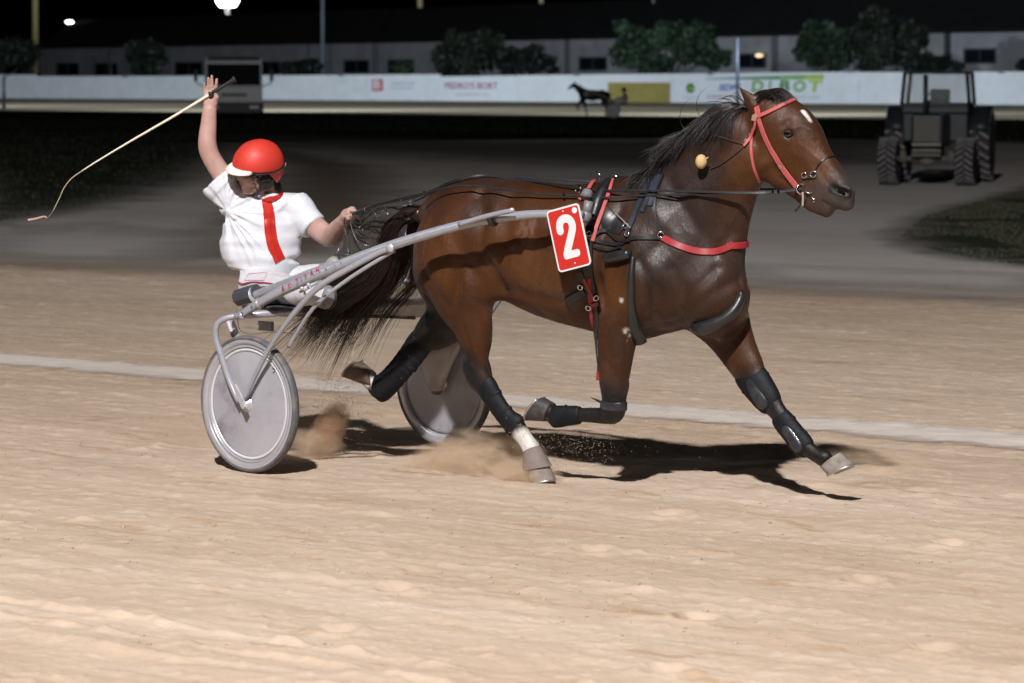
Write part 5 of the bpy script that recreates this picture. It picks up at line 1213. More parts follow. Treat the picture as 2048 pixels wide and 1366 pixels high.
px_tube('inner_stay', [(577, 694, LN + .09), (592, 668, LN + .10), (622, 622, LN + .10), (652, 592, LN + .12), (700, 556, LN + .16), (750, 524, LN + .20), (790, 500, LN + .25)], .010, m_tubep)
mk('fork_plate', [prism([(-.030, -.07), (.030, -.07), (.026, .085), (-.026, .085)], sp(468, 664, LN + .045), unit(sh + np.array([0, 0, 0])), unit(sp(457, 645, LN) - sp(470, 684, LN)), sl * .006), prism([(-.034, -.075), (-.028, -.075), (-.028, .075), (-.034, .075)], sp(468, 664, LN + .035), unit(sh), unit(sp(457, 645, LN) - sp(470, 684, LN)), sl * .022)], m_alu, sulky, smooth=False)
# near main shaft
SHN = [(462, 634, LN + .01), (482, 630, LN + .02), (500, 618, LN + .03), (540, 594, LN + .05), (590, 570, LN + .08), (640, 548, LN + .11), (700, 522, LN + .16), (780, 492, LN + .22), (850, 470, LN + .27), (920, 451, LN + .31), (980, 439, LN + .345), (1040, 431, LN + .385), (1090, 428, LN + .41), (1165, 430, LN + .43)]
px_tube('shaft', SHN, [.016, .0215, .024, .026, .027, .026, .025, .024, .023, .021, .020], m_tubep, n=5, seg=18)
px_tube('shaft_sleeve', [(516, 608, LN + .036), (520, 606, LN + .038)], .030, m_tubep)
for (x, y, l_) in ((484, 626, LN - .002), (503, 613, LN + .008)): mk('bolt', [lathe([(.001, 0), (.006, 0), (.006, .003), (.001, .003)], sp(x, y, l_ - .0), -sl, 8)], m_tyre, sulky)
# upper telescopic tube
px_tube('upper_tube', [(508, 592, LN + .13), (560, 572, LN + .125), (620, 548, LN + .12), (668, 530, LN + .14)], [.024, .025, .025, .020], m_tubep)
mk('tube_flange', [lathe([(.024, -.003), (.046, -.003), (.048, 0), (.046, .003), (.024, .003)], sp(511, 590, LN + .13), unit(sp(560, 572, LN + .125) - sp(508, 592, LN + .13)), 28)], m_alu, sulky)
# seat: round-ended grey cushion roll
m_seat = simple('grey_seat_vinyl', (0.055, 0.058, 0.070), 0.45, var=0.15, vscale=12, bump=0.1, bscale=80)
sa_, sb_ = sp(476, 596, LN + .14), sp(514, 584, LN + .14)
mk('seat', [tube([sa_, sb_], .046, 8, up0=unit(np.array([0.2, 0.3, 1.0]))), tube([sa_ * .5 + sb_ * .5 + sl * .05 + np.array([0, 0, -.01]), sa_ * .5 + sb_ * .5 + sl * .80 + sh * .02 + np.array([0, 0, -.01])], .05, 10)], m_seat, sulky, sharp=30, bevel=.004)
mk('seat_pan', [prism([(-.08, .02), (.26, .02), (.26, .84), (-.06, .84)], sp(498, 611, LN + .22), sh, sl, np.array([0, 0, -.02]))], m_seat, sulky, smooth=False, bevel=.006)
# slotted footrest bracket, clips and fittings on the near shaft
P0 = sp(628, 577, LN + .04); ax = unit(sp(650, 566, LN + .04) - sp(600, 590, LN + .04)); up_ = unit(np.cross(ax, sl)); up_ = up_ if up_[2] > 0 else -up_
def oval(w, h, n=10): return [(w * (1 if math.cos(a) > 0 else -1) + h * math.cos(a), h * math.sin(a)) for a in np.linspace(0, 2 * math.pi, 2 * n, endpoint=False)]
P_ = [P0 + ax * x + up_ * y for x, y in oval(.055, .017, 8)]; mk('footrest_bracket', [tube(np.array(P_ + [P_[0]]), .0055, 8, False)], m_alu, sulky)
mk('bracket_clip', [rod(sp(600, 584, LN + .02), sp(622, 574, LN + .02), .007, 8), ellipsoid(sp(617, 570, LN + .01), (.010, .008, .012)), ellipsoid(sp(604, 577, LN + .01), (.012, .008, .010)), rod(sp(612, 590, LN + .05), sp(614, 606, LN + .05), .004, 6)], m_alu, sulky)
px_tube('cable', [(472, 612, LN + .2), (474, 628, LN + .2), (480, 660, LN + .25), (505, 668, LN + .25), (545, 664, LN + .25), (600, 668, LN + .2)], .002, m_tyre)
px_tube('spare_bar', [(492, 633, LN + .4), (545, 627, LN + .4)], .011, m_tubep); mk('seat_bracket', [box(sp(532, 652, LN + .45), (.10, .02, .05), rotz(SA))], m_tubep, sulky, smooth=False)
# forward stay ending in a ferrule, and the shaft collar
px_tube('shaft_extension', [(918, 449, LN + .285), (960, 436, LN + .30), (1000, 426, LN + .31), (1024, 421, LN + .315)], [.012, .013, .012], m_tubep)
mk('shaft_tip', [ellipsoid(sp(1024, 420, LN + .315), (.014, .012, .012))], m_alu, sulky)
c_ = sp(988, 438, LN + .335); t_ = unit(sp(1040, 431, LN + .35) - sp(980, 439, LN + .335)); mk('shaft_collar', [lathe([(.022, -.012), (.032, -.013), (.035, 0), (.032, .013), (.022, .012)], sp(986, 439, LN + .335), t_, 22)], m_padk, sulky)
for x in (650, 668, 680): mk('gauge_mark', [rod(sp(x, 536 - (x - 650) * .42, LN + .095), sp(x + 3, 540 - (x - 650) * .42, LN + .095), .002, 5)], m_tyre, sulky)
m_red = simple('decal_crimson', (0.45, 0.02, 0.08), 0.4)
# lettering on the tube, one group of letters after another along its axis
for ch, x, y, h_ in (('A', 565, 576, 11), ('C', 579, 571, 11), ('T', 594, 562, 10), ('I', 602, 558, 10), ('T', 611, 553, 10), ('A', 623, 546, 11), ('N', 635, 540, 11)):
    lt_ = LN + .075 + (x - 580) * .0007
    c_ = sp(x, y, lt_ - .030); a_ = unit(sp(x + 10, y - 4.3, lt_ - .030) - c_); u_ = unit(np.cross(a_, sl)); u_ = u_ if u_[2] > 0 else -u_
    text('letter', ch, c_, a_, u_, h_ * mpp(c_[1]), m_red, sulky, width=(9 if ch != 'I' else 2.5) * mpp(c_[1]), shear=0.1, ext=.0008)
# far side, mirrored
FS = lambda P: [sw((p - SO) @ sh, -((p - SO) @ sl), p[2]) for p in P]
mk('shaft', [tube(catmull(FS([sp(*p) for p in SHN]), 5), [.016, .0215, .024, .026, .027, .026, .025, .024, .023, .021, .020], 14)], m_tubep, sulky)
mk('fork_tube', [tube(catmull(FS([sp(*p) for p in [(470, 632, LN - .02), (448, 638, LN - .055), (434, 650, LN - .075), (432, 674, LN - .08), (443, 712, LN - .075), (459, 762, LN - .068), (486, 810, LN - .060)]]), 5), .0155, 12)], m_tubep, sulky)
mk('fork_stay', [tube(catmull(FS([sp(*p) for p in [(488, 808, LN - .045), (522, 728, LN - .055), (592, 622, LN - .05), (700, 536, LN + .03), (779, 497, LN + .12)]]), 5), .013, 12)], m_tubep, sulky)
# flared grey fairing down to the far hub, seen under the horse
m_fair = simple('grey_fairing', (0.42, 0.40, 0.40), 0.35, var=0.2, vscale=8, coat=0.3, dirt=(0.30, 0.24, 0.19), dirt_amt=0.6)
LF = TRK - .05
rows = [((822, 700), (925, 670)), ((836, 720), (920, 700)), ((845, 742), (905, 730)), ((853, 765), (890, 765)), ((862, 782), (884, 782))]
V = []; F = []
for (a, b_) in rows:
    A, B = sp(a[0], a[1], LF), sp(b_[0], b_[1], LF)
    for t in np.linspace(0, 1, 9): V.append(A + (B - A) * t - sl * (.035 * math.sin(math.pi * t)))
for i in range(len(rows) - 1):
    for j in range(8): F.append((i * 9 + j, i * 9 + j + 1, (i + 1) * 9 + j + 1, (i + 1) * 9 + j))
o = mk('fork_fairing', [(np.array(V), F)], m_fair, sulky); md = o.modifiers.new('thickness', 'SOLIDIFY'); md.thickness = .004
mk('hub_cap', [ellipsoid(sp(873, 783, LF - .01), (.030, .022, .020))], simple('olive_hub_cap', (0.13, 0.10, 0.045), 0.45, var=.3, vscale=30), sulky)
# cross tube and translucent mud apron hung between the shafts
# cross members of the frame
xa = sw(*[(sp(470, 634, LN) - SO) @ sh, LN, (sp(470, 634, LN))[2]]); 
mk('cross_tube', [rod(sw((sp(478, 632, LN) - SO) @ sh, LN, sp(478, 632, LN)[2]), sw((sp(478, 632, LN) - SO) @ sh, TRK, sp(478, 632, LN)[2]), .018, 14)], m_tubep, sulky)
m_ap, nt, b = new_mat('smoky_plastic_apron')
b.inputs['Base Color'].default_value = (0.16, 0.12, 0.095, 1); b.inputs['Roughness'].default_value = 0.25; b.inputs['Alpha'].default_value = 0.50; b.inputs['Specular IOR Level'].default_value = 0.5
m_ap2, nt, b = new_mat('clear_plastic_apron'); b.inputs['Base Color'].default_value = (0.05, 0.042, 0.038, 1); b.inputs['Roughness'].default_value = 0.15; b.inputs['Alpha'].default_value = 0.55
def sheet(name, grid, mat, thick=.0015, wob=0.012, seed=0):
    """grid of world points (rows x cols), smoothly subdivided with a little slack"""
    G_ = np.array(grid); n0, n1 = 6, 6
    rows_ = [catmull(list(r), n1) for r in G_]; cols = [catmull([r[j] for r in rows_], n0) for j in range(len(rows_[0]))]
    A = np.array(cols); a, c = A.shape[:2]; 
    nz = vn2(np.arange(a)[:, None] * .45 + np.zeros((a, c)), np.arange(c)[None, :] * .45 + np.zeros((a, c)), seed) - .5
    A = A - np.array([0, 1.0, 0]) * (nz * wob * 2)[..., None]
    ii = np.arange(a * c).reshape(a, c); Q_ = np.stack([ii[:-1, :-1], ii[1:, :-1], ii[1:, 1:], ii[:-1, 1:]], -1).reshape(-1, 4)
    o = mk(name, [(A.reshape(-1, 3), Q_)], mat, sulky); md = o.modifiers.new('thickness', 'SOLIDIFY'); md.thickness = thick; return o
ap_l = TRK * .55
sheet('mud_apron', [[sp(560, 606, ap_l - .6), sp(640, 590, ap_l - .4), sp(720, 565, ap_l - .1), sp(800, 560, ap_l), sp(868, 572, ap_l + .1)],
                    [sp(560, 622, ap_l - .6), sp(640, 612, ap_l - .4), sp(720, 602, ap_l - .1), sp(800, 600, ap_l), sp(880, 604, ap_l + .1)],
                    [sp(560, 633, ap_l - .6), sp(640, 633, ap_l - .4), sp(720, 632, ap_l - .1), sp(800, 635, ap_l), sp(850, 634, ap_l + .1)]], m_ap)
px_tube('apron_bar', [(735, 568, ap_l), (800, 562, ap_l), (826, 561, ap_l + .02), (856, 557, ap_l + .1)], [.005, .008, .016, .012], m_tubep)
px_tube('apron_hem', [(690, 633, ap_l), (760, 633, ap_l), (830, 636, ap_l + .05)], .009, simple('apron_hem_grey', (0.10, 0.085, 0.075), 0.5))
sheet('splash_screen', [[sp(700, 432, -.10), sp(740, 418, -.10), sp(790, 404, -.08), sp(830, 392, -.05)],
                        [sp(690, 470, -.16), sp(735, 475, -.14), sp(785, 468, -.12), sp(815, 450, -.1)],
                        [sp(668, 512, -.22), sp(720, 515, -.20), sp(770, 508, -.18), sp(812, 490, -.15)]], m_ap2, wob=.02, seed=4)
# ------------------------------------------------------------------ number plate
pl = thing('number_plate', 'red plate with white rim and large white number 2 on the sulky shaft', 'number plate', tuple(hw(hp(1138, 475, -.40))), -TH)
TL, TR_, BR_, BL = [hw(hp(x, y, -.455)) for x, y in ((1093, 423), (1158, 404), (1184, 530), (1119, 546))]
pc = (TL + TR_ + BR_ + BL) / 4; pa = unit((TR_ - TL) + (BR_ - BL)); pu = (TL - BL) + (TR_ - BR_); pu = unit(pu - pa * (pu @ pa)); pn = np.cross(pa, pu); PW = np.linalg.norm(TR_ - TL) / 2; PHt = np.linalg.norm(TL - BL) / 2
def rrect(w, h, r, n=6):
    out = []
    for cx, cy, a0 in ((w - r, h - r, 0), (-w + r, h - r, 90), (-w + r, -h + r, 180), (w - r, -h + r, 270)):
        for k in range(n + 1): a = R(a0 + 90 * k / n); out.append((cx + r * math.cos(a), cy + r * math.sin(a)))
    return out
p_w = simple('plate_white', (0.66, 0.66, 0.67), 0.4, coat=0.1); p_r = simple('plate_red', (0.50, 0.024, 0.018), 0.4, coat=0.15)
mk('plate_board', [prism(rrect(PW, PHt, .02), pc, pa, pu, pn * .005)], p_w, pl, smooth=False, bevel=.001)
mk('red_field', [prism(rrect(PW - .0085, PHt - .0085, .013), pc + pn * .005, pa, pu, pn * .0006)], p_r, pl, smooth=False)
# the digit, drawn as a thick stroke
def stroke(pts, w, n=8):
    P = catmull([np.array([a, b_, 0.0]) for a, b_ in pts], n); T = np.gradient(P, axis=0); T /= np.linalg.norm(T, axis=1)[:, None] + 1e-9; S_ = np.stack([-T[:, 1], T[:, 0]], 1)
    return P[:, :2] + S_ * w / 2, P[:, :2] - S_ * w / 2
def place2(A, off): return np.array([pc + pa * a + pu * b_ + pn * off for a, b_ in A])
s2 = PHt / 65.0 ; W_ = 17 * s2
arc = [(-16, 18), (-15.5, 27), (-11, 36.5), (-1, 40.5), (9, 38), (15, 29), (14.5, 18), (9, 6), (1, -8), (-7, -22), (-12, -33)]
Lp, Rp = stroke([(a * s2, b_ * s2) for a, b_ in arc], W_)
n_ = len(Lp); V = np.vstack([place2(Lp, .0062), place2(Rp, .0062)]); F = [(i, i + 1, n_ + i + 1, n_ + i) for i in range(n_ - 1)]
cap = prism([(arc[0][0] * s2 + W_ / 2 * math.cos(a), arc[0][1] * s2 + W_ / 2 * math.sin(a)) for a in np.linspace(0, 2 * math.pi, 20, endpoint=False)], pc + pn * .0058, pa, pu, pn * .0006)
base_ = prism([(a * s2, b_ * s2) for a, b_ in ((-20, -31), (-20.5, -36), (-19, -40), (-16, -42), (14, -42), (18.5, -40), (20.5, -36), (20.5, -32), (19, -28.5), (15, -26.5), (0, -26.5), (-6, -14), (-16, -26))], pc + pn * .0058, pa, pu, pn * .0007)
mk('digit_two', [(V, F), cap, base_], p_w, pl, smooth=False)
mk('sticker', [prism([(.0145 * math.cos(a), .0145 * math.sin(a)) for a in np.linspace(0, 2 * math.pi, 22, endpoint=False)], pc + pa * (PW * .68) + pu * (PHt * .80) + pn * .0056, pa, pu, pn * .0008)], simple('sticker_offwhite', (0.70, 0.70, 0.72), 0.5), pl, smooth=False)
for a_, b_ in ((0, .86), (0.06, -.83)): mk('screw', [lathe([(.0001, .003), (.004, .002), (.005, 0)], pc + pa * (a_ * PW) + pu * (b_ * PHt) + pn * .0056, pn, 12)], m_alu, pl)
mk('plate_bracket', [rod(pc - pn * .002 + pu * .03, pc - pn * .06 + pu * .04, .008, 8)], m_alu, pl)
# ------------------------------------------------------------------ reins
rn = thing('reins', 'long black leather reins running from the driver hand over the horse back to the bit', 'reins', tuple(sw(.6, -.1, 0)), SA)
def rein(pts, w, mat=m_black, name='rein', nn=(0.2, -1, .25), n=7):
    P = catmull([np.array(p) for p in pts], n); return mk(name, [ribbon(P, np.tile(unit(nn), (len(P), 1)), w, .003)], mat, rn, sharp=40)
HANDP = at(704, 430, 15.42)
rein([HANDP, hw(hp(742, 414, -.12)), hw(hp(790, 400, -.17)), hw(hp(850, 386, -.20)), hw(hp(905, 373, -.21)), hw(hp(960, 372, -.20)), hw(hp(1020, 381, -.20)), hw(hp(1090, 388, -.20)), hw(hp(1150, 391, -.19)), hw(hp(1215, 395, -.19)), hw(hp(1262, 392, -.17)), hw(hp(1330, 390, -.17)), hw(hp(1420, 386, -.15)), hw(hp(1500, 385, -.12)), hw(hp(1560, 384, -.09)), BITP], .010)
rein([HANDP + [.0, 0, .01], hw(hp(760, 408, -.05)), hw(hp(830, 394, -.08)), hw(hp(900, 366, -.10)), hw(hp(940, 354, -.08)), hw(hp(975, 351, -.05)), hw(hp(1040, 360, -.05)), hw(hp(1100, 366, -.08)), hw(hp(1156, 376, -.13)), hw(hp(1220, 381, -.16)), hw(hp(1300, 381, -.17)), hw(hp(1420, 384, -.16)), hw(hp(1500, 386, -.13)), hw(hp(1550, 384, -.09)), BITP + [0, 0, .004]], .011)
rein([HANDP + [.01, .05, .0], hw(hp(770, 420, .10)), hw(hp(840, 398, .12)), hw(hp(900, 364, .10)), hw(hp(980, 353, .08)), hw(hp(1060, 356, .08)), hw(hp(1150, 361, .10)), hw(hp(1250, 368, .14)), hw(hp(1400, 378, .15)), hw(hp(1600, 378, .062))], .010)
rein([HANDP, hw(hp(735, 424, -.12)), hw(hp(800, 412, -.12)), hw(hp(838, 410, -.05))], .007)
for pts in ([(708, 428), (724, 440), (738, 420), (752, 431), (740, 446), (718, 447), (704, 440)], [(722, 418), (742, 428), (758, 416), (776, 422)], [(690, 434), (688, 452), (694, 476), (700, 520), (684, 552)], [(696, 440), (724, 462), (760, 492), (790, 508)], [(700, 446), (712, 478), (740, 510)]):
    rein([sp(x, y, -.22) for x, y in pts], .006, name='rein_tail')
for x, y, l_ in ((731, 419, -.12), (756, 425, -.12), (803, 402, -.12), (815, 404, -.12), (772, 414, -.12), (848, 386, -.2), (1127, 389, -.2), (1545, 382, -.10), (1556, 382, -.10)):
    q = hw(hp(x, y, l_)) + [0, -.008, 0]; mk('rein_buckle', [box(q, (.010, .004, .020), rotz(.3))], m_chrome, rn, smooth=False)
# ================================================================== THE DRIVER
m_skin, nt, b = new_mat('skin'); L = nt.links
tc = N(nt, 'ShaderNodeTexCoord'); n1 = N(nt, 'ShaderNodeTexNoise', i_Scale=14.0, i_Detail=5.0); L.new(tc.outputs['Object'], n1.inputs['Vector'])
r_ = ramp(nt, n1.outputs['Fac'], [(0.35, (0.40, 0.235, 0.195)), (0.65, (0.47, 0.30, 0.26))]); L.new(r_.outputs['Color'], b.inputs['Base Color'])
b.inputs['Roughness'].default_value = 0.48; b.inputs['Subsurface Weight'].default_value = 0.15; b.inputs['Subsurface Radius'].default_value = (0.012, 0.005, 0.003); b.inputs['Subsurface Scale'].default_value = 1.0
def cloth(name, col, rough, bump=0.4, sheen=0.1, spec=0.5, aniso=0.0, var=0.03):
    m, nt, b = new_mat(name); L = nt.links; b.inputs['Base Color'].default_value = (*col, 1); b.inputs['Roughness'].default_value = rough
    b.inputs['Sheen Weight'].default_value = sheen; b.inputs['Specular IOR Level'].default_value = spec
    tc = N(nt, 'ShaderNodeTexCoord'); mp = N(nt, 'ShaderNodeMapping'); mp.inputs['Rotation'].default_value = (0.2, 0.6, 0.3); mp.inputs['Scale'].default_value = (1.0, 1.0, 0.45); L.new(tc.outputs['Object'], mp.inputs['Vector'])
    n = N(nt, 'ShaderNodeTexNoise', i_Scale=13.0, i_Detail=3.0, i_Distortion=1.2); L.new(mp.outputs['Vector'], n.inputs['Vector'])
    bp = N(nt, 'ShaderNodeBump', i_Strength=bump, i_Distance=0.02); L.new(n.outputs['Fac'], bp.inputs['Height']); L.new(bp.outputs['Normal'], b.inputs['Normal']); return m
m_satin = cloth('white_satin', (0.60, 0.61, 0.66), 0.32, 0.28, 0.0, 0.45); m_trous = cloth('white_trousers', (0.52, 0.52, 0.55), 0.6, 0.45)
m_redsatin = cloth('red_satin', (0.46, 0.022, 0.014), 0.30, 0.2, 0.0, 0.5); m_helm = simple('red_helmet_cover', (0.54, 0.036, 0.022), 0.5, var=0.05, vscale=10, bump=0.1, bscale=40)
DY = 15.93
DO = at(530, 600, DY); DO[2] = 0
drv = thing('person', 'driver in white satin silks with red stripe and red helmet, waving one bare arm', 'person', tuple(DO))
def dp(px, py, dy=0.0): return at(px, py, DY + dy)
PM = mpp(DY)
VV = []; QQ = []
def add_part(S_, it=2):
    V, Q = S_.mesh(); V = relax(V, Q, it, .5); QQ.append(Q + sum(len(v) for v in VV)); VV.append(V); return V, Q
def finger(S_, pts, r, k=.004): S_.chain([np.array(p) for p in pts], [(a, a) for a in r], (0, 1, 0), k)
def achain(S_, pts, rad, side, k):
    P = catmull(pts, 4); r = catmull([np.array([a, b_, 0.0]) for a, b_ in rad], 4)[:, :2]; S_.chain(list(P), [tuple(q) for q in r], side, k)
# right arm raised, open palm towards the camera
A = Sculpt(dp(380, 402, -.14), dp(500, 138, .14), .0034)
X = (0, 1, 0)
achain(A, [dp(474, 392), dp(446, 352, -.005), dp(421, 312, -.015), dp(414.5, 286, -.02), dp(417, 250, -.02), dp(420, 210, -.02)], [(.050, 21 * PM), (.045, 19 * PM), (.040, 17.5 * PM), (.039, 17 * PM), (.032, 15 * PM), (.023, 12.2 * PM)], X, .012)
A.chain([dp(420, 216, -.02), dp(421, 200, -.022), dp(421, 186, -.022)], [(.021, 12 * PM), (.018, 14 * PM), (.014, 13.5 * PM)], X, .012)
for pts, r in ((((411, 192), (409.6, 180), (408.8, 172), (408.5, 167)), (2.9, 2.7, 2.4, 2.2)), (((416.5, 188), (416.6, 174), (416.6, 163), (416.6, 156.5)), (3.2, 3.0, 2.7, 2.4)),
               (((423.5, 187), (424.2, 172), (423.9, 160), (423.6, 152.5)), (3.3, 3.1, 2.8, 2.5)), (((430.5, 188), (432, 175), (433, 165), (433.5, 159)), (3.2, 3.0, 2.7, 2.4))):
    finger(A, [dp(x, y, -.022 - .006 * i) for i, (x, y) in enumerate(pts)], [q * PM * 1.13 for q in r], .004)
finger(A, [dp(431, 204, -.026), dp(433, 194, -.042), dp(429.5, 185, -.050), dp(426, 178.5, -.048)], [4.6 * PM, 4.0 * PM, 3.2 * PM, 2.7 * PM], .010)
A.cone(dp(429, 208, -.03), dp(431, 197, -.036), (.012, 5 * PM), (.012, 5 * PM), X, .012)       # ball of the thumb
A.cone(dp(411, 206, -.03), dp(412, 196, -.03), (.009, 4 * PM), (.009, 4 * PM), X, .012)
A.cone(dp(407, 213.6, -.048), dp(433, 213.6, -.048), .0015, .0015, X, .004, 'cut')               # wrist crease
add_part(A)
# left arm, bent, fist round the reins
ELB = dp(661, 474, -.20); WR_ = dp(687, 442, -.38); HN = dp(697, 428, -.43)
B = Sculpt(dp(585, 510, -.58), dp(735, 395, .12), .0034)
achain(B, [dp(606, 432, .02), dp(636, 458, -.09), ELB, dp(674, 459, -.29), WR_], [(.047, 22 * PM), (.045, 21 * PM), (.041, 19 * PM), (.036, 17 * PM), (.025, 12.5 * PM)], X, .012)
B.chain([WR_, dp(694, 430, -.41), dp(702, 423, -.44)], [(.026, 12 * PM), (.034, 11 * PM), (.034, 9 * PM)], X, .014)
for i, (dx, dyy, dz) in enumerate(((5, 0, -.030), (5.5, 4, -.012), (4.5, 8, .006), (3, 11.5, .022))):
    base = dp(702 + dx * .2, 421 + dyy * .8, -.44 + dz); mid = dp(710 + dx * .2, 423 + dyy, -.46 + dz); tip = dp(706 + dx * .2, 430 + dyy, -.475 + dz * .8); t2 = dp(700 + dx * .2, 431 + dyy, -.47 + dz * .8)
    finger(B, [base, mid, tip, t2], [4.0 * PM, 3.7 * PM, 3.3 * PM, 3.0 * PM], .004)
finger(B, [dp(692, 434, -.44), dp(698, 437, -.47), dp(705, 433, -.488), dp(709, 429, -.49)], [5 * PM, 4.3 * PM, 3.7 * PM, 3.2 * PM], .006)
add_part(B)
# head
HC = dp(514, 337, -.085); Fh = unit([-.82, -.50, -.20]); Sh = unit(np.cross(Fh, [0, 0, 1.0])); Uh = np.cross(Sh, Fh); _r = R(17); Sh, Uh = Sh * math.cos(_r) + Uh * math.sin(_r), Uh * math.cos(_r) - Sh * math.sin(_r)      # Sh: the head's right... towards the picture left / far side
MH = np.array([Fh, Sh, Uh]).T
def hh(f, s, u): return HC + Fh * f + Sh * s + Uh * u
Hd = Sculpt(HC - np.array([.20, .20, .26]), HC + np.array([.20, .20, .18]), .0034)
Hd.ell(hh(0, 0, .005), (.098, .078, .110), MH, .02); Hd.ell(hh(.030, 0, -.05), (.066, .060, .075), MH, .03)
Hd.cone(hh(.055, 0, -.085), hh(.072, 0, -.108), .030, .020, Sh, .03)           # jaw to chin
for s in (-1, 1):
    Hd.cone(hh(-.015, s * .055, -.06), hh(.055, s * .028, -.105), .020, .016, Sh, .025)
    Hd.ell(hh(.062, s * .045, -.035), (.024, .022, .024), MH, .02)            # cheek
    Hd.ell(hh(.088, s * .032, .000), (.014, .018, .012), MH, .012, 'cut'); Hd.ell(hh(.078, s * .032, .0), (.013, .014, .012), MH, .006)
Hd.cone(hh(.088, 0, .010), hh(.112, 0, -.030), (.009, .010), (.012, .011), Sh, .012)      # nose
for s in (-1, 1): Hd.ell(hh(.100, s * .011, -.036), (.009, .008, .007), MH, .006)
Hd.cone(hh(.090, -.018, -.060), hh(.090, .018, -.060), .008, .008, Uh, .008); Hd.cone(hh(.086, -.016, -.073), hh(.086, .016, -.073), .008, .008, Uh, .008)
Hd.cone(hh(.100, -.021, -.063), hh(.100, .021, -.063), .0058, .0058, Uh, .003, 'cut')         # open smiling mouth
Hd.cone(hh(-.02, 0, -.06), dp(540, 392, -.0), .058, .062, Sh, .03)             # neck
add_part(Hd)
# torso and legs under the clothes
T = Sculpt(dp(440, 640, -.45), dp(720, 385, .25), .010)
T.chain([dp(532, 392), dp(525, 430), dp(524, 490), dp(525, 535)], [(28 * PM, .06), (58 * PM, .10), (52 * PM, .09), (44 * PM, .09)], (1, 0, 0), .03)
add_part(T)
mesh_np('body', np.vstack(VV) - DO, np.vstack(QQ), m_skin, drv)
mk('teeth', [ellipsoid(hh(.087, 0, -.0625), (.010, .017, .0045), MH)], simple('teeth_white', (0.75, 0.72, 0.68), 0.3), drv)
mk('lips', [tube(catmull([hh(.080, -.025, -.064), hh(.096, -.010, -.057), hh(.099, 0, -.058), hh(.096, .010, -.057), hh(.080, .025, -.064), hh(.094, .010, -.072), hh(.097, 0, -.074), hh(.094, -.010, -.072), hh(.080, -.025, -.064)], 4), .0035, 7, False)], simple('lip', (0.36, 0.11, 0.10), 0.4), drv)
# goggles: dark wraparound lens with frame
a_ = np.linspace(-1.25, 1.25, 17); V = []; F = []
for a in a_:
    for u, rr_ in ((.020, .103), (.008, .108), (-.010, .107), (-.020, .102)): V.append(hh(rr_ * math.cos(a) + .002, rr_ * .78 * math.sin(a), u + .004))
for i in range(len(a_) - 1):
    for j in range(3): F.append((i * 4 + j, i * 4 + j + 1, (i + 1) * 4 + j + 1, (i + 1) * 4 + j))
gg = mk('goggles', [(np.array(V), F)], simple('goggle_lens', (0.012, 0.008, 0.006), 0.12, coat=0.6), drv); gg.modifiers.new('thickness', 'SOLIDIFY').thickness = .003
mk('goggle_strap', [ribbon(np.array([hh(.106 * math.cos(a), .112 * math.sin(a), .012 - .005 * math.cos(a)) for a in np.linspace(-2.2, -1.0, 12)]), np.array([unit(Fh * math.cos(a) + Sh * math.sin(a)) for a in np.linspace(-2.2, -1.0, 12)]), .016, .003)], m_black, drv)
# helmet: cover, peak, band, rear flap, chin straps
HCc = hh(-.010, 0, .024); He = Sculpt(HCc - np.array([.19, .19, .19]), HCc + np.array([.19, .19, .19]), .0048)
He.ell(HCc, (.141, .124, .132), MH, .001); He.ell(HCc, (.128, .111, .119), MH, .002, 'cut')
cutp = hh(0, 0, .016); cutn = unit(-Uh - Fh * -.10 + np.array([0, 0, 0])); He.plane(cutp, cutn)
V, Q = He.mesh(); V = relax(V, Q, 3, .5); Nn2 = normals_np(V, Q); V = V + Nn2 * ((vn3(V, 22, 3) - .5) * .003)[:, None]; helm = mesh_np('helmet', V - DO, Q, m_helm, drv)
for s, e in ((0.0, 1),): 
    sm = catmull([HCc + Fh * (-.142 * math.cos(t)) + Uh * (.133 * math.sin(t)) * 1.0 for t in np.linspace(.25, math.pi - .35, 9)], 3); mk('seam', [tube(sm, .0012, 5)], m_helm, helm)
V = []; F = []; a_ = np.linspace(-.86, .86, 19)
for a in a_:
    for rr_, du in ((.128, .032), (.155, .026), (.184, .014)):
        k_ = max(0, math.cos(a * 1.78)) ** .5
        r2 = .128 + (rr_ - .128) * k_; V.append(hh(r2 * math.cos(a) - .008, .90 * r2 * math.sin(a), du + .002))
for i in range(len(a_) - 1):
    for j in range(2): F.append((i * 3 + j, i * 3 + j + 1, (i + 1) * 3 + j + 1, (i + 1) * 3 + j))
pk = mk('helmet_peak', [(np.array(V), F)], simple('peak_offwhite', (0.74, 0.71, 0.66), 0.5), helm); pk.modifiers.new('thickness', 'SOLIDIFY').thickness = .004
bd = np.linspace(-3.0, -.95, 26); mk('helmet_band', [ribbon(np.array([HCc + Fh * (.143 * math.cos(a)) + Sh * (.126 * math.sin(a)) + Uh * (-.010) for a in bd]), np.array([unit(Fh * math.cos(a) + Sh * math.sin(a)) for a in bd]), .012, .003)], m_black, helm)
mk('band_label', [ribbon(np.array([HCc + Fh * (.147 * math.cos(a)) + Sh * (.130 * math.sin(a)) + Uh * (-.010) for a in np.linspace(-2.72, -2.45, 5)]), np.array([unit(Fh * math.cos(a) + Sh * math.sin(a)) for a in np.linspace(-2.72, -2.45, 5)]), .006, .002)], simple('label_grey', (0.5, 0.5, 0.5), 0.4), helm)
He2 = Sculpt(HCc - np.array([.19, .19, .19]), HCc + np.array([.19, .19, .19]), .0052)
He2.ell(HCc + Uh * -.01, (.140, .122, .140), MH, .001); He2.ell(HCc + Uh * -.01, (.124, .106, .126), MH, .002, 'cut')
He2.plane(hh(0, 0, .012), Uh); He2.plane(hh(-.020, 0, -.010), unit(Fh * .72 - Uh * .60)); He2.plane(hh(-.03, 0, -.108), -Uh)
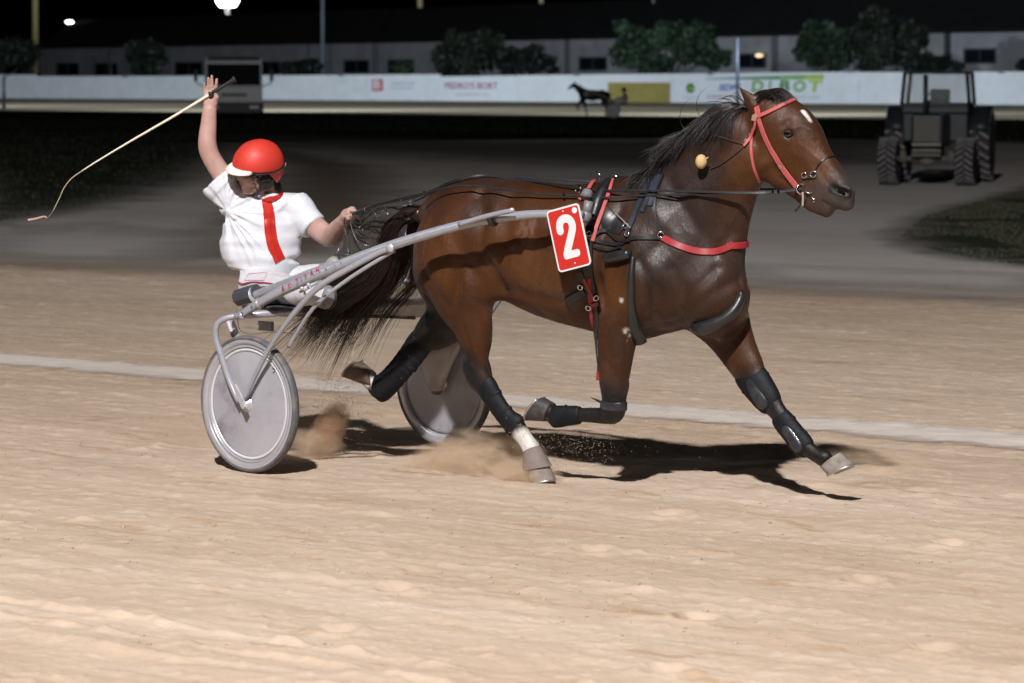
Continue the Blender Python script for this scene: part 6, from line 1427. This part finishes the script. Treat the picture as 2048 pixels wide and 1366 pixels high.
V, Q = He2.mesh(); V = relax(V, Q, 2, .5); V = V + normals_np(V, Q) * ((vn3(V * [1, 1, .4], 60, 5) - .5) * .004)[:, None]; mesh_np('helmet_flap', V - DO, Q, m_helm, helm)
m_strapb = simple('charcoal_padding', (0.022, 0.022, 0.026), 0.5, var=.3, vscale=40)
mk('chin_strap', [tube(catmull([hh(.045, -.092, -.010), hh(.035, -.088, -.045), hh(.030, -.080, -.085), hh(.040, -.050, -.125), hh(.060, -.0, -.136)], 5), .007, 8), tube(catmull([hh(-.040, -.100, -.030), hh(-.010, -.096, -.060), hh(.020, -.084, -.090)], 5), .006, 8),
                  tube(catmull([hh(.070, -.078, -.005), hh(.060, -.078, -.05), hh(.045, -.074, -.09)], 5), .0025, 6)], m_strapb, helm)
mk('ear_pad', [ellipsoid(hh(-.010, -.085, -.050), (.042, .016, .046), MH)], m_strapb, helm)
m_lens, nt, b = new_mat('clear_face_shield'); b.inputs['Base Color'].default_value = (0.10, 0.09, 0.085, 1); b.inputs['Alpha'].default_value = .07; b.inputs['Roughness'].default_value = .1
V = []; F = []; a_ = np.linspace(-1.1, 1.1, 15)
for a in a_:
    for u, rr_ in ((.004, .135), (-.04, .142), (-.075, .128)): V.append(hh(rr_ * math.cos(a), rr_ * .85 * math.sin(a), u))
for i in range(len(a_) - 1):
    for j in range(2): F.append((i * 3 + j, i * 3 + j + 1, (i + 1) * 3 + j + 1, (i + 1) * 3 + j))
mk('face_shield', [(np.array(V), F)], m_lens, helm)
# dark hair at the nape
tt = np.linspace(0, 1, 8)[:, None]; st = []
for i in range(260):
    c = nr.normal(size=3); p = hh(-.070 + c[0] * .014, -.020 + c[1] * .025, -.085 + c[2] * .010); st.append(p - DO + np.array([.035, .03, -.035]) * tt + c * .006 * tt)
hair('hair', st, .0022, m_mane, drv)
# scarf and collar
scarf = Sculpt(dp(490, 412, -.16), dp(585, 360, .16), .0045)
scarf.cone(dp(538, 393, -.01), dp(541, 383, -.015), (35 * PM, .088), (31 * PM, .078), (1, 0, 0), .01, cap=.012); V, Q = scarf.mesh(); V = relax(V, Q, 2, .5); V = V + normals_np(V, Q) * ((vn3(V * [.4, .4, 1.4], 55, 2) - .5) * .006)[:, None]
sc_ = mesh_np('scarf', V - DO, Q, simple('scarf_print', (0.62, 0.58, 0.60), 0.6, var=.3, vscale=30), drv)
BV_sc = BVHTree.FromPolygons([tuple(v) for v in V.tolist()], [tuple(int(i) for i in q) for q in Q])
strap('red_collar', [(521, 402), (534, 399), (550, 396), (566, 388)], [9, 10, 9, 5], m_redsatin, drv, bvh=BV_sc, off=.006)
strap('scarf_script', [(529, 389), (532, 383), (534, 388), (538, 384), (543, 381)], 1.6, m_navy, drv, t=.001, off=.002, bvh=BV_sc)
# ------------------------------------------------------------------ shirt
S1 = Sculpt(dp(392, 565, -.24), dp(668, 300, .24), .0060)
S1.chain([dp(518, 541), dp(524, 512), dp(522, 480), dp(522, 448), dp(532, 421), dp(550, 400)], [(66 * PM, .150), (80 * PM, .150), (79 * PM, .145), (78 * PM, .138), (66 * PM, .115), (34 * PM, .080)], (1, 0, 0), .03, cap=.03)
S1.cone(dp(480, 424), dp(446, 372), (.085, 31 * PM), (.080, 34 * PM), (0, 1, 0), .03, cap=.010)
S1.cone(dp(446, 372), dp(434, 359), (.082, 36 * PM), (.080, 37 * PM), (0, 1, 0), .02, cap=.006)
S1.cone(dp(556, 404), dp(600, 414), (.075, 21 * PM), (.080, 26 * PM), (0, 1, 0), .03)
S1.cone(dp(588, 418, .01), dp(628, 455, -.06), (.085, 33 * PM), (.075, 29 * PM), (0, 1, 0), .035, cap=.008)
S1.cone(dp(422, 345), dp(432, 357), (.060, 26 * PM), (.060, 27 * PM), (0, 1, 0), .004, 'cut', cap=.006)
S1.cone(dp(634, 461, -.075), dp(640, 468, -.09), (.050, 22 * PM), (.050, 22 * PM), (0, 1, 0), .004, 'cut', cap=.008)
V, Q = S1.mesh(); V = relax(V, Q, 3, .5); Nn2 = normals_np(V, Q)
cx = (V - dp(455, 420)) ; ang = np.arctan2(cx[:, 2], cx[:, 0]); rad = np.hypot(cx[:, 2], cx[:, 0])
fold = np.abs(vn2(ang * 5.5 + vn3(V, 6, 2) * 1.2, rad * 2.2, 31) - .5) * 2          # folds fan out from the raised shoulder
fold2 = np.abs(vn2((V[:, 0] * .8 + V[:, 2] * .5) * 22 + vn3(V, 7, 4) * 2, (V[:, 2] - V[:, 0]) * 4, 33) - .5) * 2
w1 = np.clip(1.2 - rad / .42, 0.15, 1); low = np.clip((dp(520, 520)[2] - V[:, 2]) / .06, 0, 1)
V = V + Nn2 * ((.008 - fold * .024) * w1 + (.004 - fold2 * .010) * (1 - w1 * .7) + (vn3(V, 20, 8) - .5) * .003 + .003 * low * np.sin(V[:, 0] * 60 + V[:, 2] * 30))[:, None]
V1 = relax(V, Q, 2, .5); mesh_np('shirt', V1 - DO, Q, m_satin, drv)
BV_sh = BVHTree.FromPolygons([tuple(v) for v in V1.tolist()], [tuple(int(i) for i in q) for q in Q])
P, m = surf([(531, 397), (536, 415), (539, 440), (541, 465), (546, 490), (553, 506), (560, 521)], 7, BV_sh, smooth=4)
mk('red_stripe', [ribbon(P, m, [16 * PM, 22 * PM, 24 * PM, 24 * PM, 24 * PM, 24 * PM, 24 * PM], .004, .001)], m_redsatin, drv, sharp=40)
mk('zip', [ribbon(P, m, .004, .002, .005)], simple('zip_red', (0.35, 0.02, 0.015), 0.4), drv)
# ------------------------------------------------------------------ trousers
S2 = Sculpt(dp(455, 628, -.70), dp(700, 505, .26), .0075)
HR = dp(508, 570, -.05); HL = dp(556, 566, .05); KR = sp(600, 583, -.38); KL = sp(628, 556, -.02); AR = sp(640, 590, -.42); AL = sp(655, 545, .02)
S2.chain([dp(524, 512), dp(518, 540), dp(520, 576)], [(58 * PM, .12), (60 * PM, .14), (55 * PM, .15)], (1, 0, 0), .03, cap=.05)
S2.chain([HR, KR, AR], [(.11, 37 * PM), (.085, 26 * PM), (.06, 19 * PM)], (0, 1, 0), .03)
S2.chain([HL, KL, AL], [(.10, 34 * PM), (.085, 24 * PM), (.06, 18 * PM)], (0, 1, 0), .03)
V, Q = S2.mesh(); V = relax(V, Q, 3, .5); Nn2 = normals_np(V, Q)
f3 = np.abs(vn2((V[:, 0] + V[:, 1]) * 12 + vn3(V, 8, 5) * 2, V[:, 2] * 10, 41) - .5) * 2
V = V + Nn2 * (.005 - f3 * .014)[:, None]; V = relax(V, Q, 2, .5); mesh_np('trousers', V - DO, Q, m_trous, drv)
BV_tr = BVHTree.FromPolygons([tuple(v) for v in V.tolist()], [tuple(int(i) for i in q) for q in Q])
m_pipe = simple('crimson_piping', (0.36, 0.02, 0.08), 0.5)
strap('piping', [(478, 537), (472, 549), (476, 562), (484, 568), (500, 565), (520, 565), (546, 568)], 3.2, m_pipe, drv, t=.003, off=.002, bvh=BV_tr)
for pts in ([(497, 548), (534, 545)], [(490, 561), (529, 561)], [(497, 548), (490, 561)], [(534, 545), (529, 561)]): strap('pocket_stitching', [pts[0], ((pts[0][0] + pts[1][0]) / 2, (pts[0][1] + pts[1][1]) / 2), pts[1]], 1.0, simple('pink_thread', (0.55, 0.25, 0.32), 0.6), drv, t=.002, off=.001, bvh=BV_tr)
# overshoes on the footrests
m_shoe_g = simple('grey_overshoe', (0.16, 0.165, 0.18), 0.4, var=.1, vscale=15, coat=.2); m_sole = simple('dark_sole', (0.02, 0.02, 0.022), 0.6); m_shoe_t = simple('taupe_overshoe', (0.26, 0.25, 0.24), 0.5, var=.1)
for (x, y, la, mm, rx, rz_) in ((655, 593, -.40, m_shoe_g, .052, .060), (666, 535, -.04, m_shoe_t, .050, .062)):
    c = sp(x, y, la); M_ = np.array([sh, sl, [0, 0, 1.0]]).T
    M_ = M_ @ np.array([[math.cos(.35), 0, math.sin(.35)], [0, 1, 0], [-math.sin(.35), 0, math.cos(.35)]])
    so = Sculpt(c - .14, c + .14, .006); so.ell(c, (rx, .040, rz_), M_, .02); so.ell(c - np.array([0, 0, .02]) - sh * .05, (.06, .036, .038), M_, .03)
    V, Q = so.mesh(); V = relax(V, Q, 2, .5); ob_ = mesh_np('shoe', V - DO, Q, mm, drv)
    ring = [c + M_ @ np.array([(rx + .004) * math.cos(a), .006, (rz_ + .004) * math.sin(a)]) for a in np.linspace(-2.0, 1.3, 18)]
    mk('sole_rim', [tube(np.array(ring), .006, 7)], m_sole, ob_)
# ------------------------------------------------------------------ whip
wh = thing('whip', 'long cream driving whip with black grip held in the raised hand, tan lash drooping left', 'whip', tuple(dp(421, 188, -.06)))
def wpx(pts, n=6): return catmull([dp(x, y, d_) for x, y, d_ in pts], n)
mk('grip', [tube(wpx([(426, 184.5, -.052), (445, 173, -.060), (462, 162.5, -.068), (468, 159, -.07)]), [4.2 * PM, 3.6 * PM, 5.2 * PM], 12), tube([dp(467.5, 159.5, -.07), dp(470.5, 157.5, -.071)], [7 * PM, 6.6 * PM], 14)], simple('whip_grip_black', (0.018, 0.018, 0.022), 0.5), wh)
mk('grip_knob', [box(dp(421.5, 187.5, -.052), (10 * PM, 9 * PM, 9 * PM), rotz(0.2))], m_black, wh, bevel=.004)
mk('whip_shaft', [tube(wpx([(421, 188, -.05), (350, 231, -.03), (260, 283, 0), (195, 322, .02), (165, 341, .03)]), [3.1 * PM, 2.4 * PM, 1.6 * PM, 1.2 * PM], 10)], simple('whip_cream', (0.74, 0.68, 0.54), 0.4), wh)
mk('whip_tip', [tube(wpx([(165, 341, .03), (143, 357, .04), (128, 376, .05), (118, 398, .05), (106, 422, .05)]), [1.2 * PM, 1.0 * PM, .9 * PM], 8)], simple('whip_tan', (0.40, 0.34, 0.24), 0.5), wh)
mk('whip_thread', [tube(wpx([(107, 420, .05), (101, 430, .05), (93, 436, .05)]), 1.0 * PM, 6)], simple('whip_thread_grey', (0.12, 0.11, 0.10), 0.6), wh)
Pl = wpx([(94, 436, .05), (88, 433, .05), (72, 437, .05), (56, 440, .05)]); mk('lash', [ribbon(Pl, np.tile([0, -1.0, .1], (len(Pl), 1)), [2.5 * PM, 3.5 * PM, 5 * PM], .003)], simple('lash_leather', (0.36, 0.24, 0.18), 0.6), wh, smooth=False)
# ================================================================== TRACTOR
TG = ground(1854, 367); fy = math.atan2(-.968, -.25)
trac = thing('tractor', 'dark old tractor with open glass cab parked at the right of the infield', 'tractor', tuple(TG), fy)
def tl(x, y, z): return (x, y, z)      # local: x forward (to the camera), y left, z up
m_tb = simple('tractor_dark_paint', (0.012, 0.018, 0.025), 0.5, var=.3, vscale=4, dirt=(.04, .036, .032), dirt_amt=.4)
m_tg = simple('tractor_grille_olive', (0.065, 0.062, 0.05), 0.6, var=.2, vscale=6); m_tgl = simple('tractor_light_strip', (0.15, 0.145, 0.12), 0.5)
m_rub = simple('tractor_tyre', (0.020, 0.020, 0.022), 0.8, var=.3, vscale=5, dirt=(.05, .045, .04), dirt_amt=.5); m_lug = simple('tractor_tread_pale', (0.15, 0.14, 0.145), 0.8, var=.3, vscale=8); m_axle = simple('rusty_axle', (0.12, 0.10, 0.085), 0.7, var=.3, vscale=5)  # tread lugs a paler tone than the tyre rubber
m_glass, nt, b = new_mat('cab_glass'); b.inputs['Base Color'].default_value = (.35, .38, .38, 1); b.inputs['Alpha'].default_value = .16; b.inputs['Roughness'].default_value = .1
def tractor_wheel(x, y, r, w):
    s = 1 if y > 0 else -1
    t = mk('wheel', [lathe([(r * .55, -w / 2 * .9), (r * .80, -w / 2), (r * .93, -w / 2 * .92), (r * .95, 0), (r * .93, w / 2 * .92), (r * .80, w / 2), (r * .55, w / 2 * .9)], tl(x, y, r), (0, 1, 0), 36)], m_rub, trac, local=True, sharp=40)
    g = []
    n = 22
    for i in range(n):
        for sd in (-1, 1):
            a = 2 * math.pi * (i + (0.5 if sd > 0 else 0)) / n; c = np.array([x + r * .965 * math.sin(a), y + sd * w * .24, r + r * .965 * math.cos(a)])
            rad = np.array([math.sin(a), 0, math.cos(a)]); tan = np.array([math.cos(a), 0, -math.sin(a)]); lat = np.array([0, 1.0, 0]) * sd
            d = unit(lat * .8 + tan * .55); e = np.cross(rad, d); g.append(box(c, (w * .52, r * .07, r * .15), basis(d, e, rad)))
    mk('tread', g, m_lug, t, smooth=False, local=True)
    mk('rim', [lathe([(.02, s * w * .25), (r * .3, s * w * .22), (r * .5, s * w * .40), (r * .57, s * w * .44), (r * .57, -s * w * .4)], tl(x, y, r), (0, 1, 0), 28)], m_axle, t, local=True)
for y in (-.715, .715): tractor_wheel(0, y, .42, .36)
for y in (-.80, .80): tractor_wheel(-2.15, y, .68, .42)
mk('front_axle', [rod((0, -.62, .46), (0, .62, .46), .055), ellipsoid((0.02, 0, .44), (.10, .16, .12)), box((0, -.45, .5), (.12, .1, .22)), box((0, .45, .5), (.12, .1, .22))], m_axle, trac, local=True)
mk('hood', [box((-.55, 0, .98), (1.35, .60, .62)), box((-.5, 0, .60), (1.1, .42, .3))], m_tb, trac, local=True, smooth=False, bevel=.06)
mk('grille', [box((.14, 0, 1.02), (.03, .50, .50))], m_tg, trac, local=True, smooth=False, bevel=.02)
for z, hh_ in ((.73, .06), (.62, .04)): mk('front_strip', [box((.17, 0, z), (.06, .54, hh_))], m_tgl, trac, local=True, smooth=False, bevel=.01)
mk('weight_bracket', [box((.16, 0, .54), (.16, .56, .09))], m_tg, trac, local=True, smooth=False, bevel=.015)
mk('exhaust', [rod((-.45, -.10, 1.2), (-.45, -.10, 2.02), .045, 12)], m_tb, trac, local=True)
mk('cab_base', [box((-1.75, 0, 1.12), (1.1, 1.25, .74)), box((-1.2, 0, 1.36), (.12, 1.28, .16))], m_tb, trac, local=True, smooth=False, bevel=.04)
cabw = .62
for x in (-1.22, -2.2):
    for s in (-1, 1): mk('cab_post', [tube([(x, s * (cabw + .02), 1.45), (x, s * (cabw - .03), 2.06)], .036, 8)], m_tb, trac, local=True)
mk('cab_roof', [box((-1.71, 0, 2.065), (1.15, 1.20, .05))], m_tb, trac, local=True, smooth=False, bevel=.03)
for s in (-1, 1): mk('cab_window', [prism([(-1.22, 1.46), (-2.2, 1.46), (-2.2, 2.05), (-1.22, 2.05)], (0, s * .60, 0), (1, 0, 0), (0, 0, 1), (0, .008, 0))], m_glass, trac, local=True, smooth=False)
mk('windscreen', [box((-1.22, 0, 1.76), (.008, 1.14, .60))], m_glass, trac, local=True, smooth=False); mk('rear_window', [box((-2.2, 0, 1.76), (.008, 1.14, .60))], m_glass, trac, local=True, smooth=False)
mk('door_edge', [tube([(-1.72, .61, 1.45), (-1.72, .54, 2.06)], .022, 8), tube([(-1.72, -.61, 1.45), (-1.72, -.54, 2.06)], .022, 8)], m_tb, trac, local=True)
a_ = np.linspace(0, 2 * math.pi, 25); mk('steering_wheel', [tube(np.array([(-1.42 + .09 * math.sin(q), .0 + .19 * math.cos(q), 1.58 + .12 * math.sin(q)) for q in a_]), .014, 6, False), rod((-1.35, 0, 1.40), (-1.42, 0, 1.57), .018)], m_tb, trac, local=True)
mk('seat', [box((-1.85, 0, 1.50), (.35, .40, .08)), box((-2.02, 0, 1.64), (.08, .38, .22))], m_tb, trac, local=True, smooth=False, bevel=.03)
for s in (-1, 1):
    P = np.array([(-2.15 + .74 * math.sin(q), s * .80, .68 + .74 * math.cos(q)) for q in np.linspace(-1.2, 1.15, 14)])
    V = np.vstack([P + [0, -.19, 0], P + [0, .19, 0]]); n = len(P); o = mk('fender', [(V, [(i, i + 1, n + i + 1, n + i) for i in range(n - 1)])], m_tb, trac, local=True); o.modifiers.new('thickness', 'SOLIDIFY').thickness = .03
# ================================================================== TRUCK
KG = ground(468, 239); truck = thing('truck', 'pale grey lorry facing the camera, parked behind the raised hand of the driver', 'truck', tuple(KG), math.atan2(-KG[1], -KG[0]))
m_tk = simple('truck_grey_paint', (0.82, 0.88, 0.97), 0.5, var=.05, vscale=2); m_tkd = simple('truck_black_plastic', (0.03, 0.035, 0.045), 0.5); m_tkg = simple('truck_windscreen', (0.012, 0.014, 0.018), 0.12)
m_hl = simple('headlight_lens', (0.9, 0.92, 0.92), 0.2)
W2 = 1.30
prof = [(0, .62), (0.06, .62), (.10, 1.0), (.10, 1.48), (.02, 1.52), (-.18, 2.62), (-.35, 2.82), (-2.0, 2.86), (-2.0, .62)]
mk('cab', [prism(prof, (0, -W2, 0), (1, 0, 0), (0, 0, 1), (0, 2 * W2, 0))], m_tk, truck, local=True, smooth=False, bevel=.08)
mk('windscreen', [prism([(.055, 1.56), (-.125, 2.52), (-.165, 2.52), (.015, 1.56)], (0, -W2 + .10, 0), (1, 0, 0), (0, 0, 1), (0, 2 * W2 - .2, 0))], m_tkg, truck, local=True, smooth=False)
mk('sun_visor', [box((-.12, 0, 2.78), (.30, 2 * W2 - .25, .12))], m_tkd, truck, local=True, smooth=False, bevel=.03)
mk('grille', [box((.12, 0, 1.12), (.04, 1.15, .12))], m_tkd, truck, local=True, smooth=False, bevel=.02)
mk('bumper', [box((.12, 0, .52), (.22, 2 * W2 + .08, .52))], m_tkd, truck, local=True, smooth=False, bevel=.06)
for s in (-1, 1):
    mk('headlight', [box((.25, s * .92, .56), (.05, .42, .15))], m_hl, truck, local=True, smooth=False, bevel=.02)
    mk('mirror', [box((.02, s * (W2 + .42), 1.98), (.10, .16, .52)), rod((-.1, s * W2, 1.50), (.02, s * (W2 + .42), 1.66), .025), rod((-.1, s * W2, 2.3), (.02, s * (W2 + .42), 2.24), .02)], m_tkd, truck, local=True, smooth=False)
    for x in (-.9, -3.6): mk('wheel', [lathe([(.05, -.12), (.28, -.13), (.44, -.13), (.46, 0), (.44, .13), (.28, .13), (.05, .12)], (x, s * (W2 - .15), .46), (0, 1, 0), 24)], m_tkd, truck, local=True)
mk('cargo_box', [box((-4.3, 0, 1.72), (4.2, 2.3, 1.9))], m_tkd, truck, local=True, smooth=False, bevel=.04)
mk('chassis', [box((-2.9, 0, .62), (5.6, .9, .22))], m_tkd, truck, local=True, smooth=False)
# ================================================================== DISTANT HORSE, SULKY AND DRIVER
FY = 138.0
def fx(px, py, dy=0.0): return at(px, py, FY + dy)
fs = mpp(FY); fg = fx(1180, 238); fg[2] = -0.01
m_fh = simple('dark_brown_coat', (0.022, 0.014, 0.012), 0.4); m_fw = simple('far_white_silks', (0.7, 0.72, 0.78), 0.6); m_fd = simple('far_dark_cloth', (0.05, 0.06, 0.05), 0.6)
fh = thing('horse', 'small distant dark horse trotting left in front of the white wall', 'horse', tuple(fg))
Z = Sculpt(fx(1128, 245, -.6), fx(1262, 155, .6), .022)
def fc(rows, k=.05): Z.chain([fx(x, y, d) for x, y, d, r, w in rows], [(w, r * fs) for x, y, d, r, w in rows], (0, 1, 0), k)
fc([(1167, 189, 0, 11, .22), (1185, 191, 0, 10.5, .27), (1205, 190, 0, 9.5, .26), (1214, 191, 0, 7.5, .18)], .08); fc([(1168, 185, 0, 8, .16), (1158, 178, 0, 6.5, .10), (1150, 171, 0, 5, .08)], .08)
fc([(1149, 169, 0, 4.2, .08), (1143, 173, 0, 3.2, .06), (1137.5, 177, 0, 2.2, .05)], .04); fc([(1150, 166, -.04, 1.2, .03), (1149, 162, -.04, .4, .01)], .02)
fc([(1164, 198, -.15, 4.5, .09), (1159, 206, -.15, 2.6, .05), (1152, 210, -.15, 1.8, .04)], .05); fc([(1152, 210, -.15, 1.7, .04), (1157, 216, -.15, 1.4, .03), (1155, 219, -.15, 1.7, .04)], .03)
fc([(1167, 198, .15, 4.5, .09), (1170, 210, .15, 2.4, .05), (1172, 222, .15, 1.5, .035), (1174, 233, .15, 1.7, .04)], .05)
fc([(1208, 196, -.15, 6, .10), (1205, 206, -.15, 3.5, .06), (1213, 215, -.15, 2.0, .045), (1212, 227, -.15, 1.5, .035), (1209, 236, -.15, 1.8, .045)], .05)
fc([(1212, 196, .15, 5.5, .10), (1214, 206, .15, 3, .06), (1222, 212, .15, 2.0, .045), (1226, 224, .15, 1.5, .035), (1229, 229, .15, 1.7, .04)], .05)
fc([(1217, 190, 0, 1.5, .04), (1221, 200, 0, 2.4, .06), (1222, 212, 0, 1.4, .04)], .04)
V, Q = Z.mesh(); V = relax(V, Q, 2, .5); mesh_np('body', V - fg, Q, m_fh, fh)
mk('saddle_cloth', [ellipsoid(fx(1173, 187, -.24), (.12, .05, .15))], simple('pale_saddle_cloth', (0.35, 0.36, 0.40), 0.6), fh)
fsu = thing('racing_sulky', 'small distant racing sulky with white disc wheels before the ochre banner', 'sulky', tuple(fx(1227, 236)))
for d in (-.62, .62): mk('wheel', [lathe([(.01, -.02), (.24, -.012), (.30, -.02), (.33, 0), (.30, .02), (.24, .012), (.01, .02)], fx(1227, 221.5, d), (0, 1, 0), 30)], simple('far_wheel_disc', (0.45, 0.48, 0.50), 0.5), fsu)
for d in (-.42, .42): mk('shaft', [tube(catmull([fx(1172, 183, d), fx(1190, 186, d), fx(1212, 195, d), fx(1228, 204, d * 1.3), fx(1240, 208, d * 1.4)], 3), .035, 8), rod(fx(1232, 206, d * 1.4), fx(1227, 221, d * 1.4), .025)], simple('far_shaft_paint', (0.35, 0.33, 0.27), 0.4), fsu)
mk('seat', [box(fx(1243, 207), (.35, .8, .08))], m_fd, fsu, smooth=False)
fdv = thing('person', 'tiny distant driver in white trousers and dark helmet on the far sulky', 'person', tuple(fx(1243, 236)))
Z = Sculpt(fx(1215, 215, -.5), fx(1262, 172, .5), .02)
Z.chain([fx(1249, 203), fx(1251, 195), fx(1249, 189)], [(.16, 5 * fs), (.18, 5 * fs), (.15, 4 * fs)], (0, 1, 0), .04); Z.cone(fx(1249, 186), fx(1248, 181), .05, .07, (0, 1, 0), .04)
for d in (-.18, .18): Z.chain([fx(1250, 190, d), fx(1244, 196, d), fx(1236, 194, d * .8)], [(.05, .05), (.045, .045), (.035, .035)], (0, 1, 0), .03)
V, Q = Z.mesh(); mesh_np('body', relax(V, Q, 1) - fdv.location, Q, simple('far_jacket', (0.32, 0.36, 0.36), 0.6), fdv)
Z = Sculpt(fx(1212, 216, -.5), fx(1262, 190, .5), .02)
for d in (-.14, .14): Z.chain([fx(1248, 202, d), fx(1234, 199, d), fx(1222, 203, d)], [(.10, 3.6 * fs), (.09, 3.2 * fs), (.06, 2.2 * fs)], (0, 1, 0), .03)
V, Q = Z.mesh(); mesh_np('trousers', relax(V, Q, 1) - fdv.location, Q, m_fw, fdv)
mk('helmet', [ellipsoid(fx(1248, 179.5), (.13, .12, .11))], simple('far_helmet_olive', (0.08, 0.09, 0.02), 0.5), fdv)
# ================================================================== DUST AND FLYING SAND
def dust(px, py, Y, r, tilt, dens, thr, seed, col=(0.95, 0.78, 0.60), lab=''):
    c = at(px, py, Y); c[2] = max(c[2], r[2] * .25)
    m = bpy.data.materials.new('dust_volume'); m.use_nodes = True; nt = m.node_tree; nt.nodes.clear(); L = nt.links
    out = nt.nodes.new('ShaderNodeOutputMaterial'); pv = nt.nodes.new('ShaderNodeVolumePrincipled'); L.new(pv.outputs[0], out.inputs['Volume'])
    pv.inputs['Color'].default_value = (*col, 1); pv.inputs['Anisotropy'].default_value = 0.1
    tc = N(nt, 'ShaderNodeTexCoord'); ln = N(nt, 'ShaderNodeVectorMath', operation='LENGTH'); L.new(tc.outputs['Object'], ln.inputs[0])
    mp = N(nt, 'ShaderNodeMapping'); mp.inputs['Location'].default_value = (seed, seed * 2, 0); L.new(tc.outputs['Object'], mp.inputs['Vector'])
    nz = N(nt, 'ShaderNodeTexNoise', i_Scale=3.0, i_Detail=7.0, i_Roughness=0.70, i_Distortion=0.6); L.new(mp.outputs['Vector'], nz.inputs['Vector'])
    fo = N(nt, 'ShaderNodeMapRange', clamp=True); fo.inputs['From Min'].default_value = 0.15; fo.inputs['From Max'].default_value = 0.98; fo.inputs['To Min'].default_value = 1.0; fo.inputs['To Max'].default_value = 0.0; L.new(ln.outputs['Value'], fo.inputs['Value'])
    a = N(nt, 'ShaderNodeMath', operation='MULTIPLY_ADD'); L.new(nz.outputs['Fac'], a.inputs[0]); a.inputs[1].default_value = 1.0; a.inputs[2].default_value = -thr
    a2 = N(nt, 'ShaderNodeMath', operation='MAXIMUM'); L.new(a.outputs[0], a2.inputs[0]); a2.inputs[1].default_value = 0.0
    mu = N(nt, 'ShaderNodeMath', operation='MULTIPLY'); L.new(a2.outputs[0], mu.inputs[0]); L.new(fo.outputs[0], mu.inputs[1])
    mu2 = N(nt, 'ShaderNodeMath', operation='MULTIPLY'); L.new(mu.outputs[0], mu2.inputs[0]); mu2.inputs[1].default_value = dens; L.new(mu2.outputs[0], pv.inputs['Density'])
    V, F = ellipsoid((0, 0, 0), (1, 1, 1), nu=20, nv=12); o = mk('dust_cloud', [(V, F)], m); o.location = c; o.scale = r; o.rotation_euler = tilt
    o['kind'] = 'stuff'; return o
dust(655, 862, 15.95, (.10, .16, .20), (0, .55, 0), 240, .38, 1.0, (0.80, 0.56, 0.38))
dust(625, 888, 15.85, (.20, .20, .09), (0, .1, 0), 110, .40, 3.0)
dust(880, 925, 15.40, (.24, .22, .12), (0, -.3, 0), 130, .42, 5.0)
dust(985, 915, 15.15, (.34, .24, .16), (0, .15, 0), 130, .43, 7.0)
dust(1050, 945, 14.85, (.20, .18, .09), (0, 0, 0), 160, .37, 9.0)
dust(470, 860, 16.6, (.9, .4, .25), (0, 0, 0), 7, .36, 11.0)
dust(1760, 925, 14.6, (.34, .25, .08), (0, .1, 0), 30, .40, 13.0)
def grains(label, c, spread, n, vel, smin=.0008, smax=.0032):
    q = c + nr.normal(size=(n, 3)) * spread; q = q + np.abs(nr.rand(n, 1)) * vel; q[:, 2] = np.abs(q[:, 2]) + .01
    base = np.array([[1, 0, -.5], [-.6, .8, -.5], [-.6, -.8, -.5], [0, 0, 1.0]]); s = smin + (smax - smin) * nr.rand(n, 1, 1) ** 3
    V = (base[None] * s * (0.7 + .6 * nr.rand(n, 4, 1)) + q[:, None]).reshape(-1, 3); F0 = np.array([(0, 1, 3), (1, 2, 3), (2, 0, 3), (0, 2, 1)])
    F = (F0[None] + (np.arange(n) * 4)[:, None, None]).reshape(-1, 3); o = mesh_np('flying_sand', V, F, m_clod); tag(o, label, 'sand', kind='stuff'); return o
grains('grains of sand thrown up between the sulky wheels', at(660, 850, 15.95), np.array([.10, .12, .10]), 3500, np.array([.12, 0, .22]))
grains('grains of sand flying round the planted hind hoof', at(1020, 925, 15.0), np.array([.22, .15, .07]), 3500, np.array([.35, 0, .16]))
grains('grains of sand hanging in the air under the horse belly', at(1150, 860, 15.0), np.array([.55, .2, .18]), 380, np.array([.2, 0, .1]), .0010, .0026)
